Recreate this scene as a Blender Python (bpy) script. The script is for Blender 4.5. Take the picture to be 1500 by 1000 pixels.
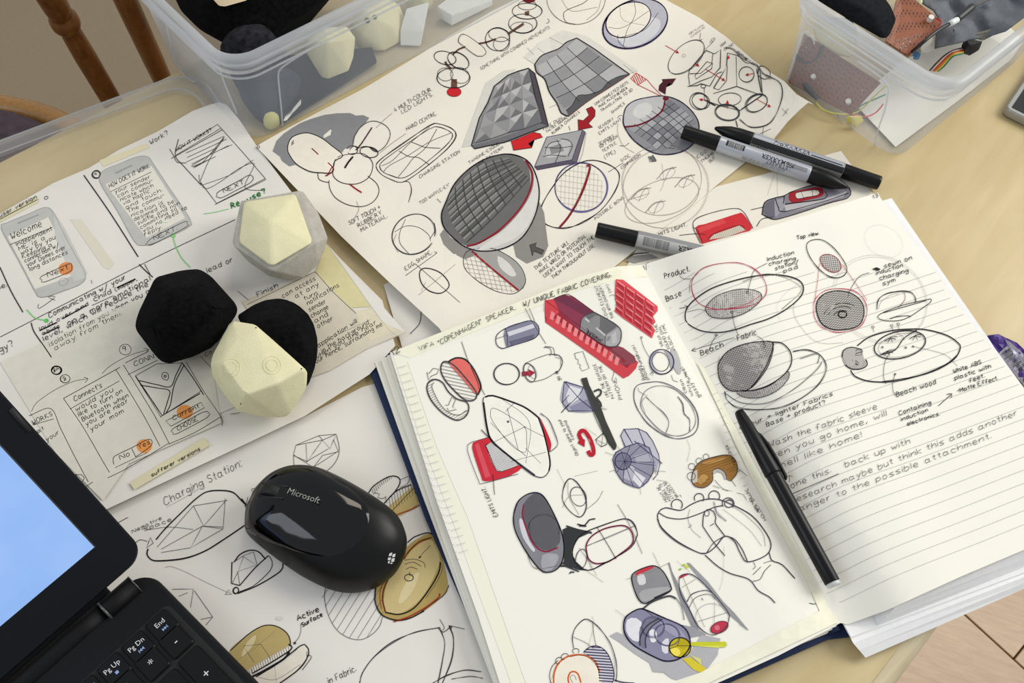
import bpy, bmesh, math, random
from mathutils import Vector, Matrix, geometry
random.seed(7)
sc = bpy.context.scene
for o in list(bpy.data.objects): bpy.data.objects.remove(o)
COL = sc.collection

# ------------------------------------------------------------------ camera
F, TILT, ROLL, CH = 1350.0, math.radians(33), math.radians(7), 0.58
_d = Vector((0, math.sin(TILT), -math.cos(TILT)))
_u = Vector((0, math.cos(TILT), math.sin(TILT)))
_r = Vector((1, 0, 0))
CR = _r*math.cos(ROLL) + _u*math.sin(ROLL)
CU = _u*math.cos(ROLL) - _r*math.sin(ROLL)
CP = Vector((0, 0, CH))
cd = bpy.data.cameras.new('camera'); cam = bpy.data.objects.new('camera', cd); COL.objects.link(cam)
cd.sensor_width = 36; cd.lens = 36*F/1500; cd.clip_start = 0.01; cd.clip_end = 50
M3 = Matrix((CR, CU, -_d)).transposed()
cam.matrix_world = Matrix.Translation(CP) @ M3.to_4x4()
sc.camera = cam

# ------------------------------------------------------------------ world, light, exposure
w = bpy.data.worlds.new('room_air'); sc.world = w; w.use_nodes = True
bg = w.node_tree.nodes['Background']; bg.inputs[0].default_value = (0.93, 0.96, 1.0, 1); bg.inputs[1].default_value = 0.50
sc.view_settings.view_transform = 'Standard'; sc.view_settings.look = 'None'
sc.view_settings.gamma = 1; sc.view_settings.exposure = 0.0; sc.view_settings.use_curve_mapping = False
def area(name, loc, target, sx, sy, power, color):
    l = bpy.data.lights.new(name, 'AREA'); l.shape = 'RECTANGLE'; l.size = sx; l.size_y = sy
    l.energy = power; l.color = color
    o = bpy.data.objects.new(name, l); COL.objects.link(o); o.location = loc
    o.rotation_euler = (Vector(target)-Vector(loc)).to_track_quat('-Z', 'Y').to_euler()
    return o
area('window_light', (1.7, 1.1, 1.25), (0.1, 0.4, 0), 1.3, 1.1, 33, (1.0, 0.975, 0.93))
area('window_light', (-1.5, -0.4, 1.2), (0, 0.35, 0), 0.9, 1.0, 9, (0.84, 0.92, 1.0))
area('ceiling_light', (0.1, 1.5, 1.6), (0.1, 0.4, 0), 0.5, 0.5, 5, (1.0, 0.9, 0.72))

# ------------------------------------------------------------------ helpers
def lin(c):
    if isinstance(c, str): c = [int(c[i:i+2], 16)/255 for i in (0, 2, 4)]
    return tuple(x/12.92 if x <= 0.04045 else ((x+0.055)/1.055)**2.4 for x in c)
def P(px, py, z=0.0):
    """point at height z of the room that shows at (px, py)"""
    v = _d*F + CR*(px-750) + CU*(500-py)
    return CP + v*((z-CH)/v.z)
def on(px, py, s):
    """point of a gently curved sheet s(x, y) -> z"""
    if not callable(s): return P(px, py, s)
    z = 0.01
    for _ in range(10):
        p = P(px, py, z); z = z*0.2 + s(p.x, p.y)*0.8
    p = P(px, py, z); return p
A = math.radians(48.5)
E1 = Vector((math.cos(A), math.sin(A), 0)); E2 = Vector((-math.sin(A), math.cos(A), 0)); UZ = Vector((0, 0, 1))

def mat(name, col, rough=0.6, spec=0.5, noise=0.0, nscale=40, bump=0.0, bscale=300, metal=0.0, emit=None, sheen=0.0, coat=0.0, stretch=None):
    m = bpy.data.materials.new(name); m.use_nodes = True; nt = m.node_tree; b = nt.nodes['Principled BSDF']
    c = lin(col); b.inputs['Base Color'].default_value = (*c, 1); b.inputs['Roughness'].default_value = rough
    b.inputs['Specular IOR Level'].default_value = spec; b.inputs['Metallic'].default_value = metal
    b.inputs['Sheen Weight'].default_value = sheen; b.inputs['Coat Weight'].default_value = coat
    tc = nt.nodes.new('ShaderNodeTexCoord'); mp = nt.nodes.new('ShaderNodeMapping')
    nt.links.new(tc.outputs['Object'], mp.inputs[0])
    if stretch: mp.inputs['Rotation'].default_value = (0, 0, stretch[1]); mp.inputs['Scale'].default_value = stretch[0]
    if noise:
        n = nt.nodes.new('ShaderNodeTexNoise'); n.inputs['Scale'].default_value = nscale; n.inputs['Detail'].default_value = 5
        mx = nt.nodes.new('ShaderNodeMix'); mx.data_type = 'RGBA'
        nt.links.new(mp.outputs[0], n.inputs['Vector'])
        rr = nt.nodes.new('ShaderNodeMapRange'); rr.inputs[1].default_value = 0.3; rr.inputs[2].default_value = 0.7
        nt.links.new(n.outputs[0], rr.inputs[0]); nt.links.new(rr.outputs[0], mx.inputs[0])
        mx.inputs[6].default_value = (*[max(0, x*(1-noise)) for x in c], 1); mx.inputs[7].default_value = (*[min(1, x*(1+noise)) for x in c], 1)
        nt.links.new(mx.outputs[2], b.inputs['Base Color'])
    if bump:
        n2 = nt.nodes.new('ShaderNodeTexNoise'); n2.inputs['Scale'].default_value = bscale; n2.inputs['Detail'].default_value = 3
        nt.links.new(mp.outputs[0], n2.inputs['Vector'])
        bp = nt.nodes.new('ShaderNodeBump'); bp.inputs['Strength'].default_value = bump; bp.inputs['Distance'].default_value = 0.001
        nt.links.new(n2.outputs[0], bp.inputs['Height']); nt.links.new(bp.outputs[0], b.inputs['Normal'])
    if emit:
        b.inputs['Emission Color'].default_value = (*lin(emit[0]), 1); b.inputs['Emission Strength'].default_value = emit[1]
    return m

def plastic(name, col, clear=0.7, rough=0.25):
    """thin translucent milky plastic"""
    m = bpy.data.materials.new(name); m.use_nodes = True; nt = m.node_tree; b = nt.nodes['Principled BSDF']
    b.inputs['Base Color'].default_value = (*lin(col), 1); b.inputs['Roughness'].default_value = rough
    tr = nt.nodes.new('ShaderNodeBsdfTransparent'); tl = nt.nodes.new('ShaderNodeBsdfTranslucent'); tl.inputs[0].default_value = (*lin(col), 1)
    m1 = nt.nodes.new('ShaderNodeMixShader'); m1.inputs[0].default_value = 0.4
    nt.links.new(b.outputs[0], m1.inputs[1]); nt.links.new(tl.outputs[0], m1.inputs[2])
    fr = nt.nodes.new('ShaderNodeLayerWeight'); fr.inputs[0].default_value = 0.25
    mr = nt.nodes.new('ShaderNodeMapRange'); mr.inputs[3].default_value = 1-clear; mr.inputs[4].default_value = 1-clear*0.72
    nt.links.new(fr.outputs['Facing'], mr.inputs[0])
    m2 = nt.nodes.new('ShaderNodeMixShader')
    nt.links.new(mr.outputs[0], m2.inputs[0]); nt.links.new(tr.outputs[0], m2.inputs[1]); nt.links.new(m1.outputs[0], m2.inputs[2])
    nt.links.new(m2.outputs[0], nt.nodes['Material Output'].inputs[0])
    return m

def obj(name, bm, m, parent=None, smooth=False, label=None):
    me = bpy.data.meshes.new(name); bm.normal_update(); bm.to_mesh(me); bm.free()
    for x in (m if isinstance(m, list) else [m]): me.materials.append(x)
    o = bpy.data.objects.new(name, me); COL.objects.link(o)
    if smooth:
        for p in me.polygons: p.use_smooth = True
    if parent: o.parent = parent
    if label: o['label'] = label
    return o
def tag(o, label, cat, group=None):
    o['label'] = label; o['category'] = cat
    if group: o['group'] = group
    return o
def struct(o): o['kind'] = 'structure'; return o
def thing(name, label, cat, loc=(0, 0, 0), group=None):
    o = bpy.data.objects.new(name, None); COL.objects.link(o); o.location = loc; o.empty_display_size = 0.01
    tag(o, label, cat, group); return o
def put(o, t):
    """parent o under t keeping the world coordinates its mesh was built in"""
    bpy.context.view_layer.update()
    o.parent = t; o.matrix_parent_inverse = t.matrix_world.inverted(); return o
def part(name, bm, m, t, smooth=False, label=None):
    o = obj(name, bm, m, None, smooth, label)
    o.parent = t
    wl = Vector((0, 0, 0)); q = t
    while q: wl += q.location; q = q.parent
    if wl.length: o.data.transform(Matrix.Translation(-wl))
    return o
def prism(bm, pts, z0, z1):
    """vertical prism over a list of world xy points"""
    lo = [bm.verts.new((p[0], p[1], z0)) for p in pts]; hi = [bm.verts.new((p[0], p[1], z1)) for p in pts]
    n = len(pts)
    fs = [bm.faces.new(hi), bm.faces.new(lo[::-1])]
    for i in range(n): fs.append(bm.faces.new((lo[i], lo[(i+1) % n], hi[(i+1) % n], hi[i])))
    bmesh.ops.recalc_face_normals(bm, faces=fs)
    return fs
def box(bm, c, ax, ay, az, bev=0.0):
    """box at centre c with half-vectors ax, ay, az"""
    c = Vector(c); vs = [bm.verts.new(c+ax*i+ay*j+az*k) for i in (-1, 1) for j in (-1, 1) for k in (-1, 1)]
    fs = [bm.faces.new([vs[i] for i in q]) for q in ((0, 1, 3, 2), (4, 6, 7, 5), (0, 4, 5, 1), (2, 3, 7, 6), (0, 2, 6, 4), (1, 5, 7, 3))]
    bmesh.ops.recalc_face_normals(bm, faces=fs)
    if bev:
        es = list({e for f in fs for e in f.edges})
        bmesh.ops.bevel(bm, geom=es, offset=bev, segments=2, profile=0.5, affect='EDGES')
def tube(bm, pts, r, n=8, caps=True, flat=None):
    """round bar through pts; r a number or one radius per point"""
    pts = [Vector(p) for p in pts]; rs = r if isinstance(r, (list, tuple)) else [r]*len(pts)
    rings = []; prev = None
    for i, p in enumerate(pts):
        t = (pts[min(i+1, len(pts)-1)]-pts[max(i-1, 0)]).normalized()
        if prev is None: a = t.orthogonal().normalized() if abs(t.z) > .95 else t.cross(UZ).normalized()
        else: a = (prev - t*prev.dot(t)).normalized()
        prev = a; b = t.cross(a)
        rings.append([bm.verts.new(p+(a*math.cos(2*math.pi*k/n)+b*math.sin(2*math.pi*k/n)*(flat or 1))*rs[i]) for k in range(n)])
    for i in range(len(rings)-1):
        for k in range(n): bm.faces.new((rings[i][k], rings[i][(k+1) % n], rings[i+1][(k+1) % n], rings[i+1][k]))
    if caps: bm.faces.new(rings[0][::-1]); bm.faces.new(rings[-1])
    return rings
def spl(pts, closed=False, step=6.0):
    """Catmull-Rom through 2-D or 3-D points, about one sample per step"""
    n = len(pts); out = []
    if n < 3 and not closed:
        a, b = pts[0], pts[-1]; k = max(1, int((b-a).length/step)); return [a.lerp(b, i/k) for i in range(k+1)]
    segs = n if closed else n-1
    for i in range(segs):
        p1, p2 = pts[i], pts[(i+1) % n]
        p0 = pts[(i-1) % n] if closed or i > 0 else p1*2-p2
        p3 = pts[(i+2) % n] if closed or i+2 < n else p2*2-p1
        k = max(2, min(24, int((p2-p1).length/step)))
        for j in range(k):
            t = j/k; t2 = t*t; t3 = t2*t
            out.append(0.5*((2*p1)+(p2-p0)*t+(2*p0-5*p1+4*p2-p3)*t2+(3*p1-p0-3*p2+p3)*t3))
    if not closed: out.append(pts[-1].copy())
    return out
def V2(s):
    if not isinstance(s, str): return [Vector((a, b)) for a, b in s]
    a = [float(x) for x in s.split()]; return [Vector((a[i], a[i+1])) for i in range(0, len(a)-1, 2)]
def sheet_bm(pts, s, cell=14, dz=0.0):
    """flat polygon of picture points, cut into cells and laid on the surface s"""
    bm = bmesh.new(); pts = V2(pts)
    vs = [bm.verts.new((p.x, p.y, 0)) for p in pts]
    try: f = bm.faces.new(vs)
    except ValueError: return bm
    bmesh.ops.triangulate(bm, faces=[f])
    x0, x1 = min(p.x for p in pts), max(p.x for p in pts); y0, y1 = min(p.y for p in pts), max(p.y for p in pts)
    if cell:
        x = math.floor(x0/cell)*cell+cell
        while x < x1:
            bmesh.ops.bisect_plane(bm, geom=bm.verts[:]+bm.edges[:]+bm.faces[:], dist=1e-4, plane_co=(x, 0, 0), plane_no=(1, 0, 0)); x += cell
        y = math.floor(y0/cell)*cell+cell
        while y < y1:
            bmesh.ops.bisect_plane(bm, geom=bm.verts[:]+bm.edges[:]+bm.faces[:], dist=1e-4, plane_co=(0, y, 0), plane_no=(0, 1, 0)); y += cell
    for v in bm.verts:
        p = on(v.co.x, v.co.y, s); v.co = (p.x, p.y, p.z+dz)
    for f in bm.faces:
        if f.normal.z == 0: f.normal_update()
    bm.normal_update()
    for f in bm.faces:
        if f.normal.z < 0: f.normal_flip()
    return bm
def thicken(bm, t):
    r = bmesh.ops.extrude_face_region(bm, geom=bm.faces[:])
    for v in r['geom']:
        if isinstance(v, bmesh.types.BMVert): v.co.z += t
    for v in bm.verts: v.co.z -= t
    bmesh.ops.recalc_face_normals(bm, faces=bm.faces[:])
    return bm

# ------------------------------------------------------------------ ink: drawings and handwriting lying on the paper
INK = bpy.data.materials.new('drawing_ink'); INK.use_nodes = True
_nt = INK.node_tree; _b = _nt.nodes['Principled BSDF']; _at = _nt.nodes.new('ShaderNodeAttribute'); _at.attribute_name = 'ink'
_no = _nt.nodes.new('ShaderNodeTexNoise'); _no.inputs['Scale'].default_value = 130; _no.inputs['Detail'].default_value = 4
_tc = _nt.nodes.new('ShaderNodeTexCoord'); _nt.links.new(_tc.outputs['Object'], _no.inputs['Vector'])
_mr = _nt.nodes.new('ShaderNodeMapRange'); _mr.inputs[1].default_value = 0.3; _mr.inputs[2].default_value = 0.7; _mr.inputs[3].default_value = 0.96; _mr.inputs[4].default_value = 1.03
_nt.links.new(_no.outputs[0], _mr.inputs[0])
_vm = _nt.nodes.new('ShaderNodeVectorMath'); _vm.operation = 'MULTIPLY'
_nt.links.new(_at.outputs['Color'], _vm.inputs[0]); _nt.links.new(_mr.outputs[0], _vm.inputs[1]); _nt.links.new(_vm.outputs[0], _b.inputs['Base Color'])
_b.inputs['Roughness'].default_value = 0.75; _b.inputs['Specular IOR Level'].default_value = 0.15
PAL = dict(k='1c181d', p='3c3358', n='8f857c', r='c01f28', d='3a3a3c', R='7a1622', w='ece8de', g='86868a', m='4a4650', o='d8783a', b='6a6a92', G='3f9a48')
def colr(c):
    return lin(PAL.get(c, c))
FONT = {}
for _l in '''A 02 28 42|14 34
B 02 08 27 36 25 05|25 34 33 22 02
C 47 28 17 04 12 32 43
D 02 08 28 46 44 22 02
E 42 02 08 38|05 25
F 02 08 38|05 25
G 37 18 05 12 32 44 24
H 02 08|05 45|48 42
I 02 08
J 38 33 12 03
K 02 08|38 05 42
L 08 02 32
M 02 08 24 48 42
N 02 08 42 48
O 18 05 12 32 45 38 18
P 02 08 27 36 25 05
Q 18 05 12 32 45 38 18|24 42
R 02 08 27 36 25 05|15 42
S 37 18 06 34 22 03
T 08 48|28 22
U 08 03 12 32 43 48
V 08 22 48
W 08 12 25 32 48
X 08 42|48 02
Y 08 25 48|25 22
Z 08 48 02 42
a 35 16 04 12 33|36 33 42
b 08 02 22 34 26 05
c 35 16 04 12 32
d 35 16 04 12 33|38 32
e 04 34 26 16 04 12 32
f 37 28 17 12|05 25
g 35 16 04 13 34|36 31 20 01
h 08 02|04 26 35 32
i 06 02|07 08
j 16 11 00|17 18
k 08 02|36 04 32
l 08 02
m 02 06|04 16 25 22|25 36 45 42
n 02 06|04 26 35 32
o 16 04 12 22 34 26 16
p 06 00|05 26 34 22 03
q 35 16 04 12 33|36 30
r 02 06|04 16 26
s 36 05 33 22 02
t 18 13 22|06 26
u 06 03 12 22 33|36 32
v 06 12 36
w 06 12 25 32 46
x 06 32|36 02
y 06 13 24|36 10 00
z 06 36 02 32
0 18 05 12 32 45 38 18
1 06 18 12
2 07 28 36 02 32
3 07 28 36 15 34 22 03
4 28 04 44|36 32
5 38 08 05 25 34 22 02
8 18 07 15 33 22 02 13 35 27 18
9 37 18 06 25 36|37 22
? 07 18 37 36 24|22 23
! 08 04|02 03
. 02 03
, 13 01
- 05 25
+ 05 45|27 23
: 03 02|06 07
' 08 06
" 08 06|18 16
/ 00 48
( 28 05 20
) 08 25 00
& 42 07 18 27 03 12 34
_ 00 40'''.split('\n'):
    _k, _v = _l[0], _l[2:]
    FONT[_k] = [[(int(q[0]), int(q[1])-2) for q in st.split()] for st in _v.split('|')]
class Sk:
    """one drawing or note; coordinates are those of an enlarged crop with origin (ox, oy) and scale k"""
    def __init__(s, surf, ox, oy, k=3.7025, lift=0.0003):
        s.bm = bmesh.new(); s.cl = s.bm.loops.layers.float_color.new('ink'); s.s = surf; s.o = Vector((ox, oy)); s.k = k; s.nf = 0; s.lift = lift; s.rest = []
    def at(s, ox, oy, k=3.7025): s.o = Vector((ox, oy)); s.k = k; return s
    def px(s, pts): return [s.o+p/s.k for p in V2(pts)]
    def _quad(s, vs, c):
        try: f = s.bm.faces.new(vs)
        except ValueError: return
        for l in f.loops: l[s.cl] = (*c, 1)
    def _rib(s, q, w, c, closed=False, taper=False):
        w = w*0.74 if w < 1.5 else w*0.86
        s.rest.append((q, w, c if isinstance(c, tuple) else colr(c), closed, taper))
    def _emit(s, q, w, c, closed, taper):
        z = s.lift+0.00002*(s.nf+1); n = len(q); L = []; Rr = []
        if n < 2: return
        for i, p in enumerate(q):
            a = q[(i-1) % n] if closed or i else q[0]; b = q[(i+1) % n] if closed or i < n-1 else q[-1]
            t = b-a
            if t.length < 1e-6: t = Vector((1, 0))
            t.normalize(); nn = Vector((-t.y, t.x)); ww = w*0.5
            if taper: ww *= 0.35+0.65*math.sin(math.pi*(i+0.5)/n)
            for side, li in ((1, L), (-1, Rr)):
                r = on(p.x+nn.x*ww*side, p.y+nn.y*ww*side, s.s); li.append(s.bm.verts.new((r.x, r.y, r.z+z)))
        for i in range(n if closed else n-1):
            j = (i+1) % n; s._quad((L[i], L[j], Rr[j], Rr[i]), c)
    def l(s, pts, w=1.3, c='k', smooth=True, closed=False, rep=1, jit=0.0, taper=False):
        base = s.px(pts)
        for r in range(rep):
            q = [p+Vector((random.uniform(-jit, jit), random.uniform(-jit, jit))) for p in base] if r or jit else base
            if smooth: q = spl(q, closed, 4.0)
            else:
                o = []
                m = len(q)
                for i in range(m if closed else m-1):
                    a, b = q[i], q[(i+1) % m]; kk = max(1, int((b-a).length/14)); o += [a.lerp(b, t/kk) for t in range(kk)]
                if not closed: o.append(q[-1])
                q = o
            s._rib(q, w, c, closed, taper)
        return s
    def e(s, cx, cy, rx, ry, rot=0, w=1.2, c='k', rep=1, jit=0.0, a0=0, a1=360):
        for r in range(rep):
            j = lambda: random.uniform(-jit, jit)*s.k if (r or jit) else 0
            X, Y, RX, RY = cx+j(), cy+j(), rx+j(), ry+j(); ca, sa = math.cos(math.radians(rot)), math.sin(math.radians(rot))
            n = max(8, int((rx+ry)/s.k*1.2*(a1-a0)/360)); full = a1-a0 >= 360
            q = []
            for i in range(n if full else n+1):
                a = math.radians(a0+(a1-a0)*i/n); x = RX*math.cos(a); y = RY*math.sin(a)
                q.append(s.o+Vector((X+x*ca-y*sa, Y+x*sa+y*ca))/s.k)
            s._rib(q, w, c, full)
        return s
    def f(s, pts, c, smooth=False, cell=22):
        q = s.px(pts)
        if smooth: q = spl(q, True, 7.0)
        return s._fill(q, c, cell)
    def _fill(s, q, c, cell=22):
        s.nf += 1
        b2 = sheet_bm([(p.x, p.y) for p in q], s.s, cell if callable(s.s) else 0, s.lift+0.00002*s.nf)
        cc = colr(c); cc = (cc[0], cc[1]*.985, cc[2]*.94); mp = {v: s.bm.verts.new(v.co) for v in b2.verts}
        for f in b2.faces: s._quad([mp[v] for v in f.verts], cc)
        b2.free(); return s
    def fe(s, cx, cy, rx, ry, rot, c, cell=22, a0=0, a1=360):
        ca, sa = math.cos(math.radians(rot)), math.sin(math.radians(rot)); q = []
        n = 28
        for i in range(n):
            a = math.radians(a0+(a1-a0)*i/(n if a1-a0 >= 360 else n-1)); x = rx*math.cos(a); y = ry*math.sin(a); q.append(s.o+Vector((cx+x*ca-y*sa, cy+x*sa+y*ca))/s.k)
        return s._fill(q, c, cell)
    def h(s, pts, ang, gap, w=0.8, c='k', smooth=False, jit=0.0):
        """hatching inside a polygon"""
        q = s.px(pts)
        if smooth: q = spl(q, True, 7.0)
        a = math.radians(ang); d = Vector((math.cos(a), math.sin(a))); n = Vector((-d.y, d.x)); g = gap/s.k
        t0 = min(p.dot(n) for p in q); t1 = max(p.dot(n) for p in q); t = t0+g*0.5
        while t < t1:
            xs = []; m = len(q); tt = t+random.uniform(-jit, jit)
            for i in range(m):
                u, v = q[i], q[(i+1) % m]; du, dv = u.dot(n)-tt, v.dot(n)-tt
                if du*dv < 0: xs.append(u.lerp(v, du/(du-dv)).dot(d))
            xs.sort()
            for i in range(0, len(xs)-1, 2):
                A_, B_ = d*xs[i]+n*tt, d*xs[i+1]+n*tt; kk = max(1, int((B_-A_).length/12))
                s._rib([A_.lerp(B_, z/kk) for z in range(kk+1)], w, c)
            t += g
        return s
    def t(s, txt, x0, y0, x1, y1, h, w=1.0, c='k', slant=0.16, rough=0.25):
        """handwriting from (x0,y0) to (x1,y1), capitals h high"""
        a = s.o+Vector((x0, y0))/s.k; b = s.o+Vector((x1, y1))/s.k; d = b-a; L = d.length; d.normalize(); up = Vector((d.y, -d.x))
        if d.x < 0 and abs(d.x) > abs(d.y) and up.y > 0: pass
        up = (up+d*slant); H = h/s.k/6.0; adv = []; x = 0
        for ch in txt:
            if ch == ' ': x += 3.2; adv.append(None); continue
            g = FONT.get(ch) or FONT['o']; adv.append(x); x += max(p[0] for st in g for p in st)+1.5
        kx = L/max(x-1.5, 1)
        for ch, ax in zip(txt, adv):
            if ax is None: continue
            dy = random.uniform(-rough, rough)
            for st in (FONT.get(ch) or FONT['o']):
                q = [a+d*(ax+px_+random.uniform(-rough, rough)*.5)*kx+up*(py_+dy)*H for px_, py_ in st]
                if len(q) > 3: q = spl(q, False, 2.0)
                s._rib(q, w, c)
        return s
    def done(s, name, parent, label=None):
        for r in s.rest: s._emit(*r)
        o = part(name, s.bm, INK, parent, False, label)
        if name in ('handwritten_notes', 'pencil_curves_sketch'): o['kind'] = 'stuff'
        return o

# ------------------------------------------------------------------ materials of the setting
FZ = -0.73
def wood(name, c1, c2, rot, scale=(3, 26, 3), rough=0.45, bands=9.0):
    m = bpy.data.materials.new(name); m.use_nodes = True; nt = m.node_tree; b = nt.nodes['Principled BSDF']
    tc = nt.nodes.new('ShaderNodeTexCoord'); mp = nt.nodes.new('ShaderNodeMapping'); mp2 = nt.nodes.new('ShaderNodeMapping')
    mp.inputs['Rotation'].default_value = (0, 0, -rot); mp2.inputs['Scale'].default_value = scale
    nt.links.new(tc.outputs['Object'], mp.inputs[0]); nt.links.new(mp.outputs[0], mp2.inputs[0])
    n = nt.nodes.new('ShaderNodeTexNoise'); n.inputs['Scale'].default_value = bands; n.inputs['Detail'].default_value = 7; n.inputs['Distortion'].default_value = 0.6
    nt.links.new(mp2.outputs[0], n.inputs['Vector'])
    n2 = nt.nodes.new('ShaderNodeTexNoise'); n2.inputs['Scale'].default_value = 4; n2.inputs['Detail'].default_value = 3
    nt.links.new(mp.outputs[0], n2.inputs['Vector'])
    mm = nt.nodes.new('ShaderNodeMath'); mm.operation = 'ADD'; nt.links.new(n.outputs[0], mm.inputs[0]); nt.links.new(n2.outputs[0], mm.inputs[1])
    rr = nt.nodes.new('ShaderNodeMapRange'); rr.inputs[1].default_value = 0.7; rr.inputs[2].default_value = 1.3; nt.links.new(mm.outputs[0], rr.inputs[0])
    mx = nt.nodes.new('ShaderNodeMix'); mx.data_type = 'RGBA'; nt.links.new(rr.outputs[0], mx.inputs[0])
    mx.inputs[6].default_value = (*lin(c1), 1); mx.inputs[7].default_value = (*lin(c2), 1); nt.links.new(mx.outputs[2], b.inputs['Base Color'])
    b.inputs['Roughness'].default_value = rough
    return m
W_table = wood('birch_veneer', 'bea878', 'cdbb8e', A+0.12, (1.6, 9, 3), rough=0.38, bands=7.0)
W_edge = wood('pale_edge_wood', 'c9b891', 'ddd0b0', A, rough=0.5)
W_floor = wood('laminate_floor', 'b39472', 'cbb08c', A-0.35, (3, 20, 3), 0.4)
W_chair = wood('stained_pine', '5a3512', '8a5a26', 1.3, (20, 20, 3), 0.35)
W_arm = wood('golden_pine', '8a6230', 'a87c42', 1.3, (20, 20, 3), 0.35)
M_dark = mat('black_rubber', '141416', 0.6)

# ------------------------------------------------------------------ floor of laminate planks
bm = bmesh.new(); prism(bm, [(-3.2, -2.2), (3.2, -2.2), (3.2, 4.2), (-3.2, 4.2)], FZ-0.03, FZ-0.009)
floor = struct(obj('floor', bm, mat('floor_underlay', '4a3a28', 0.9)))
s0 = P(1410, 903, FZ); s1 = P(1500, 985, FZ); fd = (s1-s0); fd.z = 0; fd.normalize(); fn = Vector((-fd.y, fd.x, 0))
j0 = P(1485, 965, FZ)
WPL, LPL = 0.19, 0.95
planks = []
for i in range(-13, 14):
    off = j0 + (fd*(LPL*0.37*((i*7) % 5)) if i else Vector((0, 0, 0)))
    for j in range(-4, 5):
        planks.append((off+fn*(WPL*(i+0.0))+fd*(LPL*j), i, j))
planks = [q for q in planks if abs((q[0]).x) < 2.3 and -1.2 < q[0].y < 3.2]
me0 = None
for q, i, j in planks[:290]:
    if me0 is None:
        bm = bmesh.new()
        box(bm, (LPL/2, WPL/2, -0.005), Vector((LPL/2-0.0012, 0, 0)), Vector((0, WPL/2-0.0012, 0)), Vector((0, 0, 0.005)), 0.0012)
        me0 = bpy.data.meshes.new('plank'); bm.to_mesh(me0); bm.free(); me0.materials.append(W_floor)
    o = bpy.data.objects.new('plank', me0); COL.objects.link(o); o.parent = floor
    # the seam through j0 is an edge of row 0 (which lies on the near side of it)
    o.location = (q.x, q.y, FZ+0.0); o.rotation_euler = (0, 0, math.atan2(fd.y, fd.x))

# ------------------------------------------------------------------ table
tl0, tl1 = P(-10, 255, 0), P(270, 100, 0)
br0, br1 = P(1271, 1000, 0), P(1320, 942, 0)
dtl = (tl1-tl0).normalized(); dbr = (br1-br0).normalized()
dav = (dtl+dbr).normalized()
c1 = tl1+dav*1.15; c2 = br1+dav*0.85; c3 = br1-dav*0.55; c4 = tl1-dav*0.85
table = thing('table', 'wooden table with pale birch top under the papers, boxes and open notebook', 'table', (0.0, 0.35, FZ))
bm = bmesh.new(); prism(bm, [c4, c3, c2, c1], -0.003, 0.0); part('tabletop', bm, W_table, table)
bm = bmesh.new()
tt = [c4, c3, c2, c1]; cen = sum(tt, Vector())/4
prism(bm, tt, -0.024, -0.0031); part('edge_band', bm, W_edge, table, label='pale bare wood edge below the top veneer')
eo = (br0-tl0); eo.z = 0; en = Vector((dav.y, -dav.x, 0))
bm = bmesh.new(); tube(bm, [c3+en*0.002+Vector((0, 0, -0.012)), c2+en*0.002+Vector((0, 0, -0.012))], 0.011, 12); part('edge_lipping', bm, W_edge, table, True)
for q in tt:
    k = q.lerp(cen, 0.12); bm = bmesh.new(); tube(bm, [(k.x, k.y, FZ+0.0005), (k.x, k.y, FZ+0.35), (k.x, k.y, -0.026)], [0.02, 0.026, 0.03], 16); part('leg', bm, W_chair, table, True)

# ------------------------------------------------------------------ chairs behind the table edge
def lerp_pts(a, b, ts): return [a+(b-a)*t for t in ts]
chair = thing('dining_chair', 'brown wooden spindle-back chair behind the table edge beside the left storage box', 'chair', (-0.62, 0.62, FZ))
a1, b1 = P(159, 140, -0.15), P(76, 0, 0.03); a2, b2 = P(236, 112, -0.15), P(184, 0, 0.03)
def turned(a, b, name):
    bm = bmesh.new(); L = b-a
    prof = [(-0.85, .0085), (-.3, .0108), (0, .0108), (.45, .0108), (.70, .0098), (.755, .0092), (.765, .0115), (.79, .0132), (.83, .0132), (.865, .0112), (.875, .0082), (.885, .0105), (.93, .0115), (1.1, .012), (1.3, .0105), (1.6, .0085)]
    tube(bm, [a+L*t for t, r in prof], [r for t, r in prof], 20); return part(name, bm, W_chair, chair, True)
turned(a1, b1, 'turned_spindle')
bm = bmesh.new(); tube(bm, lerp_pts(a2, b2, [-.85, -.3, .3, .8, 1.2, 1.6]), [.0085, .0105, .0108, .0105, .010, .009], 20); part('spindle', bm, W_chair, chair, True)
g = (a2-a1); g.z = 0
for k in ():
    s_ = a1+g*k*1.05; e_ = b1+(b2-b1)*k*1.05
    if k == -1: continue
    bm = bmesh.new(); tube(bm, lerp_pts(s_, e_, [-.85, -.3, .3, .8, 1.2, 1.6]), [.0085, .0105, .0108, .0105, .010, .009], 20); part('spindle', bm, W_chair, chair, True)
r0 = b1+(b1-a1)*.6-(b2-b1)*.6; r1 = b1+(b1-a1)*.6+(b2-b1)*1.55
bm = bmesh.new(); tube(bm, lerp_pts(r0, r1, [0, .25, .5, .75, 1]), .017, 14, flat=1.6); part('crest_rail', bm, W_chair, chair, True)
sb = a1+(a1-b1)*.8; sb2 = a1+g*3.1+(a1-b1)*.8; wd = (sb2-sb); wd.z = 0; wd.normalize(); dp = Vector((wd.y, -wd.x, 0))
sz = sb.z; p0 = sb-wd*0.02; p1_ = sb+wd*0.30
bm = bmesh.new()
ring = [p0-dp*.03, p1_-dp*.03, p1_+dp*.36+wd*.02, p0+dp*.36-wd*.02]
prism(bm, ring, sz-0.03, sz+0.004)
bmesh.ops.bevel(bm, geom=bm.edges[:], offset=.01, segments=3, affect='EDGES'); part('seat', bm, W_chair, chair, True)
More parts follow.
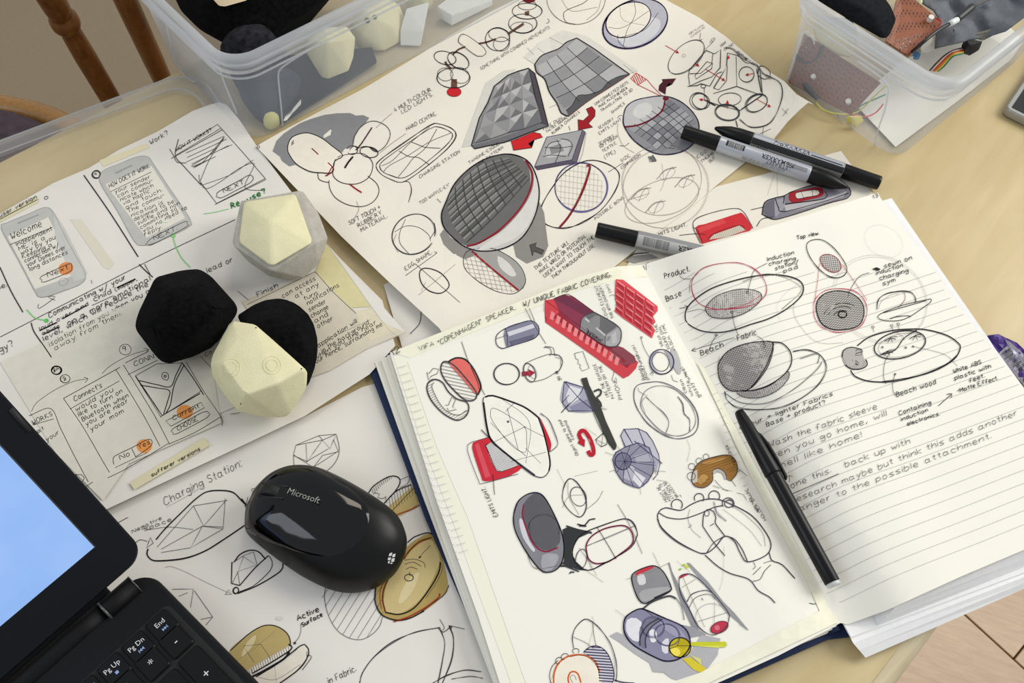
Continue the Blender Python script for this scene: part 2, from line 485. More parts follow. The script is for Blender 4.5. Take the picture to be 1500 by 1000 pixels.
for q in ring:
    c_ = sum(ring, Vector())/4; k = q.lerp(c_, .15); f = q.lerp(c_, -.05)
    bm = bmesh.new(); tube(bm, [(f.x, f.y, FZ+0.0075), ((k.x+f.x)/2, (k.y+f.y)/2, (FZ+sz)/2), (k.x, k.y, sz-.028)], [.012, .019, .014], 14); part('leg', bm, W_chair, chair, True)

st = thing('cushioned_chair', 'golden pine chair with curved seat rim and dark purple cushion at the left edge', 'chair', tuple(P(-75, 300, FZ)))
cz = -0.27; cc = P(-95, 335, cz)
arc = [P(x, y, cz) for x, y in ((-60, 152), (-25, 144), (0, 146), (28, 154), (50, 167), (66, 184), (76, 210))]
full = spl(arc, False, 0.02)
rad = sum(((p-cc).length for p in arc))/len(arc)
circ = [cc+Vector((math.cos(a), math.sin(a), 0))*rad for a in [2*math.pi*i/40 for i in range(40)]]
cc = Vector((sum(p.x for p in circ)/40, sum(p.y for p in circ)/40, cz))
bm = bmesh.new(); tube(bm, circ+[circ[0]], .016, 12, caps=False); part('seat_rim', bm, W_arm, st, True)
bm = bmesh.new(); prism(bm, [cc+(p-cc)*.985 for p in circ], cz-.016, cz+.006); part('seat', bm, W_arm, st)
bm = bmesh.new(); prism(bm, [cc+(p-cc)*.88 for p in circ], cz+.0062, cz+.034)
bmesh.ops.bevel(bm, geom=[e for e in bm.edges if len(e.link_faces) == 2 and abs(e.link_faces[0].normal.dot(e.link_faces[1].normal)) < .3], offset=.012, segments=3, affect='EDGES')
part('cushion', bm, mat('purple_fabric', '4a3d44', 0.95, noise=.3, nscale=60), st, True, label='dark purple fabric cushion')
for i in (5, 15, 25, 35):
    q = cc+(circ[i]-cc)*.75; f = cc+(circ[i]-cc)*1.0
    bm = bmesh.new(); tube(bm, [(f.x, f.y, FZ+.0075), ((q.x+f.x)/2, (q.y+f.y)/2, (FZ+cz)/2), (q.x, q.y, cz-.016)], [.012, .019, .014], 14); part('leg', bm, W_arm, st, True)

# ------------------------------------------------------------------ surfaces the papers lie in
def ss(t): t = max(0.0, min(1.0, t)); return t*t*(3-2*t)
ZA2, ZA = 0.0066, 0.0074
def line_u(a, b):
    d = b-a; d.z = 0; d.normalize(); n = Vector((d.y, -d.x, 0))
    return lambda x, y: (Vector((x, y, 0))-Vector((a.x, a.y, 0))).dot(n)
_uL = line_u(P(375, 214, .008), P(643, 479, .008))          # + to one side of the big sheet's left edge
if _uL(*P(700, 300, 0).xy) < 0:
    _f = _uL; _uL = lambda x, y: -_f(x, y)
_cc = P(1185, 150, 0.008)
def S_A3(x, y):
    u = _uL(x, y); z = 0.0014+0.0072*(1-ss((u+0.004)/0.07))
    r = math.hypot(x-_cc.x, y-_cc.y); z += 0.016*ss(1-r/0.085)**1.3
    return z
S_D = 0.0008; S_C = 0.0012; S_S = 0.0016
_uR = line_u(P(325, 152, ZA), P(375, 214, ZA))
def S_A(x, y): return ZA
S_A2 = ZA2
# notebook gutter
GU0, GU1 = P(943, 387, 0.013), P(1231, 912, 0.013)
_g = line_u(GU0, GU1)
if _g(*P(1300, 600, 0).xy) < 0: _gu = lambda x, y: -_g(x, y)
else: _gu = _g
ZL, ZR, ZG = 0.0150, 0.0270, 0.0125
def S_R(x, y):
    u = _gu(x, y); return ZG+(ZR-ZG)*ss(u/0.04)+0.0035*math.exp(-((u-0.06)/0.03)**2)
def S_L(x, y):
    u = -_gu(x, y); return ZG+(ZL-ZG)*ss(u/0.02)+0.002*math.exp(-((u-0.035)/0.02)**2)

M_paper = mat('cartridge_paper', 'e9e3d5', 0.85, 0.2, noise=.02, nscale=30, bump=.15, bscale=900)
M_paper2 = mat('layout_paper', 'e4dfd6', 0.85, 0.2, noise=.03, nscale=20)
M_white = mat('notebook_paper', 'f1eee2', 0.8, 0.2, noise=.012, nscale=30)
M_cream = mat('cream_tape', 'f0edd6', 0.6, 0.3, noise=.04, nscale=120)
M_tape = mat('yellowed_tape', 'dcd4b0', 0.5, 0.3, noise=.05, nscale=60)
M_blockw = mat('page_edges', 'f2f1f0', 0.85, 0.2, noise=.02, nscale=200)
M_navy = mat('navy_cloth', '1b2a4c', 0.7, 0.3, noise=.12, nscale=400, bump=.3, bscale=1500)
def paper(name, pts, s, m, label, t=0.0003, group=None):
    bm = thicken(sheet_bm(pts, s, 26 if callable(s) else 0), t)
    o = obj(name, bm, m); return tag(o, label, 'paper', group)
def tapep(parent, pts, s, m=None, dz=0.00012, k=3.7025, ox=0, oy=0, name='tape', label=None):
    q = [(ox+p.x/k, oy+p.y/k) for p in V2(pts)]
    return part(name, thicken(sheet_bm(q, s, 26 if callable(s) else 0, dz+.0001), .0001), m or M_tape, parent, label=label)

sheetA2 = paper('paper_sheet', '-60 330 0 322 440 320 560 440 579 506 541 548 446 609 370 645 155 746 60 800 -60 850', S_A2, M_paper2, 'white backing sheet showing just beneath the lower edge of the storyboard sheet', .0004)
sheetA = paper('storyboard_sheet', '-60 338 0 313 78 268 130 246 175 219 230 193 283 162 308 153 320 150 332 153 351 176 375 212 430 285 478 356 540 424 594 487 461 543 370 585 200 655 0 742 -60 765', S_A, M_paper2, 'storyboard sheet of phone screen sketches lying over the plastic lid, left')
sheetC = paper('charging_sketch_sheet', '60 795 155 747 446 610 530 567 548 562 556 575 700 800 840 1100 840 1160 60 1160', S_C, M_paper2, 'sheet of charging station sketches under the black computer mouse')
sheetA3 = paper('big_sketch_sheet', '375 214 424 186 532 130 613 81 656 54 721 16 753 0 800 -22 850 -38 920 -24 978 1 1023 25 1064 54 1105 89 1127 105 1149 119 1167 138 1192 153 1184 150 1170 162 1154 178 1134 203 1090 239 1050 271 1005 310 964 339 870 415 770 452 700 474 650 490 643 480 568 411 500 346 430 272', S_A3, M_paper, 'big cream sheet of faceted grey form sketches in the middle of the table')
sheetD = paper('red_sketch_sheet', '940 352 1000 305 1050 273 1123 254 1180 238 1213 226 1232 221 1240 232 1285 292 1330 360 1000 460 900 420', S_D, M_paper, 'cream sheet with a red square sketch under the markers above the notebook')
sheetS = paper('paper_scrap', '562 417 571 412 700 400 720 500 660 520 590 512', S_S, M_paper2, 'small paper corner showing between the storyboard sheet and the notebook', .0003)

# ------------------------------------------------------------------ hardback notebook
book = thing('sketchbook', 'open navy hardback notebook with sketches left and ruled notes right', 'notebook', tuple(P(1100, 650, 0.0012)))
bm = sheet_bm('537 530 545 524 700 470 960 400 1215 935 1060 1003 880 1075 778 1110 624 760', 0.0045, 0); part('cover', thicken(bm, .0028), M_navy, book, label='navy cloth cover')
bm = sheet_bm('960 400 1280 330 1480 640 1262 930 1215 935', 0.0045, 0); part('cover', thicken(bm, .0028), M_navy, book, label='navy cloth cover')
bm = bmesh.new(); tube(bm, [P(955, 405, .006), P(1222, 926, .006)], .0045, 10); part('spine', bm, M_navy, book, True, label='navy cloth spine')
def slab(name, top, zt, bot, zb, m):
    bm = bmesh.new(); T = [P(p.x, p.y, zt) for p in V2(top)]; B = [P(p.x, p.y, zb) for p in V2(bot)]; mid = [P((a.x+b.x)/2, (a.y+b.y)/2, (zt+zb)/2+.0006) for a, b in zip(V2(top), V2(bot))]
    R_ = [[bm.verts.new(p) for p in r] for r in (B, mid, T)]; n = len(T)
    for i in range(2):
        for k in range(n): bm.faces.new((R_[i][k], R_[i][(k+1) % n], R_[i+1][(k+1) % n], R_[i+1][k]))
    bm.faces.new(R_[0][::-1]); bm.faces.new(R_[2]); bmesh.ops.recalc_face_normals(bm, faces=bm.faces[:]); return part(name, bm, m, book)
def stack(name, top, zt, bot, zb, m, n=1, label=None):
    """pages between two outlines: each leaf its own thin edge"""
    T, B = V2(top), V2(bot); bm = bmesh.new(); nl = n
    for i in range(nl):
        t0, t1 = i/nl, (i+1)/nl
        q = [B[j].lerp(T[j], t0) for j in range(len(T))]; z = zb+(zt-zb)*t1; z0 = zb+(zt-zb)*t0
        ps = [P(a.x, a.y, z) for a in q]
        prism(bm, ps, z0+0.00005, z)
    return part(name, bm, m, book, label=label)
stack('page_block', '576 516 700 474 940 392 1226 914 1100 966 770 1110 700 900', .0125, '549 530 700 480 940 400 1224 922 1090 976 765 1110 620 728', .0046, M_white, 3)
slab('page_block', '952 391 1120 343 1306 292 1445 493 1560 672 1500 845 1250 942', .0112, '955 405 1120 352 1300 300 1440 500 1560 688 1500 862 1268 963', .0046, M_blockw)
slab('page_block', '962 388 1120 342 1306 291 1445 493 1560 665 1500 836 1246 930', .0121, '958 391 1120 344 1307 293 1447 494 1560 672 1500 840 1247 935', .0113, M_blockw)
slab('page_block', '1012 374 1120 344 1306 290 1445 493 1560 650 1500 808 1310 892 1125 580', .0222, '1000 380 1120 346 1305 291 1444 494 1560 662 1500 830 1286 916 1115 580', .0122, M_blockw)
left = part('left_page', thicken(sheet_bm('571 516 640 489 700 466 780 434 850 405 905 390 941 388 960 425 1000 500 1060 607 1120 716 1190 843 1231 912 1215 921 1140 960 1060 996 860 1080 770 1110 745 1040 700 900 640 735 610 640', S_L, 20), .0003), M_white, book)
right = part('right_page', thicken(sheet_bm('941 388 1000 369 1100 340 1200 309 1286 282 1290 290 1312 318 1421 470 1489 556 1580 690 1560 780 1500 805 1410 843 1300 893 1242 914 1231 912 1190 843 1120 716 1060 607 1000 500 960 425', S_R, 20), .0003), M_white, book)
for o_ in (left, right):
    for p in o_.data.polygons: p.use_smooth = True
    o_.data.set_sharp_from_angle(angle=math.radians(40))
# pasted drawing sheet and tape of the left page
pasted = part('pasted_sheet', thicken(sheet_bm('597 530 700 492 850 437 930 408 948 420 1000 515 1090 680 1215 893 1205 912 1060 980 860 1070 790 1100 770 1000 686 760 640 655', S_L, 20, .0004), .0002), mat('bright_paper', 'f3f0e4', 0.8, 0.2), book)

# ------------------------------------------------------------------ plastic boxes and lid
M_plas = plastic('milky_polypropylene', 'd6dce4', 0.76, 0.3)
M_rim = plastic('milky_rim', 'dde1e6', 0.58, 0.2)
M_lid = plastic('clear_lid', 'e2e0dc', 0.62, 0.12)
def rrect(x0, x1, y0, y1, r, n=8):
    out = []
    for cx, cy, a0 in ((x1-r, y1-r, 0), (x0+r, y1-r, 90), (x0+r, y0+r, 180), (x1-r, y0+r, 270)):
        for i in range(n+1):
            a = math.radians(a0+90*i/n); out.append((cx+r*math.cos(a), cy+r*math.sin(a)))
    return out
def loft(bm, rings):
    R_ = [[bm.verts.new(p) for p in r] for r in rings]; n = len(R_[0])
    for i in range(len(R_)-1):
        for k in range(n): bm.faces.new((R_[i][k], R_[i][(k+1) % n], R_[i+1][(k+1) % n], R_[i+1][k]))
    return R_
def storage_box(label, corner, L1, L2, H, ins=0.014):
    """corner = near base corner (world); the box runs along E1 (L1) and E2 (L2)"""
    c0 = corner-(E1+E2)*ins
    L1 += 2*ins; L2 += 2*ins
    t = thing('storage_box', label, 'plastic box', tuple(corner+E1*L1*.5+E2*L2*.5))
    def R(i, z, r): return [c0+E1*x+E2*y+UZ*z for x, y in rrect(i, L1-i, i, L2-i, r)]
    bm = bmesh.new()
    rs = loft(bm, [R(ins+.004, .0012, .016), R(ins+.001, .0022, .018), R(ins, .006, .019), R(.0062, H-.020, .024), R(.0058, H-.0165, .024)])
    bm.faces.new(rs[0][::-1]); part('bin', bm, M_plas, t, True)
    bm = bmesh.new(); loft(bm, [R(.0056, H-.0155, .024), R(.0018, H-.0150, .026), R(.0006, H-.0135, .027), R(0, H-.002, .028), R(.0012, H, .027), R(.0072, H, .022), R(.0084, H-.0012, .021), R(.0088, H-.016, .020)])
    part('rim', bm, M_rim, t, True)
    bm = bmesh.new(); r_ = R(.0015, H-.006, .026); tube(bm, r_+[r_[0]], .0009, 6, False); r_ = R(.0042, H-.0215, .025); tube(bm, r_+[r_[0]], .0009, 6, False)
    part('rim_bead', bm, M_rim, t, True)
    wallp = {'f': (c0+E2*(ins), (c0+E2*.0062+UZ*(H-.020)), E1), 'l': (c0+E1*ins, (c0+E1*.0062+UZ*(H-.020)), E2)}
    return t, wallp
def hit(px_, py_, pt, nrm):
    v = _d*F+CR*(px_-750)+CU*(500-py_); k = (Vector(pt)-CP).dot(nrm)/v.dot(nrm); return CP+v*k
def bead(t, wallp, which, pts, k, ox, oy, r=.0008, smooth=True):
    a, b, ax = wallp[which]; n = (b-a).cross(ax).normalized()
    q = [Vector((ox+p.x/k, oy+p.y/k)) for p in V2(pts)]
    q = spl(q, False, 5) if smooth else q
    bm = bmesh.new(); tube(bm, [hit(p.x, p.y, a, n) for p in q], r, 6); return part('moulded_bead', bm, M_rim, t, True)

BH = 0.098
lc = P(371, 214, 0); rc = P(1312, 238, 0)
lbox, lw = storage_box('translucent plastic storage box of cream foam shapes at the top left, beside the chair', lc, 0.36, 0.135, BH)
bead(lbox, lw, 'f', '1070 930 1060 800 1045 650 1038 550 1050 510 1090 475 1240 378 1330 320', 5, 200, 0)
bead(lbox, lw, 'l', '100 20 200 130 300 200 400 265 480 350 580 450 620 540 660 650 735 830', 5, 200, 0)
bead(lbox, lw, 'l', '200 110 240 280 300 470 360 560 430 600', 5, 200, 0, .0006)
rbox, rw = storage_box('translucent plastic storage box of circuit boards and wires at the top right', rc, 0.22, 0.135, BH)
bead(rbox, rw, 'l', '190 445 230 330 270 200 300 172 330 195 345 240', 3.7025, 1100, 0)
bead(rbox, rw, 'l', '575 330 650 380 720 435 745 475 742 520 725 600 690 700 668 795', 3.7025, 1100, 0)

# lid under the storyboard sheet
lp = P(287, 98, 0.006)
lid = thing('box_lid', 'clear plastic box lid lying on the table edge under the storyboard sheet', 'box lid', tuple(P(150, 300, 0)))
_la = P(219, 120, .006)-P(0, 201, .006); LA = math.atan2(_la.y, _la.x); L1v = Vector((math.cos(LA), math.sin(LA), 0)); L2v = Vector((-math.sin(LA), math.cos(LA), 0))
def LR(i, z, r): return [lp-L1v*(0.45)+L1v*x-L2v*0.24+L2v*y+UZ*z for x, y in rrect(i, .45-i, i, .24-i, r)]
lp.z = 0
bm = bmesh.new(); rs = loft(bm, [LR(0, .0008, .030), LR(0, .0050, .030), LR(.0012, .0060, .029), LR(.013, .0060, .024), LR(.014, .0052, .023), LR(.0155, .0026, .022)]); part('rim', bm, M_lid, lid, True)
bm = bmesh.new(); vs = [bm.verts.new(p) for p in LR(.0155, .0025, .022)]; bm.faces.new(vs); part('panel', bm, plastic('clear_lid_panel', 'e6e2d8', .86, .2), lid)
bm = bmesh.new(); r_ = LR(.0015, .0060, .029); tube(bm, r_+[r_[0]], .0008, 6, False); r_ = LR(.0142, .0056, .023); tube(bm, r_+[r_[0]], .0007, 6, False); part('rim_bead', bm, M_rim, lid, True)

# ------------------------------------------------------------------ foam models
M_foam = mat('cream_foam', 'e8e2ba', 0.9, 0.1, noise=.04, nscale=90, bump=.5, bscale=1400)
M_foamw = mat('white_foam', 'dfdfd6', 0.9, 0.1, noise=.03, nscale=90, bump=.3, bscale=1200)
M_felt = mat('black_felt', '0d0d0e', 1.0, 0.02, noise=.7, nscale=260, bump=1.0, bscale=1800, sheen=.03)
M_grey = mat('grey_felt', 'bdb9ae', 1.0, 0.1, noise=.1, nscale=180, bump=.8, bscale=1500)
def hull_bm(pts, k, ox, oy, bev=.002, seg=2, cuts=0):
    bm = bmesh.new()
    for x, y, z in pts: bm.verts.new(P(ox+x/k, oy+y/k, z/1000.0))
    r = bmesh.ops.convex_hull(bm, input=bm.verts[:])
    bmesh.ops.delete(bm, geom=[v for v in bm.verts if not v.link_faces], context='VERTS')
    bmesh.ops.dissolve_limit(bm, angle_limit=math.radians(6), verts=bm.verts[:], edges=bm.edges[:])
    if bev: bmesh.ops.bevel(bm, geom=bm.edges[:]+bm.verts[:], offset=bev, segments=seg, profile=.5, affect='EDGES', clamp_overlap=True)
    bmesh.ops.recalc_face_normals(bm, faces=bm.faces[:])
    return bm
def autosm(o, ang=35):
    for p in o.data.polygons: p.use_smooth = True
    try: o.data.set_sharp_from_angle(angle=math.radians(ang))
    except Exception: pass
Z0 = (ZA*1000+.3)
g1 = thing('foam_model', 'cream faceted foam model seated in a pale grey felt sleeve', 'foam model', tuple(P(408, 350, ZA+.0003)))
k1 = (5.883, 320, 260)
o = part('felt_sleeve', hull_bm([(192, 200, 38), (712, 108, 38), (740, 130, 36), (838, 560, 38), (462, 806, 38), (135, 590, 38), (150, 400, 38), (862, 300, 32), (946, 520, 24), (905, 650, 18), (850, 760, 15), (740, 862, 12), (600, 886, 11), (430, 848, 16), (250, 720, 24), (120, 560, 30),
     (260, 300, Z0), (700, 300, Z0), (820, 640, Z0), (600, 800, Z0), (420, 740, Z0), (240, 560, Z0)], *k1, bev=.0045, seg=3), M_grey, g1); autosm(o, 60)
o = part('foam_core', hull_bm([(212, 205, 40.5), (668, 132, 40.5), (822, 562, 40.5), (458, 778, 40.5), (168, 560, 40.5), (452, 375, 53), (260, 250, 30), (640, 190, 30), (760, 540, 30), (458, 700, 30), (220, 530, 30)], *k1, bev=.0022, seg=3), M_foam, g1, label='cream foam core'); autosm(o, 25)
k2 = (3.846, 180, 370)
o = obj('foam_model', hull_bm([(176, 134, 34), (330, 92, 32), (435, 85, 32), (502, 128, 32), (648, 290, 28), (655, 335, 26), (525, 528, 24), (400, 590, 22), (245, 637, 22), (190, 600, 24), (62, 430, 26), (68, 375, 28), (88, 320, 30),
     (270, 210, 52), (420, 175, 52), (520, 330, 54), (400, 450, 50), (180, 400, 50),
     (250, 300, Z0), (440, 260, Z0), (540, 400, Z0), (420, 520, Z0), (260, 560, Z0), (160, 450, Z0)], *k2, bev=.0045, seg=3), M_felt)
autosm(o, 60); tag(o, 'faceted foam model fully covered in black felt, left of the black and cream one', 'foam model')
g3 = thing('foam_model', 'faceted foam model half bare cream foam, half black felt', 'foam model', tuple(P(390, 540, ZA+.0003)))
o = part('felt_half', hull_bm([(640, 352, 26), (735, 290, 28), (800, 262, 28), (880, 252, 28), (945, 265, 28), (1000, 298, 27), (1050, 345, 26), (1080, 400, 24), (1100, 480, 22), (1102, 560, 20), (1085, 650, 18), (1050, 745, 14), (1030, 760, 12), (850, 370, 42), (960, 420, 42), (1020, 520, 38), (700, 400, 40), (1000, 650, 36), (740, 560, 40), (900, 740, 36),
     (700, 420, Z0), (860, 400, Z0), (980, 500, Z0), (1000, 660, Z0), (900, 760, Z0)], *k2, bev=.005, seg=3), M_felt, g3, label='black felt covered half'); autosm(o, 80)
o = part('foam_half', hull_bm([(608, 378, 40), (745, 400, 46), (1020, 650, 46), (1042, 668, 40), (1040, 762, 30), (945, 912, 18), (905, 932, 16), (780, 925, 18), (645, 892, 22), (560, 790, 28), (500, 690, 33), (492, 632, 38), (500, 580, 38),
     (870, 735, 50), (690, 800, 48), (560, 620, 49), (640, 480, 48), (760, 470, 50),
     (640, 500, Z0+8), (740, 500, Z0), (880, 620, Z0), (900, 840, Z0), (760, 880, Z0), (640, 820, Z0), (590, 700, Z0)], *k2, bev=.0016, seg=2), M_foam, g3, label='bare cream foam half'); autosm(o, 20)
fh = o
bpy.context.view_layer.update()
def on_obj(o, px_, py_, lift=.0001):
    v = (_d*F+CR*(px_-750)+CU*(500-py_)).normalized(); mw = o.matrix_world
    if o.parent: mw = Matrix.Translation(o.parent.matrix_world.translation)
    inv = mw.inverted(); ok, loc, nrm, idx = o.ray_cast(inv @ CP, v)
    return (mw @ loc + nrm*lift, nrm) if ok else (None, None)
for (x, y) in ((612, 648), (840, 634)):
    for rr in (50, 32):
        pts = []
        for i in range(25):
            a = 2*math.pi*i/24; p, n = on_obj(fh, 180+(x+rr*math.cos(a))/3.846, 370+(y+rr*math.sin(a))/3.846)
            if p: pts.append(p)
        bm = bmesh.new(); tube(bm, pts, .00028, 5, False); part('raised_ring', bm, M_foam, g3, True)
for (x, y) in ((750, 423), (665, 850), (1005, 655), (945, 908)):
    p, n = on_obj(fh, 180+x/3.846, 370+y/3.846)
    if p: bm = bmesh.new(); bmesh.ops.create_icosphere(bm, subdivisions=1, radius=.0006, matrix=Matrix.Translation(p)); part('pen_dot', bm, M_dark, g3, True, label='black pen dot')

# ------------------------------------------------------------------ mouse
M_gloss = mat('gloss_black', '030303', 0.07, 0.45)
M_matte = mat('matte_black', '050506', 0.38, 0.3)
km = (4.546, 350, 660)
sil = V2('40 450 50 380 72 330 110 255 200 165 300 116 400 102 520 117 650 170 800 250 950 345 1060 440 1108 540 1119 620 1098 715 1035 820 920 908 800 943 680 942 560 906 420 835 300 755 180 665 85 585 45 530')
silp = spl([Vector((p.x/km[0]+km[1], p.y/km[0]+km[2])) for p in sil], True, 2.6)
mouse = thing('computer_mouse', 'black computer mouse with glossy top on the charging station sketch sheet', 'computer mouse', tuple(P(478, 785, S_C+.0003)))
mc = P(490, 760, .018); N = len(silp)
def side_t(p): # 0 near the viewer, 1 far
    d = (p-Vector((470, 770))).normalized(); return ss((0.75-d.dot(Vector((-0.30, 0.95))))/1.5)
outl = [P(p.x, p.y, .0075+.0135*side_t(p)) for p in silp]
bzl = [.0075+.0135*side_t(p) for p in silp]
ZT = .0385
def dome(i, s_):
    o_ = outl[i]; c = Vector((mc.x, mc.y, 0)); q = Vector((o_.x, o_.y, 0)); a = s_*math.pi/2
    p = c+(q-c)*(math.cos(a)**0.78); z = bzl[i]+(ZT-bzl[i])*(math.sin(a)**1.05); p.z = z; return p
rows = 70
bmB = bmesh.new()
rings = [[Vector((mc.x+(o_.x-mc.x)*.93, mc.y+(o_.y-mc.y)*.93, S_C+.0006)) for o_ in outl], [Vector((mc.x+(o_.x-mc.x)*.965, mc.y+(o_.y-mc.y)*.965, S_C+.002)) for o_ in outl]]
rings += [[dome(i, j/rows) for i in range(N)] for j in range(rows)]
R_ = loft(bmB, rings); cv = bmB.verts.new((mc.x, mc.y, ZT))
for i in range(N): bmB.faces.new((R_[-1][i], R_[-1][(i+1) % N], cv))
bmB.faces.new(R_[0][::-1])
bmesh.ops.recalc_face_normals(bmB, faces=bmB.faces[:])
body = part('body', bmB, M_matte, mouse, True)
def topx(w_):
    v = w_-CP; k = v.dot(_d); return Vector((750+F*v.dot(CR)/k, 500-F*v.dot(CU)/k))
bpy.context.view_layer.update()
gp = [Vector((p.x/km[0]+km[1], p.y/km[0]+km[2])) for p in V2('60 535 100 560 140 575 215 612 300 640 390 672 480 692 560 702 640 693 720 665 790 615 840 545 864 470 862 400 835 340 780 285 700 225 600 165 530 128 460 112 400 107 300 122 205 172 120 258 78 330 55 390 46 450 50 500')]
gp = spl(gp, True, 3.0); gc = Vector((350+400/4.546, 660+390/4.546)); bm = bmesh.new(); rows2 = 26; vg = []
for j in range(rows2+1):
    f_ = 1-j/rows2*0.985; ring_ = []
    for p in gp:
        q = gc+(p-gc)*f_; w_, n_ = on_obj(body, q.x, q.y, .0)
        if w_ is None:
            w_ = P(q.x, q.y, .02); n_ = UZ
        e_ = min(1.0, j/1.5); ring_.append(bm.verts.new(w_+n_*(.0001+.0006*e_)))
    vg.append(ring_)
n = len(gp)
for j in range(rows2):
    for i in range(n): bm.faces.new((vg[j][i], vg[j][(i+1) % n], vg[j+1][(i+1) % n], vg[j+1][i]))
bm.faces.new(vg[-1])
bmesh.ops.recalc_face_normals(bm, faces=bm.faces[:])
top = part('top_shell', bm, M_gloss, mouse, True, label='glossy black top shell')
# scroll wheel in its slot
def mo(x, y): return on_obj(body, x/km[0]+km[1], y/km[0]+km[2], 0)[0]
wa, wb = mo(165, 262), mo(285, 278)
ax = (wb-wa).normalized(); bm = bmesh.new()
wc = (wa+wb)/2+Vector((0, 0, -.0055)); sd = ax.cross(UZ).normalized()
tube(bm, [wc-sd*.0032, wc-sd*.0026, wc+sd*.0026, wc+sd*.0032], [.0085, .0092, .0092, .0085], 28); part('scroll_wheel', bm, mat('wheel_rubber', '050505', .6), mouse, True)
bm = bmesh.new()
for k_ in (-1, 1): tube(bm, [p+sd*.0042*k_+UZ*.0006 for p in (wa-ax*.003, (wa+wb)/2, wb+ax*.003)], .0006, 6)
part('wheel_slot', bm, M_dark, mouse, True)
M_print = mat('white_print', 'd8d8d8', .5); M_blue = mat('blue_print', '8fa6d8', .5)
def ptext(txt, size, origin, xdir, ydir, m, parent, name='printed_text', align='LEFT', lift=.00012, bold=0.0, label=None, space=1.0):
    cu = bpy.data.curves.new(name, 'FONT'); cu.body = txt; cu.size = size; cu.align_x = align; cu.offset = bold; cu.space_character = space; cu.resolution_u = 2
    o = bpy.data.objects.new(name, cu); COL.objects.link(o); bpy.context.view_layer.update()
    me = bpy.data.meshes.new_from_object(o.evaluated_get(bpy.context.evaluated_depsgraph_get())); bpy.data.objects.remove(o)
    x, y = xdir.normalized(), ydir; nz = x.cross(y).normalized(); y = nz.cross(x)
    me.transform(Matrix.Translation(Vector(origin)+nz*lift) @ Matrix((x, y, nz)).transposed().to_4x4())
    me.materials.clear(); me.materials.append(m); bm = bmesh.new(); bm.from_mesh(me)
    return part(name, bm, m, parent, label=label)
bpy.context.view_layer.update()
pa, na = on_obj(top, 350+318/4.546, 660+284/4.546); pb, nb = on_obj(top, 350+434/4.546, 660+322/4.546)
if pa:
    xd = (pb-pa); yd = na.cross(xd).normalized()
    o = ptext('Microsoft', .0058, pa+na*.0003, xd, yd, mat('grey_print', '9a9a92', .4), mouse, lift=.0003)
# window emblem on the tail
bm = bmesh.new()
for q in ('1002 683 1020 676 1016 697 996 702', '1024 688 1042 684 1037 706 1019 708', '992 712 1012 708 1007 728 990 726', '1017 716 1037 714 1031 738 1012 738', '992 734 1006 734 1000 748 992 750', '1010 744 1024 744 1018 752 1006 752'):
    vs = []
    for p in V2(q):
        w_, n_ = on_obj(body, 350+p.x/4.546, 660+p.y/4.546, .0002)
        if w_: vs.append(bm.verts.new(w_))
    if len(vs) > 2: bm.faces.new(vs)
part('emblem', bm, M_print, mouse, label='white four-pane window emblem')

# ------------------------------------------------------------------ what lies in the left box
def lz(x, y, f=.75): return max(3.0, f*(210-.553*(x-375)-y)*.44)
def inbox(name, pts, m, label, cat, k=1.0, ox=0, oy=0, bev=.0015, seg=2, sm=40, group=None, parent=None):
    o = obj(name, hull_bm(pts, k, ox, oy, bev, seg), m); autosm(o, sm); return tag(o, label, cat, group)
M_navyf = mat('dark_navy_card', '1e2530', .85, .2, noise=.2, nscale=200)
def lh(pts, fr=.72, bk=.35, top=None):
    out = []
    for x, y in pts: out.append((x, y, lz(x, y, fr))); out.append((x, y-3, max(3, lz(x, y, bk))))
    return out
inbox('felt_lump', [(235, -60, 60), (246, -20, 60), (262, 14, 58), (292, 44, 56), (338, 70, 54), (392, 58, 58), (440, 26, 60), (478, -2, 62), (520, -60, 62), (330, 0, 76), (430, -20, 78), (300, 40, 14), (380, 80, 14), (440, 50, 14), (500, -20, 20), (300, -40, 20)], M_felt, 'large black felt lump filling the back of the left storage box', 'felt model', bev=.004, seg=3)
inbox('felt_lump', [(318, 72, 52), (330, 48, 60), (352, 34, 64), (384, 31, 64), (402, 50, 62), (412, 70, 50), (385, 90, 44), (345, 90, 46), (350, 56, 68), (375, 50, 68), (345, 130, 10), (400, 120, 10), (380, 150, 8), (430, 90, 12)], mat('worn_felt', '2c2c30', 1, .1, noise=.6, nscale=200, bump=1, bscale=900), 'worn dark grey felt piece inside the near corner of the left storage box', 'felt model', bev=.003, seg=3)
inbox('foam_block', [(300, -20, 84), (306, -6, 84), (320, 9, 84), (330, 10, 84), (362, 1, 84), (375, -20, 84), (310, -20, 74), (325, 2, 74), (360, -6, 74)], mat('beige_foam', 'cfbb9c', .9, .1), 'beige foam block lying on top of the black felt in the left storage box', 'foam block')
inbox('dark_card', lh([(375, 110), (420, 84), (545, 72), (552, 92), (480, 140), (412, 182), (385, 170)], .55, .42), M_navyf, 'dark navy card standing against the front wall of the left storage box', 'card', bev=.0004, seg=1, sm=10)
inbox('foam_model', [(446, 74, 30), (450, 58, 38), (476, 40, 44), (508, 38, 40), (521, 55, 30), (518, 84, 18), (511, 104, 11), (481, 116, 9), (471, 114, 10), (462, 98, 17), (480, 62, 44), (500, 60, 40), (470, 55, 30), (505, 60, 26), (485, 80, 12)], M_foam, 'cream pentagonal foam model nearest the front wall of the left storage box', 'foam model', bev=.003, seg=3)
o = inbox('foam_model', [(512, 36, 26), (530, 8, 36), (560, -8, 34), (586, 6, 24), (600, 43, 5), (588, 62, 3), (562, 76, 3), (528, 74, 4), (514, 60, 10), (545, 24, 36), (575, 40, 20), (530, 50, 22), (560, 66, 8)], M_foam, 'cream foam model with a round finger hole in the left storage box', 'foam model', bev=.002, seg=2)
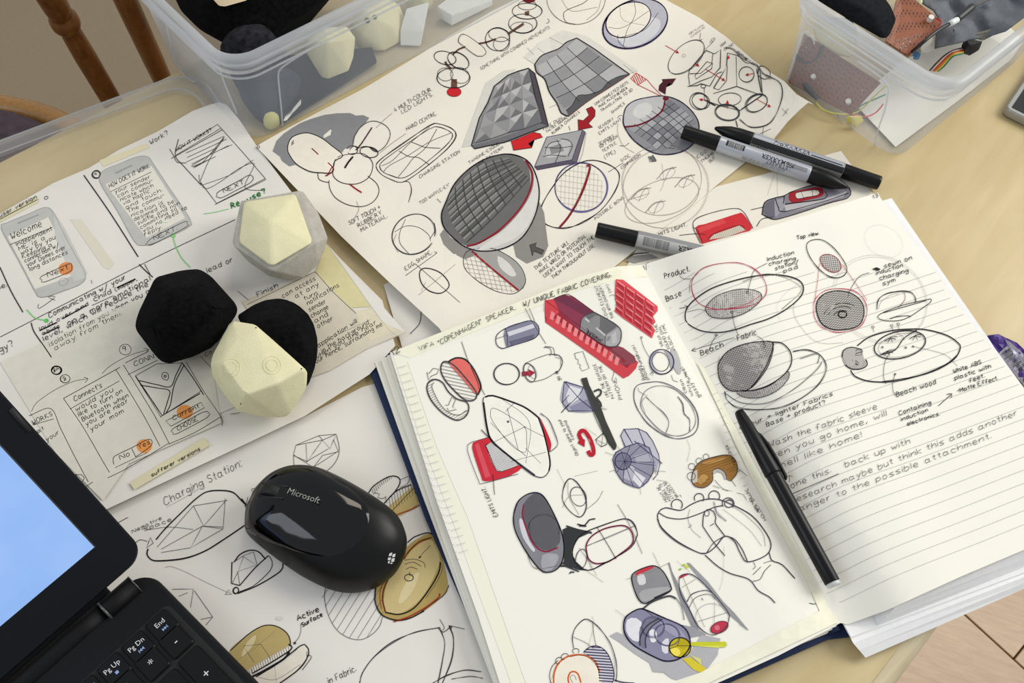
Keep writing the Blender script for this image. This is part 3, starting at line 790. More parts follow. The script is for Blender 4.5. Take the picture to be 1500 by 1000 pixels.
bpy.context.view_layer.update()
for x, y, r in ((538, 30, 6), (549, 25, 5)):
    c_, n_ = on_obj(o, x, y, .0003)
    if c_:
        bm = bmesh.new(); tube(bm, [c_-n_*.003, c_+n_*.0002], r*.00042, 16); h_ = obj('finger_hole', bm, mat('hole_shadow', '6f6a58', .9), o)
inbox('foam_model', [(588, -6, 14), (640, -20, 24), (632, 15, 5), (601, 22, 4), (596, 10, 10), (610, -10, 26), (630, -30, 24)], M_foam, 'cream foam model behind the white block in the left storage box', 'foam model', bev=.002)
inbox('foam_block', [(586, 44, 14), (586, 67, 3), (616, 68, 3), (620, 46, 13), (595, 12, 25), (629, 2, 24), (625, 22, 14)], M_foamw, 'white foam block standing beside the pierced foam model in the left storage box', 'foam block', bev=.0006, seg=1, sm=20)
inbox('foam_block', [(640, 9, 18), (662, 22, 14), (662, 38, 3), (641, 25, 4), (700, -14, 14), (722, 0, 8), (722, 8, 3), (682, -22, 18), (660, 0, 17)], M_foamw, 'long white foam block at the right end of the left storage box', 'foam block', bev=.0006, seg=1, sm=20)
inbox('foam_scrap', [(384, 168, 12), (396, 160, 14), (410, 166, 10), (412, 186, 3), (394, 193, 3), (384, 184, 4), (400, 172, 12)], mat('yellow_foam', 'd2cc84', .9), 'small yellow foam scrap in the bottom near corner of the left storage box', 'foam scrap', bev=.002)
inbox('felt_lump', [(338, 104, 34), (400, 92, 36), (446, 104, 24), (440, 140, 10), (412, 172, 5), (388, 186, 4), (372, 176, 6), (352, 146, 14), (400, 130, 24), (380, 110, 34)], mat('blue_grey_felt', '39424f', 1, .1, noise=.25, nscale=150, bump=.8, bscale=900), 'blue-grey felt piece low in the near corner of the left storage box', 'felt model', bev=.004, seg=3)
o = obj('torn_paper', thicken(sheet_bm('441 145 441 152 434 160 428 166 420 176 415 177 418 170 424 168 430 158', .013, 0), .0002), M_foamw); tag(o, 'torn strip of white paper low against the front wall of the left storage box', 'paper')

# ------------------------------------------------------------------ what lies in the right box
inbox('felt_lump', [(1165, -25, 66), (1188, -4, 70), (1240, 27, 70), (1293, 58, 66), (1303, 54, 66), (1314, 28, 70), (1306, 8, 72), (1282, -25, 70), (1240, 0, 82), (1280, 20, 80), (1210, -10, 76), (1250, 20, 40), (1295, 45, 40)], mat('charcoal_felt', '1c1e22', 1, .1, noise=.35, nscale=300, bump=.8, bscale=1500), 'charcoal felt covered model on top in the right storage box', 'felt model', bev=.004, seg=3)
def perf(name, pts, m, label, t=.0016, parent=None):
    """thin board through 4 picture points with heights"""
    bm = bmesh.new(); q = [P(x, y, z/1000) for x, y, z in pts]; n = (q[1]-q[0]).cross(q[2]-q[0]).normalized()
    if n.z < 0: n = -n
    a = [bm.verts.new(p) for p in q]; b = [bm.verts.new(p-n*t) for p in q]; k = len(q)
    bm.faces.new(a); bm.faces.new(b[::-1])
    for i in range(k): bm.faces.new((a[i], a[(i+1) % k], b[(i+1) % k], b[i]))
    bmesh.ops.recalc_face_normals(bm, faces=bm.faces[:]); return bm, q, n
def perf_mat(name, c1, c2, ang, sc_=390):
    m = mat(name, c1, .55, .4); nt = m.node_tree; b = nt.nodes['Principled BSDF']
    tc = nt.nodes.new('ShaderNodeTexCoord'); mp = nt.nodes.new('ShaderNodeMapping'); mp.inputs['Rotation'].default_value = (0, 0, ang); mp.inputs['Scale'].default_value = (sc_, sc_*.5, sc_)
    vo = nt.nodes.new('ShaderNodeTexVoronoi'); vo.inputs['Randomness'].default_value = 0; vo.inputs['Scale'].default_value = 1
    nt.links.new(tc.outputs['Object'], mp.inputs[0]); nt.links.new(mp.outputs[0], vo.inputs['Vector'])
    rr = nt.nodes.new('ShaderNodeMapRange'); rr.inputs[1].default_value = .25; rr.inputs[2].default_value = .42; nt.links.new(vo.outputs['Distance'], rr.inputs[0])
    mx = nt.nodes.new('ShaderNodeMix'); mx.data_type = 'RGBA'; nt.links.new(rr.outputs[0], mx.inputs[0])
    mx.inputs[6].default_value = (*lin(c2), 1); mx.inputs[7].default_value = (*lin(c1), 1); nt.links.new(mx.outputs[2], b.inputs['Base Color']); return m
M_perf = perf_mat('copper_stripboard', '8a4c2c', '4c2410', .7)
M_perf2 = perf_mat('brown_stripboard', '7a4630', '4a281c', .9)
def board(label, pts, m, standoffs, dots):
    bm, q, n = perf('circuit_board', pts, m, label); o = obj('circuit_board', bm, m); tag(o, label, 'circuit board'); bpy.context.view_layer.update()
    for x, y, s_ in standoffs:
        c_, n_ = on_obj(o, x, y, 0)
        if c_: b2 = bmesh.new(); tube(b2, [c_, c_+n_*.005], .0022*s_, 8); obj('standoff', b2, M_foamw, o, label='white nylon standoff')
    for x, y in dots:
        c_, n_ = on_obj(o, x, y, .0003)
        if c_: b2 = bmesh.new(); bmesh.ops.create_icosphere(b2, subdivisions=1, radius=.0007, matrix=Matrix.Translation(c_)); obj('solder_joint', b2, mat('solder', 'd8d8dc', .25, metal=.8), o, True, label='silver solder joint')
    return o
board('copper coloured stripboard with a white standoff beside the charcoal felt model, right storage box', [(1298, 60, 64), (1317, -14, 72), (1338, -2, 70), (1378, 30, 66), (1373, 41, 64), (1331, 82, 56)], M_perf, [(1361, 30, 1.2)], [(1326, 57), (1333, 61), (1323, 64), (1326, 68), (1319, 71)])
def rz(x, y, f=.75): return max(3.0, f*(238-.648*(1312-x)-y)*.44)
board('brown stripboard leaning inside the left wall of the right storage box', [(1155, 120, rz(1155, 120)), (1178, 49, rz(1178, 49, .72)), (1290, 121, rz(1290, 121, .72)), (1246, 168, rz(1246, 168))], M_perf2, [(1192, 114, 1), (1243, 150, 1.1)], [(1175, 66), (1181, 70), (1177, 74), (1263, 132)])
inbox('foam_model', [(1187, 40, 34), (1200, 24, 50), (1246, 26, 58), (1258, 45, 52), (1254, 88, 30), (1226, 83, 28), (1196, 66, 28), (1230, 50, 50), (1240, 30, 35), (1225, 60, 24)], M_foam, 'cream foam model pressed against the left wall of the right storage box', 'foam model', bev=.003, seg=3)
inbox('foam_scrap', [(1239, 170, 14), (1262, 168, 14), (1266, 177, 6), (1254, 188, 3), (1238, 180, 4), (1250, 172, 14)], mat('yellow_foam_cube', 'd8cc70', .9), 'small yellow foam cube in the near corner of the right storage box', 'foam scrap', bev=.001)
inbox('foam_block', [(1347, 72, 40), (1356, 58, 48), (1367, 44, 50), (1370, 62, 44), (1371, 73, 38), (1358, 78, 36), (1350, 77, 36)], M_foamw, 'small white foam piece under the copper stripboard in the right storage box', 'foam block', bev=.001)
inbox('foam_scrap', [(1338, -10, 60), (1350, -12, 64), (1352, 4, 60), (1347, 9, 58), (1340, 2, 58), (1345, -5, 50)], M_foam, 'cream foam scrap between the copper stripboard and the grey cloth', 'foam scrap', bev=.001)
# grey cloth
bm = sheet_bm('1346 -30 1352 4 1368 14 1378 30 1372 45 1370 70 1385 66 1420 58 1450 52 1475 44 1520 10 1560 -30', lambda x, y: .050+.006*math.sin(x*160)*math.sin(y*130+1)+.004*math.sin(x*90+y*60), 6)
tag(obj('grey_cloth', thicken(bm, .0016), mat('grey_flannel', '74787e', .95, .1, noise=.07, nscale=300, bump=.8, bscale=1400), None, True), 'folded grey flannel cloth at the back of the right storage box', 'cloth')
bm = sheet_bm('1250 150 1320 90 1380 60 1480 40 1500 60 1480 88 1400 150 1312 215', .0032, 0)
tag(obj('paper_sheet', thicken(bm, .0003), M_white), 'white paper lining the bottom of the right storage box', 'paper')
def wire(name, pts, r, col, label, parent=None, cat='wire', group=None, m=None):
    q = spl([P(x, y, z/1000) for x, y, z in pts], False, .003); bm = bmesh.new(); tube(bm, q, r, 8)
    o = obj(name, bm, m or mat(name+'_'+col, col, .45), parent, True)
    if parent is None: tag(o, label, cat, group)
    elif label: o['label'] = label
    return o
cb = wire('sensor_cable', [(1336, 76, 58), (1352, 62, 70), (1372, 46, 73), (1392, 34, 73)], .0016, '18181a', 'black cable with heat-shrink sleeve and white label over the grey cloth', cat='cable')
wire('label_band', [(1391, 35, 73.5), (1402, 29, 73.5)], .0028, 'd8e0dc', 'white label band', cb)
wire('sleeve', [(1401, 29, 73), (1424, 10, 74)], .0034, '141c1c', None, cb)
wire('thin_lead', [(1423, 11, 74), (1438, 4, 74), (1460, -6, 74)], .0009, '3c3830', None, cb)
wire('hookup_wire', [(1371, 27, 68), (1378, 30, 69), (1377, 38, 69), (1362, 54, 68), (1345, 69, 62)], .0007, 'b02424', 'thin red wire looping round the corner of the copper stripboard')
for i, (c, l_) in enumerate((('4a2c20', 'brown'), ('e8e4dc', 'white'), ('d03820', 'red'), ('e08020', 'orange'), ('e8d040', 'yellow'), ('208060', 'green'))):
    wire('ribbon_wire', [(1362+i*2.4, 103+i*.3, 10), (1372+i*2.2, 92+i*1.0, 22), (1384+i*1.4, 81+i*1.3, 34), (1396+i*.4, 74+i*1.5, 38), (1411, 70+i*1.7, 38)], .00075, c, l_+' wire of the ribbon cable in the right storage box')
inbox('connector_plug', [(1408, 66, 40), (1414, 56, 46), (1440, 60, 46), (1434, 74, 38), (1420, 82, 34), (1408, 78, 34), (1420, 66, 46)], M_dark, 'black connector at the end of the ribbon cable', 'connector', bev=.0006)
inbox('circuit_board', [(1418, 54, 44), (1440, 60, 40), (1470, 44, 42), (1458, 40, 48), (1418, 52, 47), (1470, 42, 46)], mat('grey_board', '6c6a60', .6, noise=.4, nscale=600), 'small grey circuit board behind the black connector', 'circuit board', bev=.0004)
inbox('sensor_part', [(1336, 80, 40), (1340, 73, 44), (1350, 78, 44), (1346, 88, 36), (1338, 88, 36)], mat('blue_part', '4a78a8', .3, noise=.6, nscale=400), 'small blue electronic part below the copper stripboard', 'electronic part', bev=.0006)
for pts, c, l_ in (([(1300, 124, 26), (1280, 142, 18), (1262, 160, 10), (1245, 167, 8), (1222, 166, 8), (1205, 160, 8), (1195, 150, 9)], 'cccb60', 'yellow wire curving under the brown stripboard'),
                  ([(1298, 138, 22), (1280, 146, 16), (1262, 154, 12), (1252, 163, 9)], '3e9a70', 'green wire behind the yellow wire in the right storage box'),
                  ([(1294, 152, 16), (1284, 164, 9), (1268, 171, 7), (1247, 168, 9)], 'd83048', 'pinkish red wire beside the yellow foam cube'),
                  ([(1166, 80, 24), (1182, 92, 20), (1198, 84, 26), (1206, 66, 34)], '22242c', 'upper thin black wire across the brown stripboard'),
                  ([(1165, 84, 22), (1180, 94, 18), (1194, 86, 24), (1202, 68, 32)], '22242c', 'lower thin black wire across the brown stripboard')):
    wire('hookup_wire', pts, .0007, c, l_)
inbox('component_strip', [(1174, 120, 14), (1182, 121, 16), (1200, 142, 10), (1196, 148, 6), (1178, 132, 8)], mat('dark_blue_part', '1a2a40', .5), 'dark blue component strip at the foot of the brown stripboard', 'electronic part', bev=.0004)

# ------------------------------------------------------------------ laptop
LZ = .0225
ra = math.radians(51.6); ROW = Vector((math.cos(ra), math.sin(ra), 0)); DN = Vector((math.sin(ra), -math.cos(ra), 0))
laptop = thing('laptop', 'open black laptop with a lit pale blue screen at the lower left', 'laptop', tuple(P(60, 960, S_C)))
M_lap = mat('laptop_shell', '08080a', .5, .22, noise=.1, nscale=900, bump=.25, bscale=2200)
M_bez = mat('laptop_bezel', '070a10', .4, .25)
M_key = mat('laptop_key', '060607', .45, .25)
ck = P(216, 833, LZ)   # back right corner of the deck, before rounding
def DK(a, b, z=LZ): p = ck+ROW*a+DN*b; return Vector((p.x, p.y, z))
ck0 = ck
# the deck: a along the back edge (0 = right end, negative to the left), b towards the user
co = hit(214, 832, (0, 0, LZ), UZ)
re1 = hit(380, 1000, (0, 0, LZ), UZ)
# place the corner where the back edge and the right edge meet
_e = re1-hit(245, 862, (0, 0, LZ), UZ); _e.normalize(); DN = _e; ROW = Vector((-DN.y, DN.x, 0))
o_ = hit(245, 862, (0, 0, LZ), UZ); bk = hit(205, 842, (0, 0, LZ), UZ)
b0 = (bk-o_).dot(DN); ck = o_+DN*(b0-.002)
def dk_pts(i, z, r=.014): return [DK(x, y, z) for x, y in rrect(-.37+i, -i, i, .25-i, r)]
bm = bmesh.new()
rs = loft(bm, [dk_pts(.004, S_C+.0006), dk_pts(.0012, .006), dk_pts(0, .012), dk_pts(0, .019), dk_pts(.0006, .0218), dk_pts(.002, LZ)])
bm.faces.new(rs[0][::-1]); bm.faces.new(rs[-1]); bmesh.ops.recalc_face_normals(bm, faces=bm.faces[:]); part('base', bm, M_lap, laptop)
# keys
def dkuv(x, y):
    p = hit(x, y, (0, 0, LZ+.002), UZ)-ck; return p.dot(ROW), p.dot(DN)
kst = dkuv(222, 972); kmi = dkuv(258, 940); ken = dkuv(237, 915); kpu = dkuv(163, 975); kpl = dkuv(303, 985)
pitch = (ken[0]-kpu[0])/2; pb_ = .0185
bm = bmesh.new()
wl = [DK(x, y, LZ+.0001) for x, y in rrect(-.355, ken[0]+pitch*.62, ken[1]-.0085, .125, .004)]
vs = [bm.verts.new(p) for p in wl]; bm.faces.new(vs); part('key_well', bm, mat('key_well_black', '0a0a0a', .7), laptop)
def key(a, b, w_, h_, txt=None, sub=None, ts=.0042):
    bm = bmesh.new()
    R2 = lambda i, z: [DK(a+x, b+y, z) for x, y in rrect(-w_/2+i, w_/2-i, -h_/2+i, h_/2-i, .0016, 4)]
    rs = loft(bm, [R2(0, LZ+.0002), R2(0, LZ+.0014), R2(.0005, LZ+.0020)]); bm.faces.new(rs[-1])
    bmesh.ops.recalc_face_normals(bm, faces=bm.faces[:]); k_ = part('key', bm, M_key, laptop)
    if txt: ptext(txt, ts, DK(a-(0 if len(txt) == 1 else .0002), b+(ts*.3 if not sub else -.0003), LZ+.0021), ROW, -DN, M_print, k_, 'key_legend', 'CENTER', label='white key legend')
    if sub:
        b2 = bmesh.new()
        for q in sub: b2.faces.new([b2.verts.new(DK(a+x*.001, b+.0028-y*.001, LZ+.00222)) for x, y in q])
        part('key_symbol', b2, M_blue, k_, label='pale blue media symbol')
kw = pitch*.86
tri = lambda x, d: [(x, -1), (x+1.5*d, 0), (x, 1)] if d > 0 else [(x, 1), (x+1.5*d, 0), (x, -1)]
yr = ken[1]
key(ken[0], yr, kw, .0145, 'End', [tri(-1.6, 1), tri(-.1, 1), [(1.5, -1), (1.9, -1), (1.9, 1), (1.5, 1)]])
key(ken[0]-pitch, yr, kw, .0145, 'Pg Dn', [tri(1.9, -1), tri(.4, -1), [(-1.6, -1), (-1.2, -1), (-1.2, 1), (-1.6, 1)]])
key(ken[0]-2*pitch, yr, kw, .0145, 'Pg Up', [[(-.9, -.9), (.9, -.9), (.9, .9), (-.9, .9)]])
key(ken[0]-3*pitch, yr, kw, .0145, 'Home', [tri(-.5, 1)])
key(ken[0]-4*pitch, yr, kw, .0145, 'Del')
y2 = kst[1]; p2 = pitch
key(kmi[0], y2, kw, .0155, '-', None, .007); key(kmi[0]-p2, y2, kw, .0155, '*', None, .007); key(kmi[0]-2*p2, y2, kw, .0155, '/', None, .005); key(kmi[0]-3*p2, y2, kw, .0155, 'Num', None, .0036)
key(kmi[0], y2+.0275, kw, .0345, '+', None, .007)
for i, s_ in enumerate('987'): key(kmi[0]-p2*(i+1), y2+.019, kw, .0158, s_, None, .005)
for i, s_ in enumerate('654'): key(kmi[0]-p2*(i+1), y2+.038, kw, .0158, s_, None, .005)
# hinge
TH = math.radians(50); LU = -DN*math.cos(TH)+UZ*math.sin(TH); LN = ROW.cross(LU).normalized()
if LN.z < 0: LN = -LN
hy = -.001
ha = (hit(146, 884, (0, 0, LZ+.001), UZ)-ck).dot(ROW); hb = (hit(192, 850, (0, 0, LZ+.001), UZ)-ck).dot(ROW)
bm = bmesh.new(); tube(bm, [DK(ha, .0045, LZ-.001), DK(ha+.0006, .0045, LZ-.001), DK(hb, .0045, LZ-.001)], [.0062, .0066, .0066], 24); part('hinge', bm, M_lap, laptop, True)
bm = bmesh.new(); tube(bm, [DK(ha-.0012, .0045, LZ-.001), DK(ha+.0002, .0045, LZ-.001)], .0069, 24); tube(bm, [DK(hb-.0002, .0045, LZ-.001), DK(hb+.0005, .0045, LZ-.001)], .0069, 24)
part('hinge_ring', bm, mat('hinge_grey', '5a5a5a', .35, metal=.5), laptop, True, label='grey hinge end ring')
bm = bmesh.new(); tube(bm, [DK(-.33, .003, LZ-.003), DK(ha-.016, .003, LZ-.003), DK(ha-.0015, .003, LZ-.003)], .0068, 20); part('hinge_bar', bm, M_lap, laptop, True)
bm = bmesh.new(); box(bm, DK(-.195, -.003, .0125), ROW*.172, DN*.010, UZ*.0075, .002); part('rear_strip', bm, M_lap, laptop)
# lid: its plane passes just above the hinge
hp = DK(0, -.001, LZ+.004)
def LP(px_, py_): return hit(px_, py_, hp, LN)
sc0 = LP(138, 801)
er = LP(180, 772); eb = LP(172, 848)
ru = (er-hp).dot(ROW); bu = (eb-hp).dot(LU); su, sv = (sc0-hp).dot(ROW), (sc0-hp).dot(LU)
def LQ(a, b, t=0.0): return hp+ROW*a+LU*b+LN*t
def lrr(i, t, r=.012): return [LQ(x, y, t) for x, y in rrect(-.345+i, ru-i, bu+i, bu+.235-i, r)]
bm = bmesh.new(); rs = loft(bm, [lrr(.002, -.0075), lrr(0, -.006), lrr(0, -.001), lrr(.001, 0)]); bm.faces.new(rs[0][::-1]); bm.faces.new(rs[-1]); bmesh.ops.recalc_face_normals(bm, faces=bm.faces[:])
part('lid', bm, M_bez, laptop)
sw = su+.345-(ru-su)
def SR(i, t): return [LQ(su-sw+i, sv+i, t), LQ(su-i, sv+i, t), LQ(su-i, sv+.195-i, t), LQ(su-sw+i, sv+.195-i, t)]
M_scr = bpy.data.materials.new('lit_screen'); M_scr.use_nodes = True; nt = M_scr.node_tree; b = nt.nodes['Principled BSDF']
b.inputs['Base Color'].default_value = (.02, .03, .05, 1); b.inputs['Roughness'].default_value = .3
n1 = nt.nodes.new('ShaderNodeTexNoise'); n1.inputs['Scale'].default_value = 30; n1.inputs['Detail'].default_value = 5
tc = nt.nodes.new('ShaderNodeTexCoord'); nt.links.new(tc.outputs['Object'], n1.inputs['Vector'])
mx = nt.nodes.new('ShaderNodeMix'); mx.data_type = 'RGBA'; nt.links.new(n1.outputs[0], mx.inputs[0])
mx.inputs[6].default_value = (*lin('84aef0'), 1); mx.inputs[7].default_value = (*lin('a2c6f8'), 1); nt.links.new(mx.outputs[2], b.inputs['Emission Color']); b.inputs['Emission Strength'].default_value = .95
bm = bmesh.new(); bm.faces.new([bm.verts.new(p) for p in SR(0, .0003)]); bmesh.ops.recalc_face_normals(bm, faces=bm.faces[:]); part('screen', bm, M_scr, laptop, label='pale blue lit screen')
bm = bmesh.new()
q0, q1 = SR(-.0008, .0002), SR(0, .0006)
for i in range(4): bm.faces.new([bm.verts.new(p) for p in (q0[i], q0[(i+1) % 4], q1[(i+1) % 4], q1[i])])
part('screen_frame', bm, M_dark, laptop)
def slot(px0, py0, px1, py1, r):
    a_, b_ = LP(px0, py0), LP(px1, py1); bm = bmesh.new(); tube(bm, [a_, a_.lerp(b_, .02), a_.lerp(b_, .98), b_], [r*.6, r, r, r*.6], 10); part('rubber_bumper', bm, M_dark, laptop, True)
slot(15, 598, 43, 632, .0016)

# ------------------------------------------------------------------ markers and pen
M_cap = mat('marker_cap_black', '050506', .36, .3)
M_sil = mat('marker_label_silver', 'b8bcc4', .35, .5, metal=.35)
M_mgrey = mat('marker_grey', '8c8c8e', .45, .4)
def along(a, b, prof, bm, n=28, flat=None):
    d = b-a; L = d.length; tube(bm, [a+d*(t/L) for t, r in prof], [r for t, r in prof], n, True, flat)
def cyl_text(txt, size, a, d, r, along_at, ang0, m, parent, name='printed_text', flip=False, h=1.0, bold=.0):
    """text wrapped on the barrel: runs along the axis, reading direction d (reversed if flip)"""
    cu = bpy.data.curves.new(name, 'FONT'); cu.body = txt; cu.size = size; cu.offset = bold; cu.resolution_u = 2
    o = bpy.data.objects.new(name, cu); COL.objects.link(o); bpy.context.view_layer.update()
    me = bpy.data.meshes.new_from_object(o.evaluated_get(bpy.context.evaluated_depsgraph_get())); bpy.data.objects.remove(o)
    bm = bmesh.new(); bm.from_mesh(me); s_ = -1 if flip else 1
    side = d.cross(UZ).normalized(); up = side.cross(d).normalized()
    if up.z < 0: up = -up
    far = side if side.y > 0 else -side          # away from the viewer
    for v in bm.verts:
        x, y = v.co.x, v.co.y*h; a_ = ang0+s_*y/r
        v.co = a+d*(along_at+s_*x)+(up*math.cos(a_)+far*math.sin(a_))*(r+.00012)
    return part(name, bm, m, parent)
def cyl_patch(a, d, r, t0, t1, a0, a1, m, parent, name):
    bm = bmesh.new(); side = d.cross(UZ).normalized(); up = side.cross(d).normalized()
    if up.z < 0: up = -up
    far = side if side.y > 0 else -side
    row_ = lambda t: [bm.verts.new(a+d*t+(up*math.cos(x)+far*math.sin(x))*(r+.00006)) for x in [a0+(a1-a0)*i/10 for i in range(11)]]
    A_, B_ = row_(t0), row_(t1)
    for i in range(10): bm.faces.new((A_[i], A_[i+1], B_[i+1], B_[i]))
    bmesh.ops.recalc_face_normals(bm, faces=bm.faces[:]); return part(name, bm, m, parent)
def Z4(x, y, z): return P(980+x/4.545, 160+y/4.545, z)
M_kprint = mat('black_print', '141416', .5)
M_clearb = mat('marker_label_grey', '9a9690', .35, metal=.2)
def marker(label, a, b, fr, m_body, r, label_parts):
    """a = end of the big cap, b = tip of the pointed cap; fr = share of the length at each joint"""
    d = (b-a); L = d.length; d.normalize(); f0, f1 = fr[0]*L, fr[1]*L
    t = thing('marker_pen', label, 'marker pen', tuple(a))
    bm = bmesh.new(); along(a, b, [(0, r*.80), (.0006, r*.86), (.002, r*.88), (f0*.5, r*.9), (f0-.001, r*.94), (f0, r*.9)], bm); part('cap', bm, M_cap, t, True)
    bm = bmesh.new(); along(a, b, [(f0-.0002, r*.98), (f0+.0004, r), (f1-.0004, r), (f1+.0002, r*.98)], bm); part('barrel', bm, m_body, t, True, label=label_parts.get('barrel'))
    bm = bmesh.new(); l2 = L-f1; along(a, b, [(f1, r*.96), (f1+.0006, r*1.0), (f1+l2*.38, r*.97), (f1+l2*.62, r*.82), (f1+l2*.82, r*.52), (f1+l2*.95, r*.28), (L-.0006, r*.2), (L, r*.12)], bm)
    part('pointed_cap', bm, M_cap, t, True)
    return t, a, d, r, f0, f1, L
rA = .0072; zb = .0012+rA
t, a, d, r, f0, f1, L = marker('silver marker pen lying in front, big black cap on the faceted ball sketch', Z4(90, 148, zb+.0022), Z4(1188, 520, zb-.001), (.222, .770), M_sil, rA, {'barrel': 'silver printed barrel'})
cyl_patch(a, d, r, f0+.006, f0+.0225, -.72, -.02, M_kprint, t, 'colour_patch')
for i in range(3): cyl_text('PURPLE BLACK', .0020, a, d, r+.0001, f0+.021, -.10-.20*i, M_print, t, flip=True)
cyl_text('LETRASET', .0050, a, d, r, f0+(f1-f0)*.80, -.74, M_kprint, t, flip=True)
cyl_text('ProMARKER', .0056, a, d, r, f0+(f1-f0)*.83, -.20, M_kprint, t, flip=True, bold=.0001)
for i in range(2): cyl_text('ALCOHOL BASED MARKER TWIN TIP NON TOXIC', .0017, a, d, r, f0+(f1-f0)*.75, -1.30-.22*i, mat('grey_small_print', '4a4a50', .5), t, flip=True)
cyl_patch(a, d, r, f1-.021, f1-.003, -.75, -.2, mat('tip_icon_grey', '8a8a8c', .5), t, 'tip_icon')
t, a, d, r, f0, f1, L = marker('black and grey marker pen lying behind the silver one, cap pointing left', Z4(1402, 492, zb), Z4(304, 124, zb+.002), (.222, .772), M_clearb, rA*.98, {'barrel': 'grey barrel with a black band'})
cyl_patch(a, d, r, f0, f1, -1.20, -.42, M_kprint, t, 'black_band')
cyl_patch(a, d, r, f0+.001, f1-.001, -.42, .9, M_sil, t, 'white_line')
cyl_text('PROMARKER', .0062, a, d, r, f0+(f1-f0)*.80, .58, M_kprint, t, flip=False, bold=.0002)if False else cyl_text('ProMARKER', .0062, a, -d, r, -(f0+(f1-f0)*.78), -.34, M_kprint, t, bold=.0001)
cyl_patch(a, d, r, f0+.002, f0+.030, -.30, -.12, M_kprint, t, 'small_print_band')
cyl_text('LETRASET', .0034, a, -d, r, -(f0+(f1-f0)*.99), -1.5, M_kprint, t)
ga = lambda x, y, z: P(740+x/3.7025, 240+y/3.7025, z)
t, a, d, r, f0, f1, L = marker('grey marker pen with a black cap running under the top of the notebook', ga(494, 357, .0100), ga(1370, 560, .0086), (.252, .80), M_mgrey, rA, {'barrel': 'grey printed barrel'})
cyl_patch(a, d, r, f0+.0005, f0+.040, -1.5, -.1, mat('pale_label', 'b4b4b0', .5), t, 'paper_label')
for i in range(6): cyl_text('NE PAS LAISSER A LA PORTEE', .0016, a, d, r+.0001, f0+.026, -.22-.17*i, M_kprint, t, flip=True)
cyl_text('ProMARKER', .0058, a, d, r+.0001, f0+.064, -.35, M_kprint, t, flip=True, bold=.0001)
# fineliner on the gutter
zp = lambda x, y: P(1060+x/3.571, 590+y/3.571, 0)
def onR(x, y, dz): p = on(1060+x/3.571, 590+y/3.571, S_R); return p
a = P(1060+78/3.571, 590+42/3.571, ZG+.0145); b = P(1060+580/3.571, 590+958/3.571, ZG+.0105)
pen = thing('fineliner_pen', 'black capped fineliner pen lying along the notebook gutter', 'pen', tuple(a))
d = b-a; L = d.length; fp = .385*L
bm = bmesh.new(); along(a, b, [(0, .0024), (.0006, .0032), (.004, .0038), (.012, .0046), (.022, .0049), (fp-.001, .0058), (fp, .0056)], bm); part('cap', bm, M_cap, pen, True)
bm = bmesh.new(); along(a, b, [(fp-.001, .0052), (fp+.001, .0052), (L*.7, .0051), (L-.003, .0050), (L-.0025, .0048)], bm); part('barrel', bm, M_cap, pen, True)
bm = bmesh.new(); along(a, b, [(L-.0028, .0045), (L-.0006, .0045), (L, .0040)], bm); part('end_plug', bm, mat('clear_plug', 'c8ccc8', .2, .6), pen, True, label='pale translucent end plug')
dn = d.normalized(); sd = Vector((dn.y, -dn.x, 0)).normalized()
if sd.x < 0: sd = -sd
bm = bmesh.new(); cp_ = []
for t_, o_ in ((.017, .0025), (.022, .0049), (.030, .0066), (.042, .0070), (.054, .0068), (.0565, .0055)): cp_.append(a+dn*t_+sd*o_+UZ*(.0012))
tube(bm, cp_, [.0009, .0013, .0014, .0014, .0013, .0008], 10); part('clip', bm, M_cap, pen, True)

# ------------------------------------------------------------------ phone at the right edge, wrapper
pc = P(1468, 164, .004); pr = P(1506, 108, .004); pl_ = P(1510, 187, .004)
d1 = (pr-pc); d1.z = 0; d1.normalize(); d2 = Vector((d1.y, -d1.x, 0))
if d2.dot(pl_-pc) < 0: d2 = -d2
phone = thing('smartphone', 'black-screened phone in a silver metal case at the right edge of the table', 'smartphone', tuple(pc+d1*.05+d2*.03))
def PH(i, z, r): return [pc+d1*x+d2*y+UZ*(z-.004) for x, y in rrect(i, .135-i, i, .068-i, r)]
bm = bmesh.new(); rs = loft(bm, [PH(.0015, .0006, .005), PH(0, .002, .006), PH(0, .0078, .006), PH(.0012, .0092, .005)]); bm.faces.new(rs[0][::-1]); bm.faces.new(rs[-1]); bmesh.ops.recalc_face_normals(bm, faces=bm.faces[:])
part('case', bm, mat('silver_case', 'a8a8a4', .35, metal=.5), phone, label='silver metal case')
bm = bmesh.new(); rs = loft(bm, [PH(.0045, .00921, .0015), PH(.0048, .0096, .0012)]); bm.faces.new(rs[-1]); part('screen', bm, mat('dark_glass', '2a2c2a', .15), phone, label='dark glass screen')
wr = thing('chocolate_wrapper', 'crumpled purple and silver sweet wrapper with a barcode by the notebook edge', 'wrapper', tuple(P(1490, 530, .0)))
def S_W(x, y): return .009+.0025*math.sin(x*330+1)*math.cos(y*270)+.0012*math.sin(x*700+y*500)
M_purple = mat('purple_foil', '43267a', .45, .4, noise=.25, nscale=80); M_foil = mat('silver_foil', 'a8a6b4', .5, .4, metal=.5, noise=.1, nscale=90)
bm = sheet_bm('1436 500 1447 491 1462 489 1475 495 1490 502 1530 540 1560 620 1540 660 1500 560', S_W, 7); part('foil', thicken(bm, .0006), M_purple, wr, label='purple foil')
bm = sheet_bm('1472 498 1480 502 1530 546 1540 560 1500 535 1478 512', S_W, 7, .0006); part('seam', bm, M_foil, wr, label='silver blue foil seam')
bm = sheet_bm('1462 518 1476 506 1530 548 1530 600 1492 556', S_W, 7, .0004); part('barcode_panel', bm, M_foil, wr, label='silver barcode panel')
bm = bmesh.new()
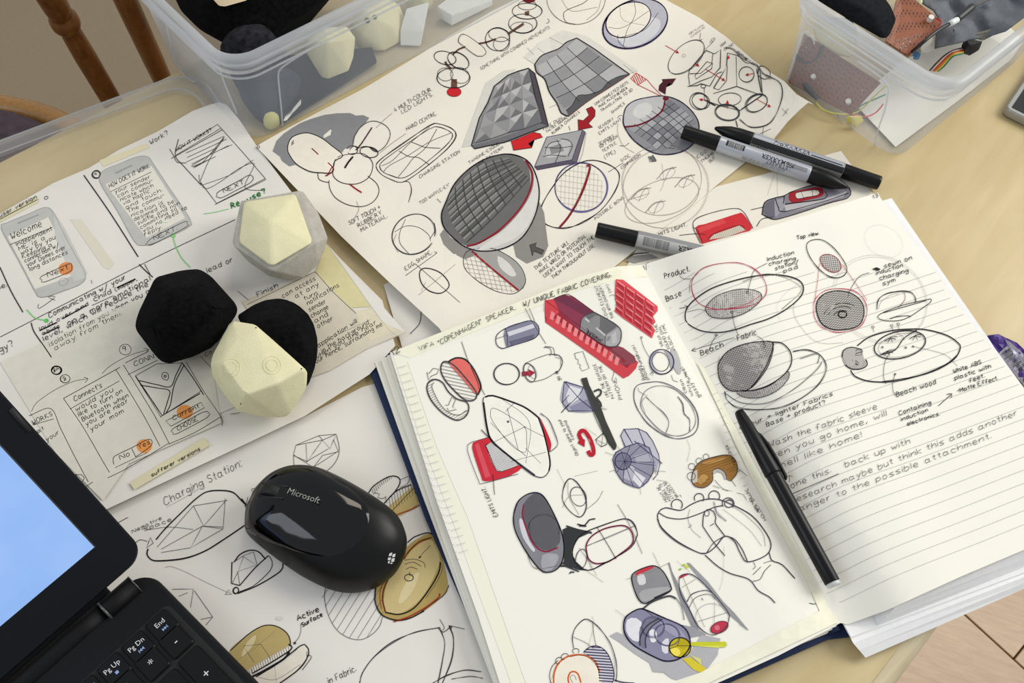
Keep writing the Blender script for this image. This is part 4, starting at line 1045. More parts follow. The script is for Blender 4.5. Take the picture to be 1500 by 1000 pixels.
for i, w_ in enumerate((2, 1, 1, 3, 1, 2, 1, 1, 2, 3, 1, 1, 2, 1, 3, 1, 2, 1)):
    t_ = i/18; x0, y0 = 1466+30*t_, 519+37*t_; q = sheet_bm([(x0, y0), (x0+w_*.45, y0+w_*.55), (x0+w_*.45+13, y0+w_*.55-9), (x0+13, y0-9)], S_W, 0, .0009)
    mp = {v: bm.verts.new(v.co) for v in q.verts}
    for f in q.faces: bm.faces.new([mp[v] for v in f.verts])
    q.free()
part('barcode', bm, M_kprint, wr, label='black barcode bars')
# plain beige carpet under the chairs
bm = bmesh.new(); q = [P(-500, -300, FZ), P(700, -300, FZ), P(700, 100, FZ), P(230, 560, FZ), P(-500, 700, FZ)]
prism(bm, q, FZ+.0001, FZ+.006); tag(obj('carpet', bm, mat('beige_carpet', '9c8c74', .95, .1, noise=.12, nscale=500, bump=.6, bscale=900)), 'plain beige carpet on the floor under the chairs, top left', 'carpet')

# ------------------------------------------------------------------ drawings. Crops share one enlargement; each letter names a crop's origin
OR = dict(A=(0, 0), B=(370, 0), C=(740, 0), D=(1100, 0), E=(0, 240), F=(370, 240), G=(740, 240), H=(1100, 240), I=(0, 490), J=(370, 490), K=(740, 490), L=(1100, 490), M=(0, 730), N=(370, 730), O=(740, 730), Q=(1100, 730), X=(0, 0))
def K_(c, s): return Sk(s, *OR[c], k=1.0 if c == 'X' else 3.7025)
def go(sk, c): sk.at(*OR[c], k=1.0 if c == 'X' else 3.7025); return sk
def bil(c4, u, v):
    a, b, c, d = [Vector(p) for p in c4]; return (a*(1-u)+b*u)*(1-v)+(d*(1-u)+c*u)*v
def pyr(sk, c4, nu, nv, cols, wob=0.0):
    """studded facets: every cell four triangles"""
    g = [[bil(c4, i/nu, j/nv)+Vector((random.uniform(-wob, wob), random.uniform(-wob, wob))) for i in range(nu+1)] for j in range(nv+1)]
    for j in range(nv):
        for i in range(nu):
            a, b, c, d = g[j][i], g[j][i+1], g[j+1][i+1], g[j+1][i]; m = (a+b+c+d)/4+Vector((random.uniform(-wob, wob), random.uniform(-wob, wob)))
            for t, (p, q) in enumerate(((a, b), (b, c), (c, d), (d, a))):
                sk.f([tuple(p), tuple(q), tuple(m)], cols[(t+random.choice((0, 0, 1))) % len(cols)])
    sk.nf = min(sk.nf, 6)
    for j in range(1, nv): sk.l([tuple(p) for p in g[j]], .8, 'd', False)
    for i in range(1, nu): sk.l([tuple(g[j][i]) for j in range(nv+1)], .8, 'd', False)
def waffle(sk, c4, nu, nv, cols, bow=(0, 0), w=.9, c='d'):
    def pt(u, v): p = bil(c4, u, v); return p+Vector(bow)*(math.sin(math.pi*v)*4*(u-.5)**2*-1+1)*math.sin(math.pi*u)*0+Vector((bow[0]*math.sin(math.pi*v), bow[1]*math.sin(math.pi*u)))
    for j in range(nv):
        for i in range(nu):
            q = [pt(i/nu, j/nv), pt((i+1)/nu, j/nv), pt((i+1)/nu, (j+1)/nv), pt(i/nu, (j+1)/nv)]; m = sum(q, Vector((0, 0)))/4
            sk.f([tuple(p) for p in q], random.choice(cols)); sk.nf -= 1
    sk.nf += 2
    for j in range(1, nv): sk.l([tuple(pt(i/nu, j/nv)) for i in range(nu+1)], w, c)
    for i in range(1, nu): sk.l([tuple(pt(i/nu, j/nv)) for j in range(nv+1)], w, c)

# ---- the big cream sheet
s, par = S_A3, sheetA3
k = K_('B', s)
k.f('1078 430 1108 430 1110 480 1076 480', '6a4a3c'); k.fe(1093, 500, 38, 25, 0, 'c8242c')
k.e(1090, 425, 90, 55, 0, 1.1, rep=2, jit=.4); k.e(1045, 405, 42, 35, 10, .9); k.e(1125, 410, 52, 42, 20, .9)
k.e(1093, 500, 38, 25, 0, .9, 'R'); k.e(1045, 315, 62, 36, 15, 1, rep=2, jit=.4); k.e(1115, 330, 62, 40, 30, 1, rep=2, jit=.4)
k.l('1045 335 1055 355 1078 375', 3.6, '5a4638'); k.l('1085 298 1120 268 1155 255', 2.8, '6a4a3c'); k.l('1085 298 1120 268 1155 255', .8, 'k')
k.f('1120 215 1150 190 1190 205 1262 270 1255 300 1215 305 1130 245', 'ece6da', True); k.l('1115 225 1130 190 1165 195 1255 262 1262 295 1220 306 1140 248', 1.1, 'k', closed=True)
k.l('1225 238 1270 230 1320 212', 2.8, '6a4a3c'); k.l('1225 238 1270 230 1320 212', .8, 'k')
k.e(1330, 215, 66, 62, 0, 1, rep=2, jit=.5); k.e(1338, 190, 58, 36, 10, .9); k.e(1350, 240, 44, 38, -10, .9)
k.l('1385 185 1430 155 1470 128', 3.4, '6a4a3c'); k.l('1385 192 1430 162 1472 136', .8, 'k')
k.e(1465, 130, 78, 52, 0, 1, rep=2, jit=.5); k.e(1490, 62, 80, 42, 0, 1, rep=2, jit=.5); k.e(1460, 150, 60, 30, 0, .8)
k.f('1476 65 1500 60 1500 85 1480 85', '6a4a3c'); k.fe(1500, 0, 34, 16, 0, 'R'); k.e(1490, 30, 50, 25, 0, .9)
go(k, 'C').t('SOMETHING WITH COMBINED MOVEMENTS', -130, 382, 242, 155, 16, .7, '6a6464'); k.t('J', 225, 130, 240, 120, 20, .8)
k.done('pebble_string_sketch', par)
k = K_('B', s)
k.f('110 820 130 765 170 725 210 698 260 668 320 645 390 624 460 615 530 614 560 628 600 625 632 640 608 675 580 700 556 740 545 795 490 832 430 790 365 748 290 724 225 738 190 790 205 850 235 892 200 902 160 872 150 850', '8b8b8f', False)
k.f('190 805 213 747 290 722 365 745 430 792 490 845 445 875 430 935 380 938 310 930 240 892 203 845', 'ebe4d8', True); k.l('190 805 213 747 290 722 365 745 430 792 490 845 445 875 430 935 380 938 310 930 240 892 203 845', 1.6, 'k', closed=True, taper=False)
k.l('545 790 548 750 590 685 655 657 722 682 747 728 722 790 672 825 640 805', 1.2, 'k'); k.l('440 905 455 858 520 838 600 835 650 882 640 948 600 985 545 1000 480 990 438 955 438 905', 1.4, 'k')
k.l('415 978 418 1020 450 1073 520 1112 600 1120 660 1090 686 1040 672 995 625 955', 1.3, 'k'); k.l('355 935 358 970 385 985 415 990', 1.3, 'k')
k.l('320 805 375 855 432 905 436 930 395 955', 2.0, '7a1c20'); k.l('648 692 620 735 590 780 560 815', 2.0, '40181c'); k.l('545 850 520 880 500 912', 3.0, '281416'); k.l('525 998 560 1025 592 1045', 2.4, '9a2026'); k.l('432 905 405 955', 2, '9a2026')
k.e(540, 815, 30, 24, 0, 1.3); k.e(632, 825, 50, 28, 10, 1.2, rep=2, jit=.4); k.l('515 830 545 795 570 800 565 830', 1.3); k.l('570 805 620 795 680 825', 1.4)
k.l('757 615 715 650 670 695', .8, 'n'); k.l('832 725 760 775 690 830', .8, 'n')
k.t('4 MULTI-COLOUR', 772, 610, 970, 493, 22, .8); k.t('LED LIGHTS.', 812, 618, 978, 520, 20, .8); k.t('HARD CENTRE.', 838, 710, 1000, 622, 20, .8)
go(k, 'F').l('565 205 576 250 556 290', .8, 'n'); k.t('SOFT TOUCH +', 528, 332, 695, 243, 22, .85); k.t('RUBBERY', 575, 345, 702, 272, 22, .85); k.t('MATERIAL.', 592, 370, 732, 290, 22, .85)
k.done('petal_pad_sketch', par)
k = K_('B', s)
k.l('670 905 690 868 800 790 960 682 1010 672 1080 698 1104 735 1062 800 960 892 850 972 800 988 755 975 700 948', 1.1, 'k', closed=True, rep=2, jit=.5)
k.l('690 905 705 875 810 800 960 700 1010 690 1070 715 1085 740 1050 790 950 875 850 950 800 965 760 955 710 935', .9, 'k', closed=True, rep=2, jit=.4)
k.l('795 820 850 850 900 855 960 895', 1, 'k'); k.l('860 770 910 790 940 800 1020 805', 1, 'k'); k.l('700 900 760 870 850 780 960 690', .8); k.l('790 960 840 900 870 860 940 800 1000 700', .9); k.l('710 935 740 900 850 840 960 770 1080 720', .8)
go(k, 'F').l('820 95 850 100 862 140 856 180 846 208', 1, 'k', rep=2, jit=.5); go(k, 'B').t('CHARGING STATION', 908, 968, 1125, 828, 17, .75)
k.done('charging_station_sketch', par)
# faceted tile, left
k = K_('C', s)
k.f('-235 800 -105 450 -10 385 60 375 20 410 -60 470 -140 640 -185 792', 'd3d1cc')
k.f('-183 790 -140 640 -95 560 -60 470 15 410 70 388 128 372 160 480 195 672 50 722 -90 768', '8e8e92')
pyr(k, [(-50, 462), (122, 376), (200, 668), (-170, 785)], 4, 4, ['b5b5b7', '8f8f93', '6f6f74', '9b9b9e'], 6)
k.nf = 8
k.f('122 372 160 398 182 480 212 600 234 684 196 674 160 560 128 430', '4f4a50'); k.f('-183 790 -165 808 40 765 234 686 196 672 50 722 -90 768', '6e6e74')
k.l('-183 790 -140 640 -95 560 -60 470 15 410 70 388 126 372 160 400 182 480 212 600 234 684 120 725 0 772 -165 808', 1.8, 'k', False, True)
k.l('126 372 150 470 196 672', 1.3, 'k'); k.t('TANGINE-ESQUE', -195, 892, -30, 785, 15, .7); k.t('SAME PATTERN', -155, 908, -10, 805, 15, .7)
k.done('faceted_tile_sketch', par)
# quilted tile, right
k = K_('C', s)
k.f('100 310 180 235 310 165 440 195 720 385 672 400 388 208 160 350', 'd9d7d0'); k.f('120 330 200 225 240 205 250 300', 'e0ded8')
k.f('160 350 200 302 290 266 330 232 388 208 480 265 570 330 675 405 560 480 450 550 345 632 305 612 280 560 240 500 214 430 170 395', '9c9c9f')
waffle(k, [(172, 360), (388, 212), (655, 400), (320, 590)], 4, 4, ['a9a9ac', '939397', '88888c', 'b2b2b4'], (-10, 14), 1.1, 'k')
k.f('675 405 620 415 560 445 520 490 450 515 395 520 365 570 330 600 345 632 450 550 560 480', '58585c')
k.l('160 350 200 302 290 266 330 232 388 208', 1.8, 'k'); k.l('388 208 480 265 570 330 675 405', 1.8, 'k'); k.l('675 405 560 480 450 550 345 632', 1.3, '6a2028'); k.l('160 350 172 395 214 430 240 500 280 560 305 615 345 632', 2, 'k'); k.l('675 405 620 415 560 445 520 490 450 515 395 520 365 570 330 600', 1.2, 'k')
for q in ('175 262 240 310', '240 205 310 240', '155 300 120 260', '640 350 700 400', '240 585 310 555'): k.l(q, .6, 'n')
k.done('quilted_tile_sketch', par)
# arrows
for c_, pts, lab in (('c8242a', '30 757 62 758 95 732 150 718 190 726 203 745 160 758 125 780 145 802 45 816', 'bright red arrow'), ('9c1c26', '395 648 424 655 455 625 440 592 470 578 488 600 486 632 452 670 475 690 397 706', 'dark red arrow'), ('4c1c24', '850 432 926 428 902 460 886 450 872 475 868 512 833 490 836 465 856 444', 'maroon arrow')):
    k = K_('C', s); k.f(pts, c_); k.l(pts, 1.1, 'k', False, True); k.done('arrow_sketch', par, lab)
k = K_('C', s)
k.l('680 425 710 396 768 432 720 462', 1.3, 'r', False, True); k.h('682 425 710 398 765 432 720 460', 65, 11, 1.4, 'c83a3a'); k.l('768 432 810 480 862 532', 1.1, 'r'); k.l('722 462 800 500 862 532', 1.1, 'r')
k.t('UNI-CONNECTED DOTS', 490, 572, 668, 452, 14, .65); k.t('MAKE PATCH BENDER', 512, 585, 665, 482, 14, .65); k.t('TRANSLATING TO 3D', 522, 608, 692, 492, 14, .65); k.t('SHAPES', 580, 618, 650, 565, 14, .65)
k.t('FAKE DUAL', 210, 708, 315, 640, 14, .65); k.t('TACTILE SQUARE', 225, 722, 340, 640, 14, .65); k.t('RUBBER CHANNELS', 258, 730, 405, 612, 14, .65)
k.t('SENSORY', 510, 702, 590, 650, 15, .65); k.t('EMITS LIGHT', 512, 732, 632, 652, 15, .65); k.t('SENSORY', 512, 788, 590, 742, 15, .65); k.t('SOFT TOUCH', 515, 805, 610, 745, 15, .65); k.t('TEXTILE', 530, 828, 605, 780, 15, .65); k.t('(TPE)', 540, 862, 600, 828, 18, .7)
k.l('620 790 650 792 672 775', .8); k.l('608 640 620 628 636 626', .8)
k.t('SIZE', 630, 880, 680, 848, 15, .65); k.t('COMPARISON', 632, 918, 735, 845, 15, .65)
k.done('handwritten_notes', par)
# small tile
k = K_('C', s)
k.f('160 905 225 745 418 706 362 868', 'a2a2a6'); k.f('418 706 435 718 388 882 362 868', '68646e'); k.f('160 905 362 868 388 882 175 922', '575260')
k.f('225 790 300 755 360 770 340 840 230 860 205 840', 'b9b9bc'); k.f('240 800 300 780 320 820 250 840', '88888c')
for q in ('160 905 225 745 418 706 362 868 160 905', '418 706 435 718 388 882 175 922 160 905'): k.l(q, 1.2, 'p', False)
for q in ('215 840 225 800 250 775 300 765', '300 755 340 760 365 790 340 850', '205 850 250 842 330 850', '280 760 300 800 290 840 270 885', '215 800 280 805 360 795'): k.l(q, 1.2, 'k')
k.l('440 720 420 830 398 885', .8, 'n'); k.l('345 685 352 708', .9); k.done('small_tile_sketch', par)
# ball
k = K_('C', s)
ball = '640 645 655 585 700 548 780 528 870 524 950 552 1020 615 1050 680 1035 755 975 815 880 840 790 825 700 765 650 695'
k.f(ball, '8c8c92', True); waffle(k, [(668, 700), (890, 540), (1042, 670), (850, 832)], 7, 6, ['9b9ba1', '85858b', '7b7b82', 'a6a6ab'], (8, -6), 1, '3a3a44')
k.f('640 645 655 585 700 548 780 528 868 528 864 575 820 628 740 672 690 686 650 690', 'bdbdc0', True); k.fe(745, 600, 55, 38, -25, 'd0d0d1')
k.l(ball, 1.6, 'p', True, True, 2, .4); k.l('648 690 720 680 790 650 845 608 862 570 868 532', 2.8, '6e1824'); k.fe(870, 535, 16, 12, 0, '6e1824')
k.l('775 850 792 850 800 840 818 878 800 875 786 880', 1, 'd', False, True); k.f('778 850 792 850 802 842 822 872 800 880 788 868', '6c6c6e')
k.l('612 670 610 720 640 790 700 830', .7, 'n'); k.done('padded_ball_sketch', par)
# ring bowl
k = K_('C', s)
k.fe(705, 130, 182, 125, -22, 'b3b2bf'); k.fe(735, 175, 120, 60, -30, 'cfcfd6'); k.f('560 110 600 60 640 30 600 120 590 180 640 225 580 200', 'dcdad8', True); k.fe(668, 108, 128, 88, -25, 'e9e4da')
k.e(705, 130, 182, 125, -22, 1.5, 'p', 3, .5); k.e(668, 108, 128, 88, -25, 1.4, 'p', 3, .5)
k.l('700 15 705 80 660 170 640 250', .9, 'k'); k.l('620 30 640 110 760 140', .8, 'n'); k.l('560 150 640 150 780 60', .8); k.l('600 210 660 195 760 160 830 70', .9); k.l('610 190 615 230 650 260', 1, 'p')
k.done('ring_bowl_sketch', par)
k = K_('C', s); k.e(385, -15, 158, 148, 0, .8, 'n', 2, .6); k.l('470 -20 420 20 335 55 316 80 330 120 380 132', 1, 'd'); k.l('300 -10 360 60 500 40', .6, 'n'); k.l('520 0 500 60 440 110', .7, 'n'); k.done('faint_circle_sketch', par)
# exploded view
k = K_('C', s)
k.e(982, 310, 118, 64, -42, .9, 'd', 2, .5); k.e(968, 303, 10, 8, 0, .6, 'n')
for q in ('1000 380 1090 275 1135 295 1170 270 1165 370 1120 420 1060 440 1000 470 995 410 1000 380', '1000 400 1060 400 1120 350 1125 290', '1030 410 1095 335 1125 345 1120 375 1035 432 1030 410', '990 470 1040 465 1060 455 1110 470 1150 400 1175 390', '1130 480 1205 360 1200 440 1160 490 1130 480', '1205 290 1250 300 1380 370 1395 515 1275 600 1150 570 1080 545 1078 480', '1250 310 1255 470 1395 520', '1255 470 1130 510', '1205 290 1200 360'): k.l(q, .9, 'd', False, rep=2, jit=.6)
for cx, cy, rx, ry, rot in ((1075, 468, 13, 10, 0), (1308, 405, 42, 42, 0), (1218, 540, 62, 36, -5), (1205, 612, 66, 44, 8), (1205, 612, 62, 40, 8), (1050, 550, 50, 45, 25), (1060, 550, 50, 40, 25), (1360, 560, 65, 45, -30), (1365, 560, 60, 42, -30)): k.e(cx, cy, rx, ry, rot, 1.0, 'd', 2, .4)
k.l('1380 370 1370 400 1388 500', 1.6); k.l('1270 650 1330 690 1420 680 1470 620 1500 520 1490 450 1440 420 1390 400', .9, 'd', rep=3, jit=1); k.l('1250 655 1260 690', 1.5)
k.l('1190 260 1240 270 1300 340 1360 350 1400 400 1440 430', .7, 'n', rep=4, jit=1.2); k.e(1400, 395, 40, 30, 40, .9, 'd', 2, .5); k.l('1085 545 1140 575', 1.8); k.l('1280 595 1390 520', 1.8)
for a_, b_ in (((868, 248), (940, 288)), ((1085, 375), (1190, 438)), ((1110, 548), (1055, 540)), ((1205, 590), (1205, 548)), ((1345, 400), (1305, 408)), ((1365, 540), (1438, 580)), ((1215, 300), (1205, 322)), ((1030, 345), (1050, 360))):
    A2, B2 = Vector(a_), Vector(b_); dd = (B2-A2).normalized(); nn = Vector((-dd.y, dd.x)); k.l([a_, b_], 1.1, 'r', False); k.f([tuple(B2+dd*4), tuple(B2-dd*14+nn*9), tuple(B2-dd*14-nn*9)], 'b82028')
k.t('ABS PLASTIC', 998, 190, 1080, 140, 10, .55, 'n'); k.t('CASING IN', 1010, 205, 1082, 155, 10, .55, 'n'); k.l('1060 180 1055 220 1070 212', .8, 'd'); k.t('LED', 1115, 235, 1140, 215, 13, .6)
k.l('1130 225 1085 270', .7, 'd'); k.t('LIGHT', 1170, 255, 1200, 235, 12, .6); k.t('CIRCUIT', 1190, 275, 1240, 245, 12, .6); k.t('BOARD AND', 1255, 285, 1310, 330, 12, .6); k.t('BATTERY PACK', 1260, 300, 1345, 355, 12, .6)
k.l('1375 730 1440 700', .8, 'd'); k.l('1400 690 1395 740', .8, 'd'); k.l('1500 590 1530 620', .7, 'd'); k.l('1535 590 1505 630', .7, 'd')
k.done('exploded_view_sketch', par)
# waffle shell
k = K_('X', s)
k.f('644 344 650 358 664 372 682 380 700 372 684 362 660 348 650 336', '8d8b88'); k.f('752 358 790 296 797 312 800 338 803 360 796 376 772 386 756 376', '8d8b88')
sh = '647 314 653 297 666 270 688 247 714 232 744 226 770 234 784 254 790 284 783 318 765 348 738 364 706 368 680 361 658 343 649 330'
k.f(sh, 'c6c5c4', True); k.f('772 250 786 262 788 290 776 326 756 348 724 362 700 366 735 340 765 305 778 275', 'd6d5d2', True)
k.f('647 314 653 297 666 270 688 247 714 232 744 227 766 233 776 252 775 280 758 310 730 338 700 357 682 360 658 343 649 330', '6a6a6a', True)
cols = ['7b7b7a', '6a6a69', '595958', '8b8b89']
for j in range(9):
    for i in range(8):
        def sp(u, v):
            a_ = bil([(656, 288), (744, 230), (776, 262), (684, 356)], u, v); return a_+Vector((-10*math.sin(math.pi*v)*(1-u), -14*math.sin(math.pi*u)*(1-v)+4*math.sin(math.pi*u)*v))
        q = [sp(i/8, j/9), sp((i+1)/8, j/9), sp((i+1)/8, (j+1)/9), sp(i/8, (j+1)/9)]; m = sum(q, Vector((0, 0)))/4
        base = cols[(i*3+j*5) % 3]
        k.f([tuple(p) for p in q], base); k.nf -= 1
        k.nf += 1; k.f([tuple(q[0]), tuple(q[1]), tuple(q[1].lerp(q[2], .3)), tuple(q[0].lerp(q[3], .38))], '8b8b89' if i < 5 else '6f6f6d'); k.nf -= 1; k.f([tuple(q[2].lerp(q[1], .22)), tuple(q[2]), tuple(q[3]), tuple(q[3].lerp(q[0], .15))], '454544'); k.nf -= 2
k.nf += 4
for j in range(1, 9): k.l([tuple(sp(i/8, j/9)) for i in range(9)], .8, '3c3c3c')
for i in range(1, 8): k.l([tuple(sp(i/8, j/9)) for j in range(10)], 1.9, '464646')
k.l(sh, 1.9, '2a2436', True, True, 2, .3); k.l('770 235 779 255 776 280 760 308 732 337 702 356 684 361', 3.2, '8c1c28'); k.l('772 236 781 256 778 281 762 309 734 338 702 357', .8, '3a1018')
k.f('776 359 786 356 784 362 797 367 794 373 782 368 780 375', '55534f'); k.l('776 359 786 356 784 362 797 367 794 373 782 368 780 375', 1.1, 'k', False, True)
go(k, 'F').t("TOO WAFFLE-EY'", 910, 222, 1070, 120, 16, .7); k.l('1000 190 1022 212', .9); k.done('waffle_shell_sketch', par)
k = K_('F', s)
k.f('1190 470 1300 462 1400 508 1460 570 1478 640 1445 688 1330 590', 'a2a19f', True); k.f('1330 500 1390 540 1430 600 1400 610 1340 560', 'd6d5d2', True)
k.h('1150 490 1190 470 1440 685 1390 704 1300 680 1200 620 1148 560', 8, 22, .6, 'n'); k.h('1150 490 1190 470 1440 685 1390 704 1300 680 1200 620 1148 560', 75, 24, .6, 'n')
k.l('1148 560 1150 492 1200 462 1300 460 1400 508 1460 570 1480 640 1445 690 1390 706 1300 682 1200 620', 1.2, 'd', True, True, 2, .3); k.l('1188 474 1300 570 1442 686', 3, '9c1c24')
k.done('half_egg_sketch', par)
k = K_('F', s); k.e(875, 383, 120, 104, -30, .9, 'd', 3, .8); k.l('770 370 830 338 900 345 955 385 965 420', .9, 'd'); k.l('830 300 800 370 800 430 850 490', .9, 'd'); k.l('985 320 990 360 960 410', 1.2); k.l('780 380 765 430 790 480', .8, 'n'); k.done('circle_sketch', par)
k = K_('F', s); k.t('EGG SHAPE.', 832, 578, 975, 485, 20, .85); k.l('830 606 1000 484', .9); k.l('985 478 1000 480 990 490', .9); k.l('905 598 918 570 960 568 1020 592 1062 640 1062 672 1020 702 960 690 918 650', 1.6, 'k', True, True); k.l('880 540 1125 752', .8, 'd'); k.l('900 712 1100 545', .6, 'n'); k.l('915 690 940 640', .5, 'n'); k.done('egg_sketch', par)
k = K_('G', s)
k.l('200 305 196 235 255 130 330 40 440 -15 540 -5 615 50 600 140 520 250 420 318 330 348 250 340', 1, 'k', True, True, 3, .8)
k.e(412, 128, 142, 132, 0, 1.3, '6a6494', 3, .6); k.h('300 60 412 0 520 80 520 200 400 258 290 190', 92, 22, .5, 'b8b2aa', True); k.h('300 60 412 0 520 80 520 200 400 258 290 190', 8, 30, .5, 'b8b2aa', True)
k.l('440 12 460 15 440 90 400 190 345 285 295 345', 3.6, '8c2028'); k.l('452 14 462 30 436 120 395 210 340 295 300 345', .9, 'k'); k.l('560 45 640 -5', .8); k.done('red_band_ring_sketch', par)
k = K_('G', s)
for cx, cy, rx, ry, rot in ((850, 90, 215, 190, -10), (870, 130, 235, 215, -20), (850, 200, 210, 110, -20)): k.e(cx, cy, rx, ry, rot, .6, 'b5aca0', 2, .8)
for cx, cy in ((740, 165), (880, 55), (980, 95), (820, 235)):
    k.l([(cx-60, cy+30), (cx-10, cy-20), (cx+50, cy-35)], .7, '908880', rep=2, jit=.8); k.l([(cx-15, cy+40), (cx+5, cy-10), (cx+30, cy-40)], .7, '908880'); k.e(cx, cy, 45, 25, -30, .6, 'a8a098')
k.l('660 200 720 180 780 160', .7, '908880'); k.l('850 0 860 100 840 150', .6, 'b0a8a0'); k.t('POSSIBLE BOWL', 490, 305, 648, 185, 15, .65); k.done('faint_ball_sketch', par)
k = K_('G', s)
k.t('THIS TEXTURE WILL', 165, 578, 348, 432, 20, .8); k.t('MAKE WIRED OR POTENTIAL', 192, 595, 440, 396, 20, .8); k.t('USERS WANT TO TOUCH THE', 215, 618, 486, 402, 20, .8); k.t('THEM THROUGHOUT USE', 258, 625, 486, 447, 18, .8)
go(k, 'C').t('EGO', 1045, 860, 1095, 825, 15, .65); k.t('THUMB', 1065, 885, 1130, 835, 15, .65); k.t('OUT', 1110, 885, 1140, 860, 15, .65); k.t('10', -1373+28, 812, -1373+44, 800, 14, .8)
k.done('handwritten_notes', par)

# ---- red sketch sheet
s, par = S_D, sheetD
k = K_('G', s)
k.f('1032 345 1080 328 1180 296 1262 270 1290 272 1338 350 1290 372 1150 410 1075 432 1062 425', 'c8323a', True); k.f('1040 350 1180 300 1200 320 1060 372', 'd5484c'); k.f('1105 412 1130 385 1270 335 1305 360 1200 398', 'cfc8ba'); k.h('1105 412 1130 385 1270 335 1305 360 1200 398', 110, 10, .5, 'n')
k.l('1060 430 1020 345 1035 300 1130 262 1240 242 1292 262 1345 350', 1, 'd', rep=2, jit=.5); k.l('1100 412 1130 380 1270 333 1300 360', 1, 'k'); k.l('945 388 1030 380 1085 384', 1); k.l('1020 345 1040 360 1070 425', .9)
k.t('EMITS LIGHT.', 815, 398, 985, 338, 19, .85); k.l('660 520 700 490 780 482', 1, 'd', rep=2, jit=.6)
k.f('650 525 690 500 790 490 830 510 700 540', '9b9896')
k.done('red_square_sketch', par)
k = K_('H', s)
k.f('60 275 75 210 130 185 180 175 215 155 340 115 430 112 520 120 542 150 525 185 430 212 300 255 180 292 120 302', '82808c', True)
k.f('130 200 180 185 185 230 140 285 120 290', '9a98a4'); k.f('180 225 400 190 520 150 500 180 300 240 190 262', 'b4b2ba'); k.f('80 215 125 190 130 290 100 295 65 265', '6a6876')
k.f('205 170 230 152 360 128 392 145 386 175 330 192 220 212', '9a2430', True); k.f('240 165 260 155 345 142 370 152 362 170 300 182 250 190', 'd8d2cc', True)
for q in ('60 275 75 210 130 185 180 175 215 155 340 115 430 112', '520 120 542 150 525 185 430 212 300 255 180 292 120 302 60 275', '130 190 150 240 180 260 400 205 530 160', '175 215 180 175', '185 220 400 190 400 150'): k.l(q, 1.3, 'k', rep=2, jit=.4)
k.l('240 165 260 155 345 142 370 152 362 170 300 182 250 190', 1, 'k', True, True); k.l('0 250 75 233', 1.1); k.l('30 340 60 300 120 290', 1.2); k.l('270 150 290 195', .8); k.l('330 140 335 180', .8)
for q in ('135 30 90 170', '140 30 145 180'): k.l(q, .5, 'b8b0a4')
k.done('grey_case_sketch', par)
k = K_('F', S_S); k.l('915 792 905 865 855 922', 1.3); k.l('1000 880 1015 885', 1.5); k.done('curve_sketch', sheetS)

# ---- the storyboard sheet
s, par = S_A, sheetA
def phone_draw(body, screen, name, lab):
    k = K_('E', s); k.f(body, 'bfbfbd', True); k.f(screen, 'e4e0d8'); k.l(body, .9, '9a9a9c', True, True); return k
k = phone_draw('8 350 35 322 150 275 245 237 288 262 330 345 400 480 462 598 440 650 330 695 262 718 215 722 190 690 100 520', '42 395 262 290 420 600 190 680', '', '')
k.f('95 320 210 272 212 280 98 328', '9fa0a4'); k.f('290 262 345 345 470 590 460 620 400 640 300 400', 'cacac8')
k.t('Welcome', 65, 412, 228, 338, 34, 1.3); k.l('55 440 285 345', 1.1)
for tx, a_, b_, c_, d_ in (('Independent', 92, 447, 285, 362), ('ME is a', 105, 472, 248, 410), ('way by you', 118, 495, 302, 408), ('Keeping a', 125, 515, 285, 448), ('connection w/', 138, 538, 322, 448), ('your Dames over', 150, 560, 356, 462), ('long distances', 165, 583, 368, 488)): k.t(tx, a_, b_, c_, d_, 22, 1.1)
k.fe(358, 568, 42, 34, -20, 'e0925c'); k.l('225 612 370 545 388 548 390 570 375 588 240 643 228 630', 1.3, 'k', True, True); k.t('Next', 262, 615, 372, 572, 24, 1.2); k.e(345, 640, 26, 20, -20, .7, '9a9a9a')
k.done('phone_screen_sketch', par, 'grey phone sketch reading Welcome')
k = phone_draw('542 95 560 40 650 0 740 -36 800 -38 832 2 900 105 1030 300 1022 342 930 390 830 432 770 442 730 420 640 260', '572 112 822 12 1005 295 795 402', '', '')
k.f('625 48 715 5 720 12 630 56', '9fa0a4'); k.t('HOW DOES IT WORK', 595, 132, 812, 22, 22, 1.1); k.l('600 152 822 45', 1)
for tx, a_, b_, c_, d_ in (('your sender', 625, 162, 815, 80), ('can commu-', 640, 185, 830, 98), ('nicate which', 655, 205, 832, 125), ('via haptic', 672, 225, 812, 155), ('and touch.', 685, 248, 880, 150), ('The commu-', 695, 268, 892, 178), ('nication is', 715, 290, 885, 216), ('designed to be', 730, 312, 945, 212), ('subtle and non', 748, 332, 975, 222), ('committing so', 765, 355, 960, 250), ('you no need to', 780, 374, 1015, 245), ('reply.', 787, 393, 880, 350)): k.t(tx, a_, b_, c_, d_, 20, 1.0)
k.l('812 412 1000 315 1014 326 1008 345 815 442', 1.1, 'k', True, True); k.t('NEXT.', 838, 415, 962, 358, 22, 1); k.e(523, 58, 23, 20, 0, 1.4, 'd', 3, .5); k.t('4', 517, 66, 527, 60, 18, 1)
k.done('phone_screen_sketch', par, 'grey phone sketch with twelve lines of text')
k = K_('A', s)
k.l('950 822 1180 675 1320 830 1440 970', 1, 'k', False); k.l('968 755 952 845 1000 905 1090 1003', 1.3, 'k'); k.l('920 808 945 850 960 880 1010 885', 1.1); k.t('HOW IT WORKS?', 958, 820, 1148, 712, 18, .9); k.l('930 860 1205 705', 1, 'k'); k.l('955 842 1195 698', .8)
for q in ('1010 830 1215 740', '1015 855 1230 755', '1010 880 1180 800', '1040 890 1240 790', '1045 905 1170 850', '1050 912 1145 860', '1190 815 1260 785'): k.l(q, .9, 'd')
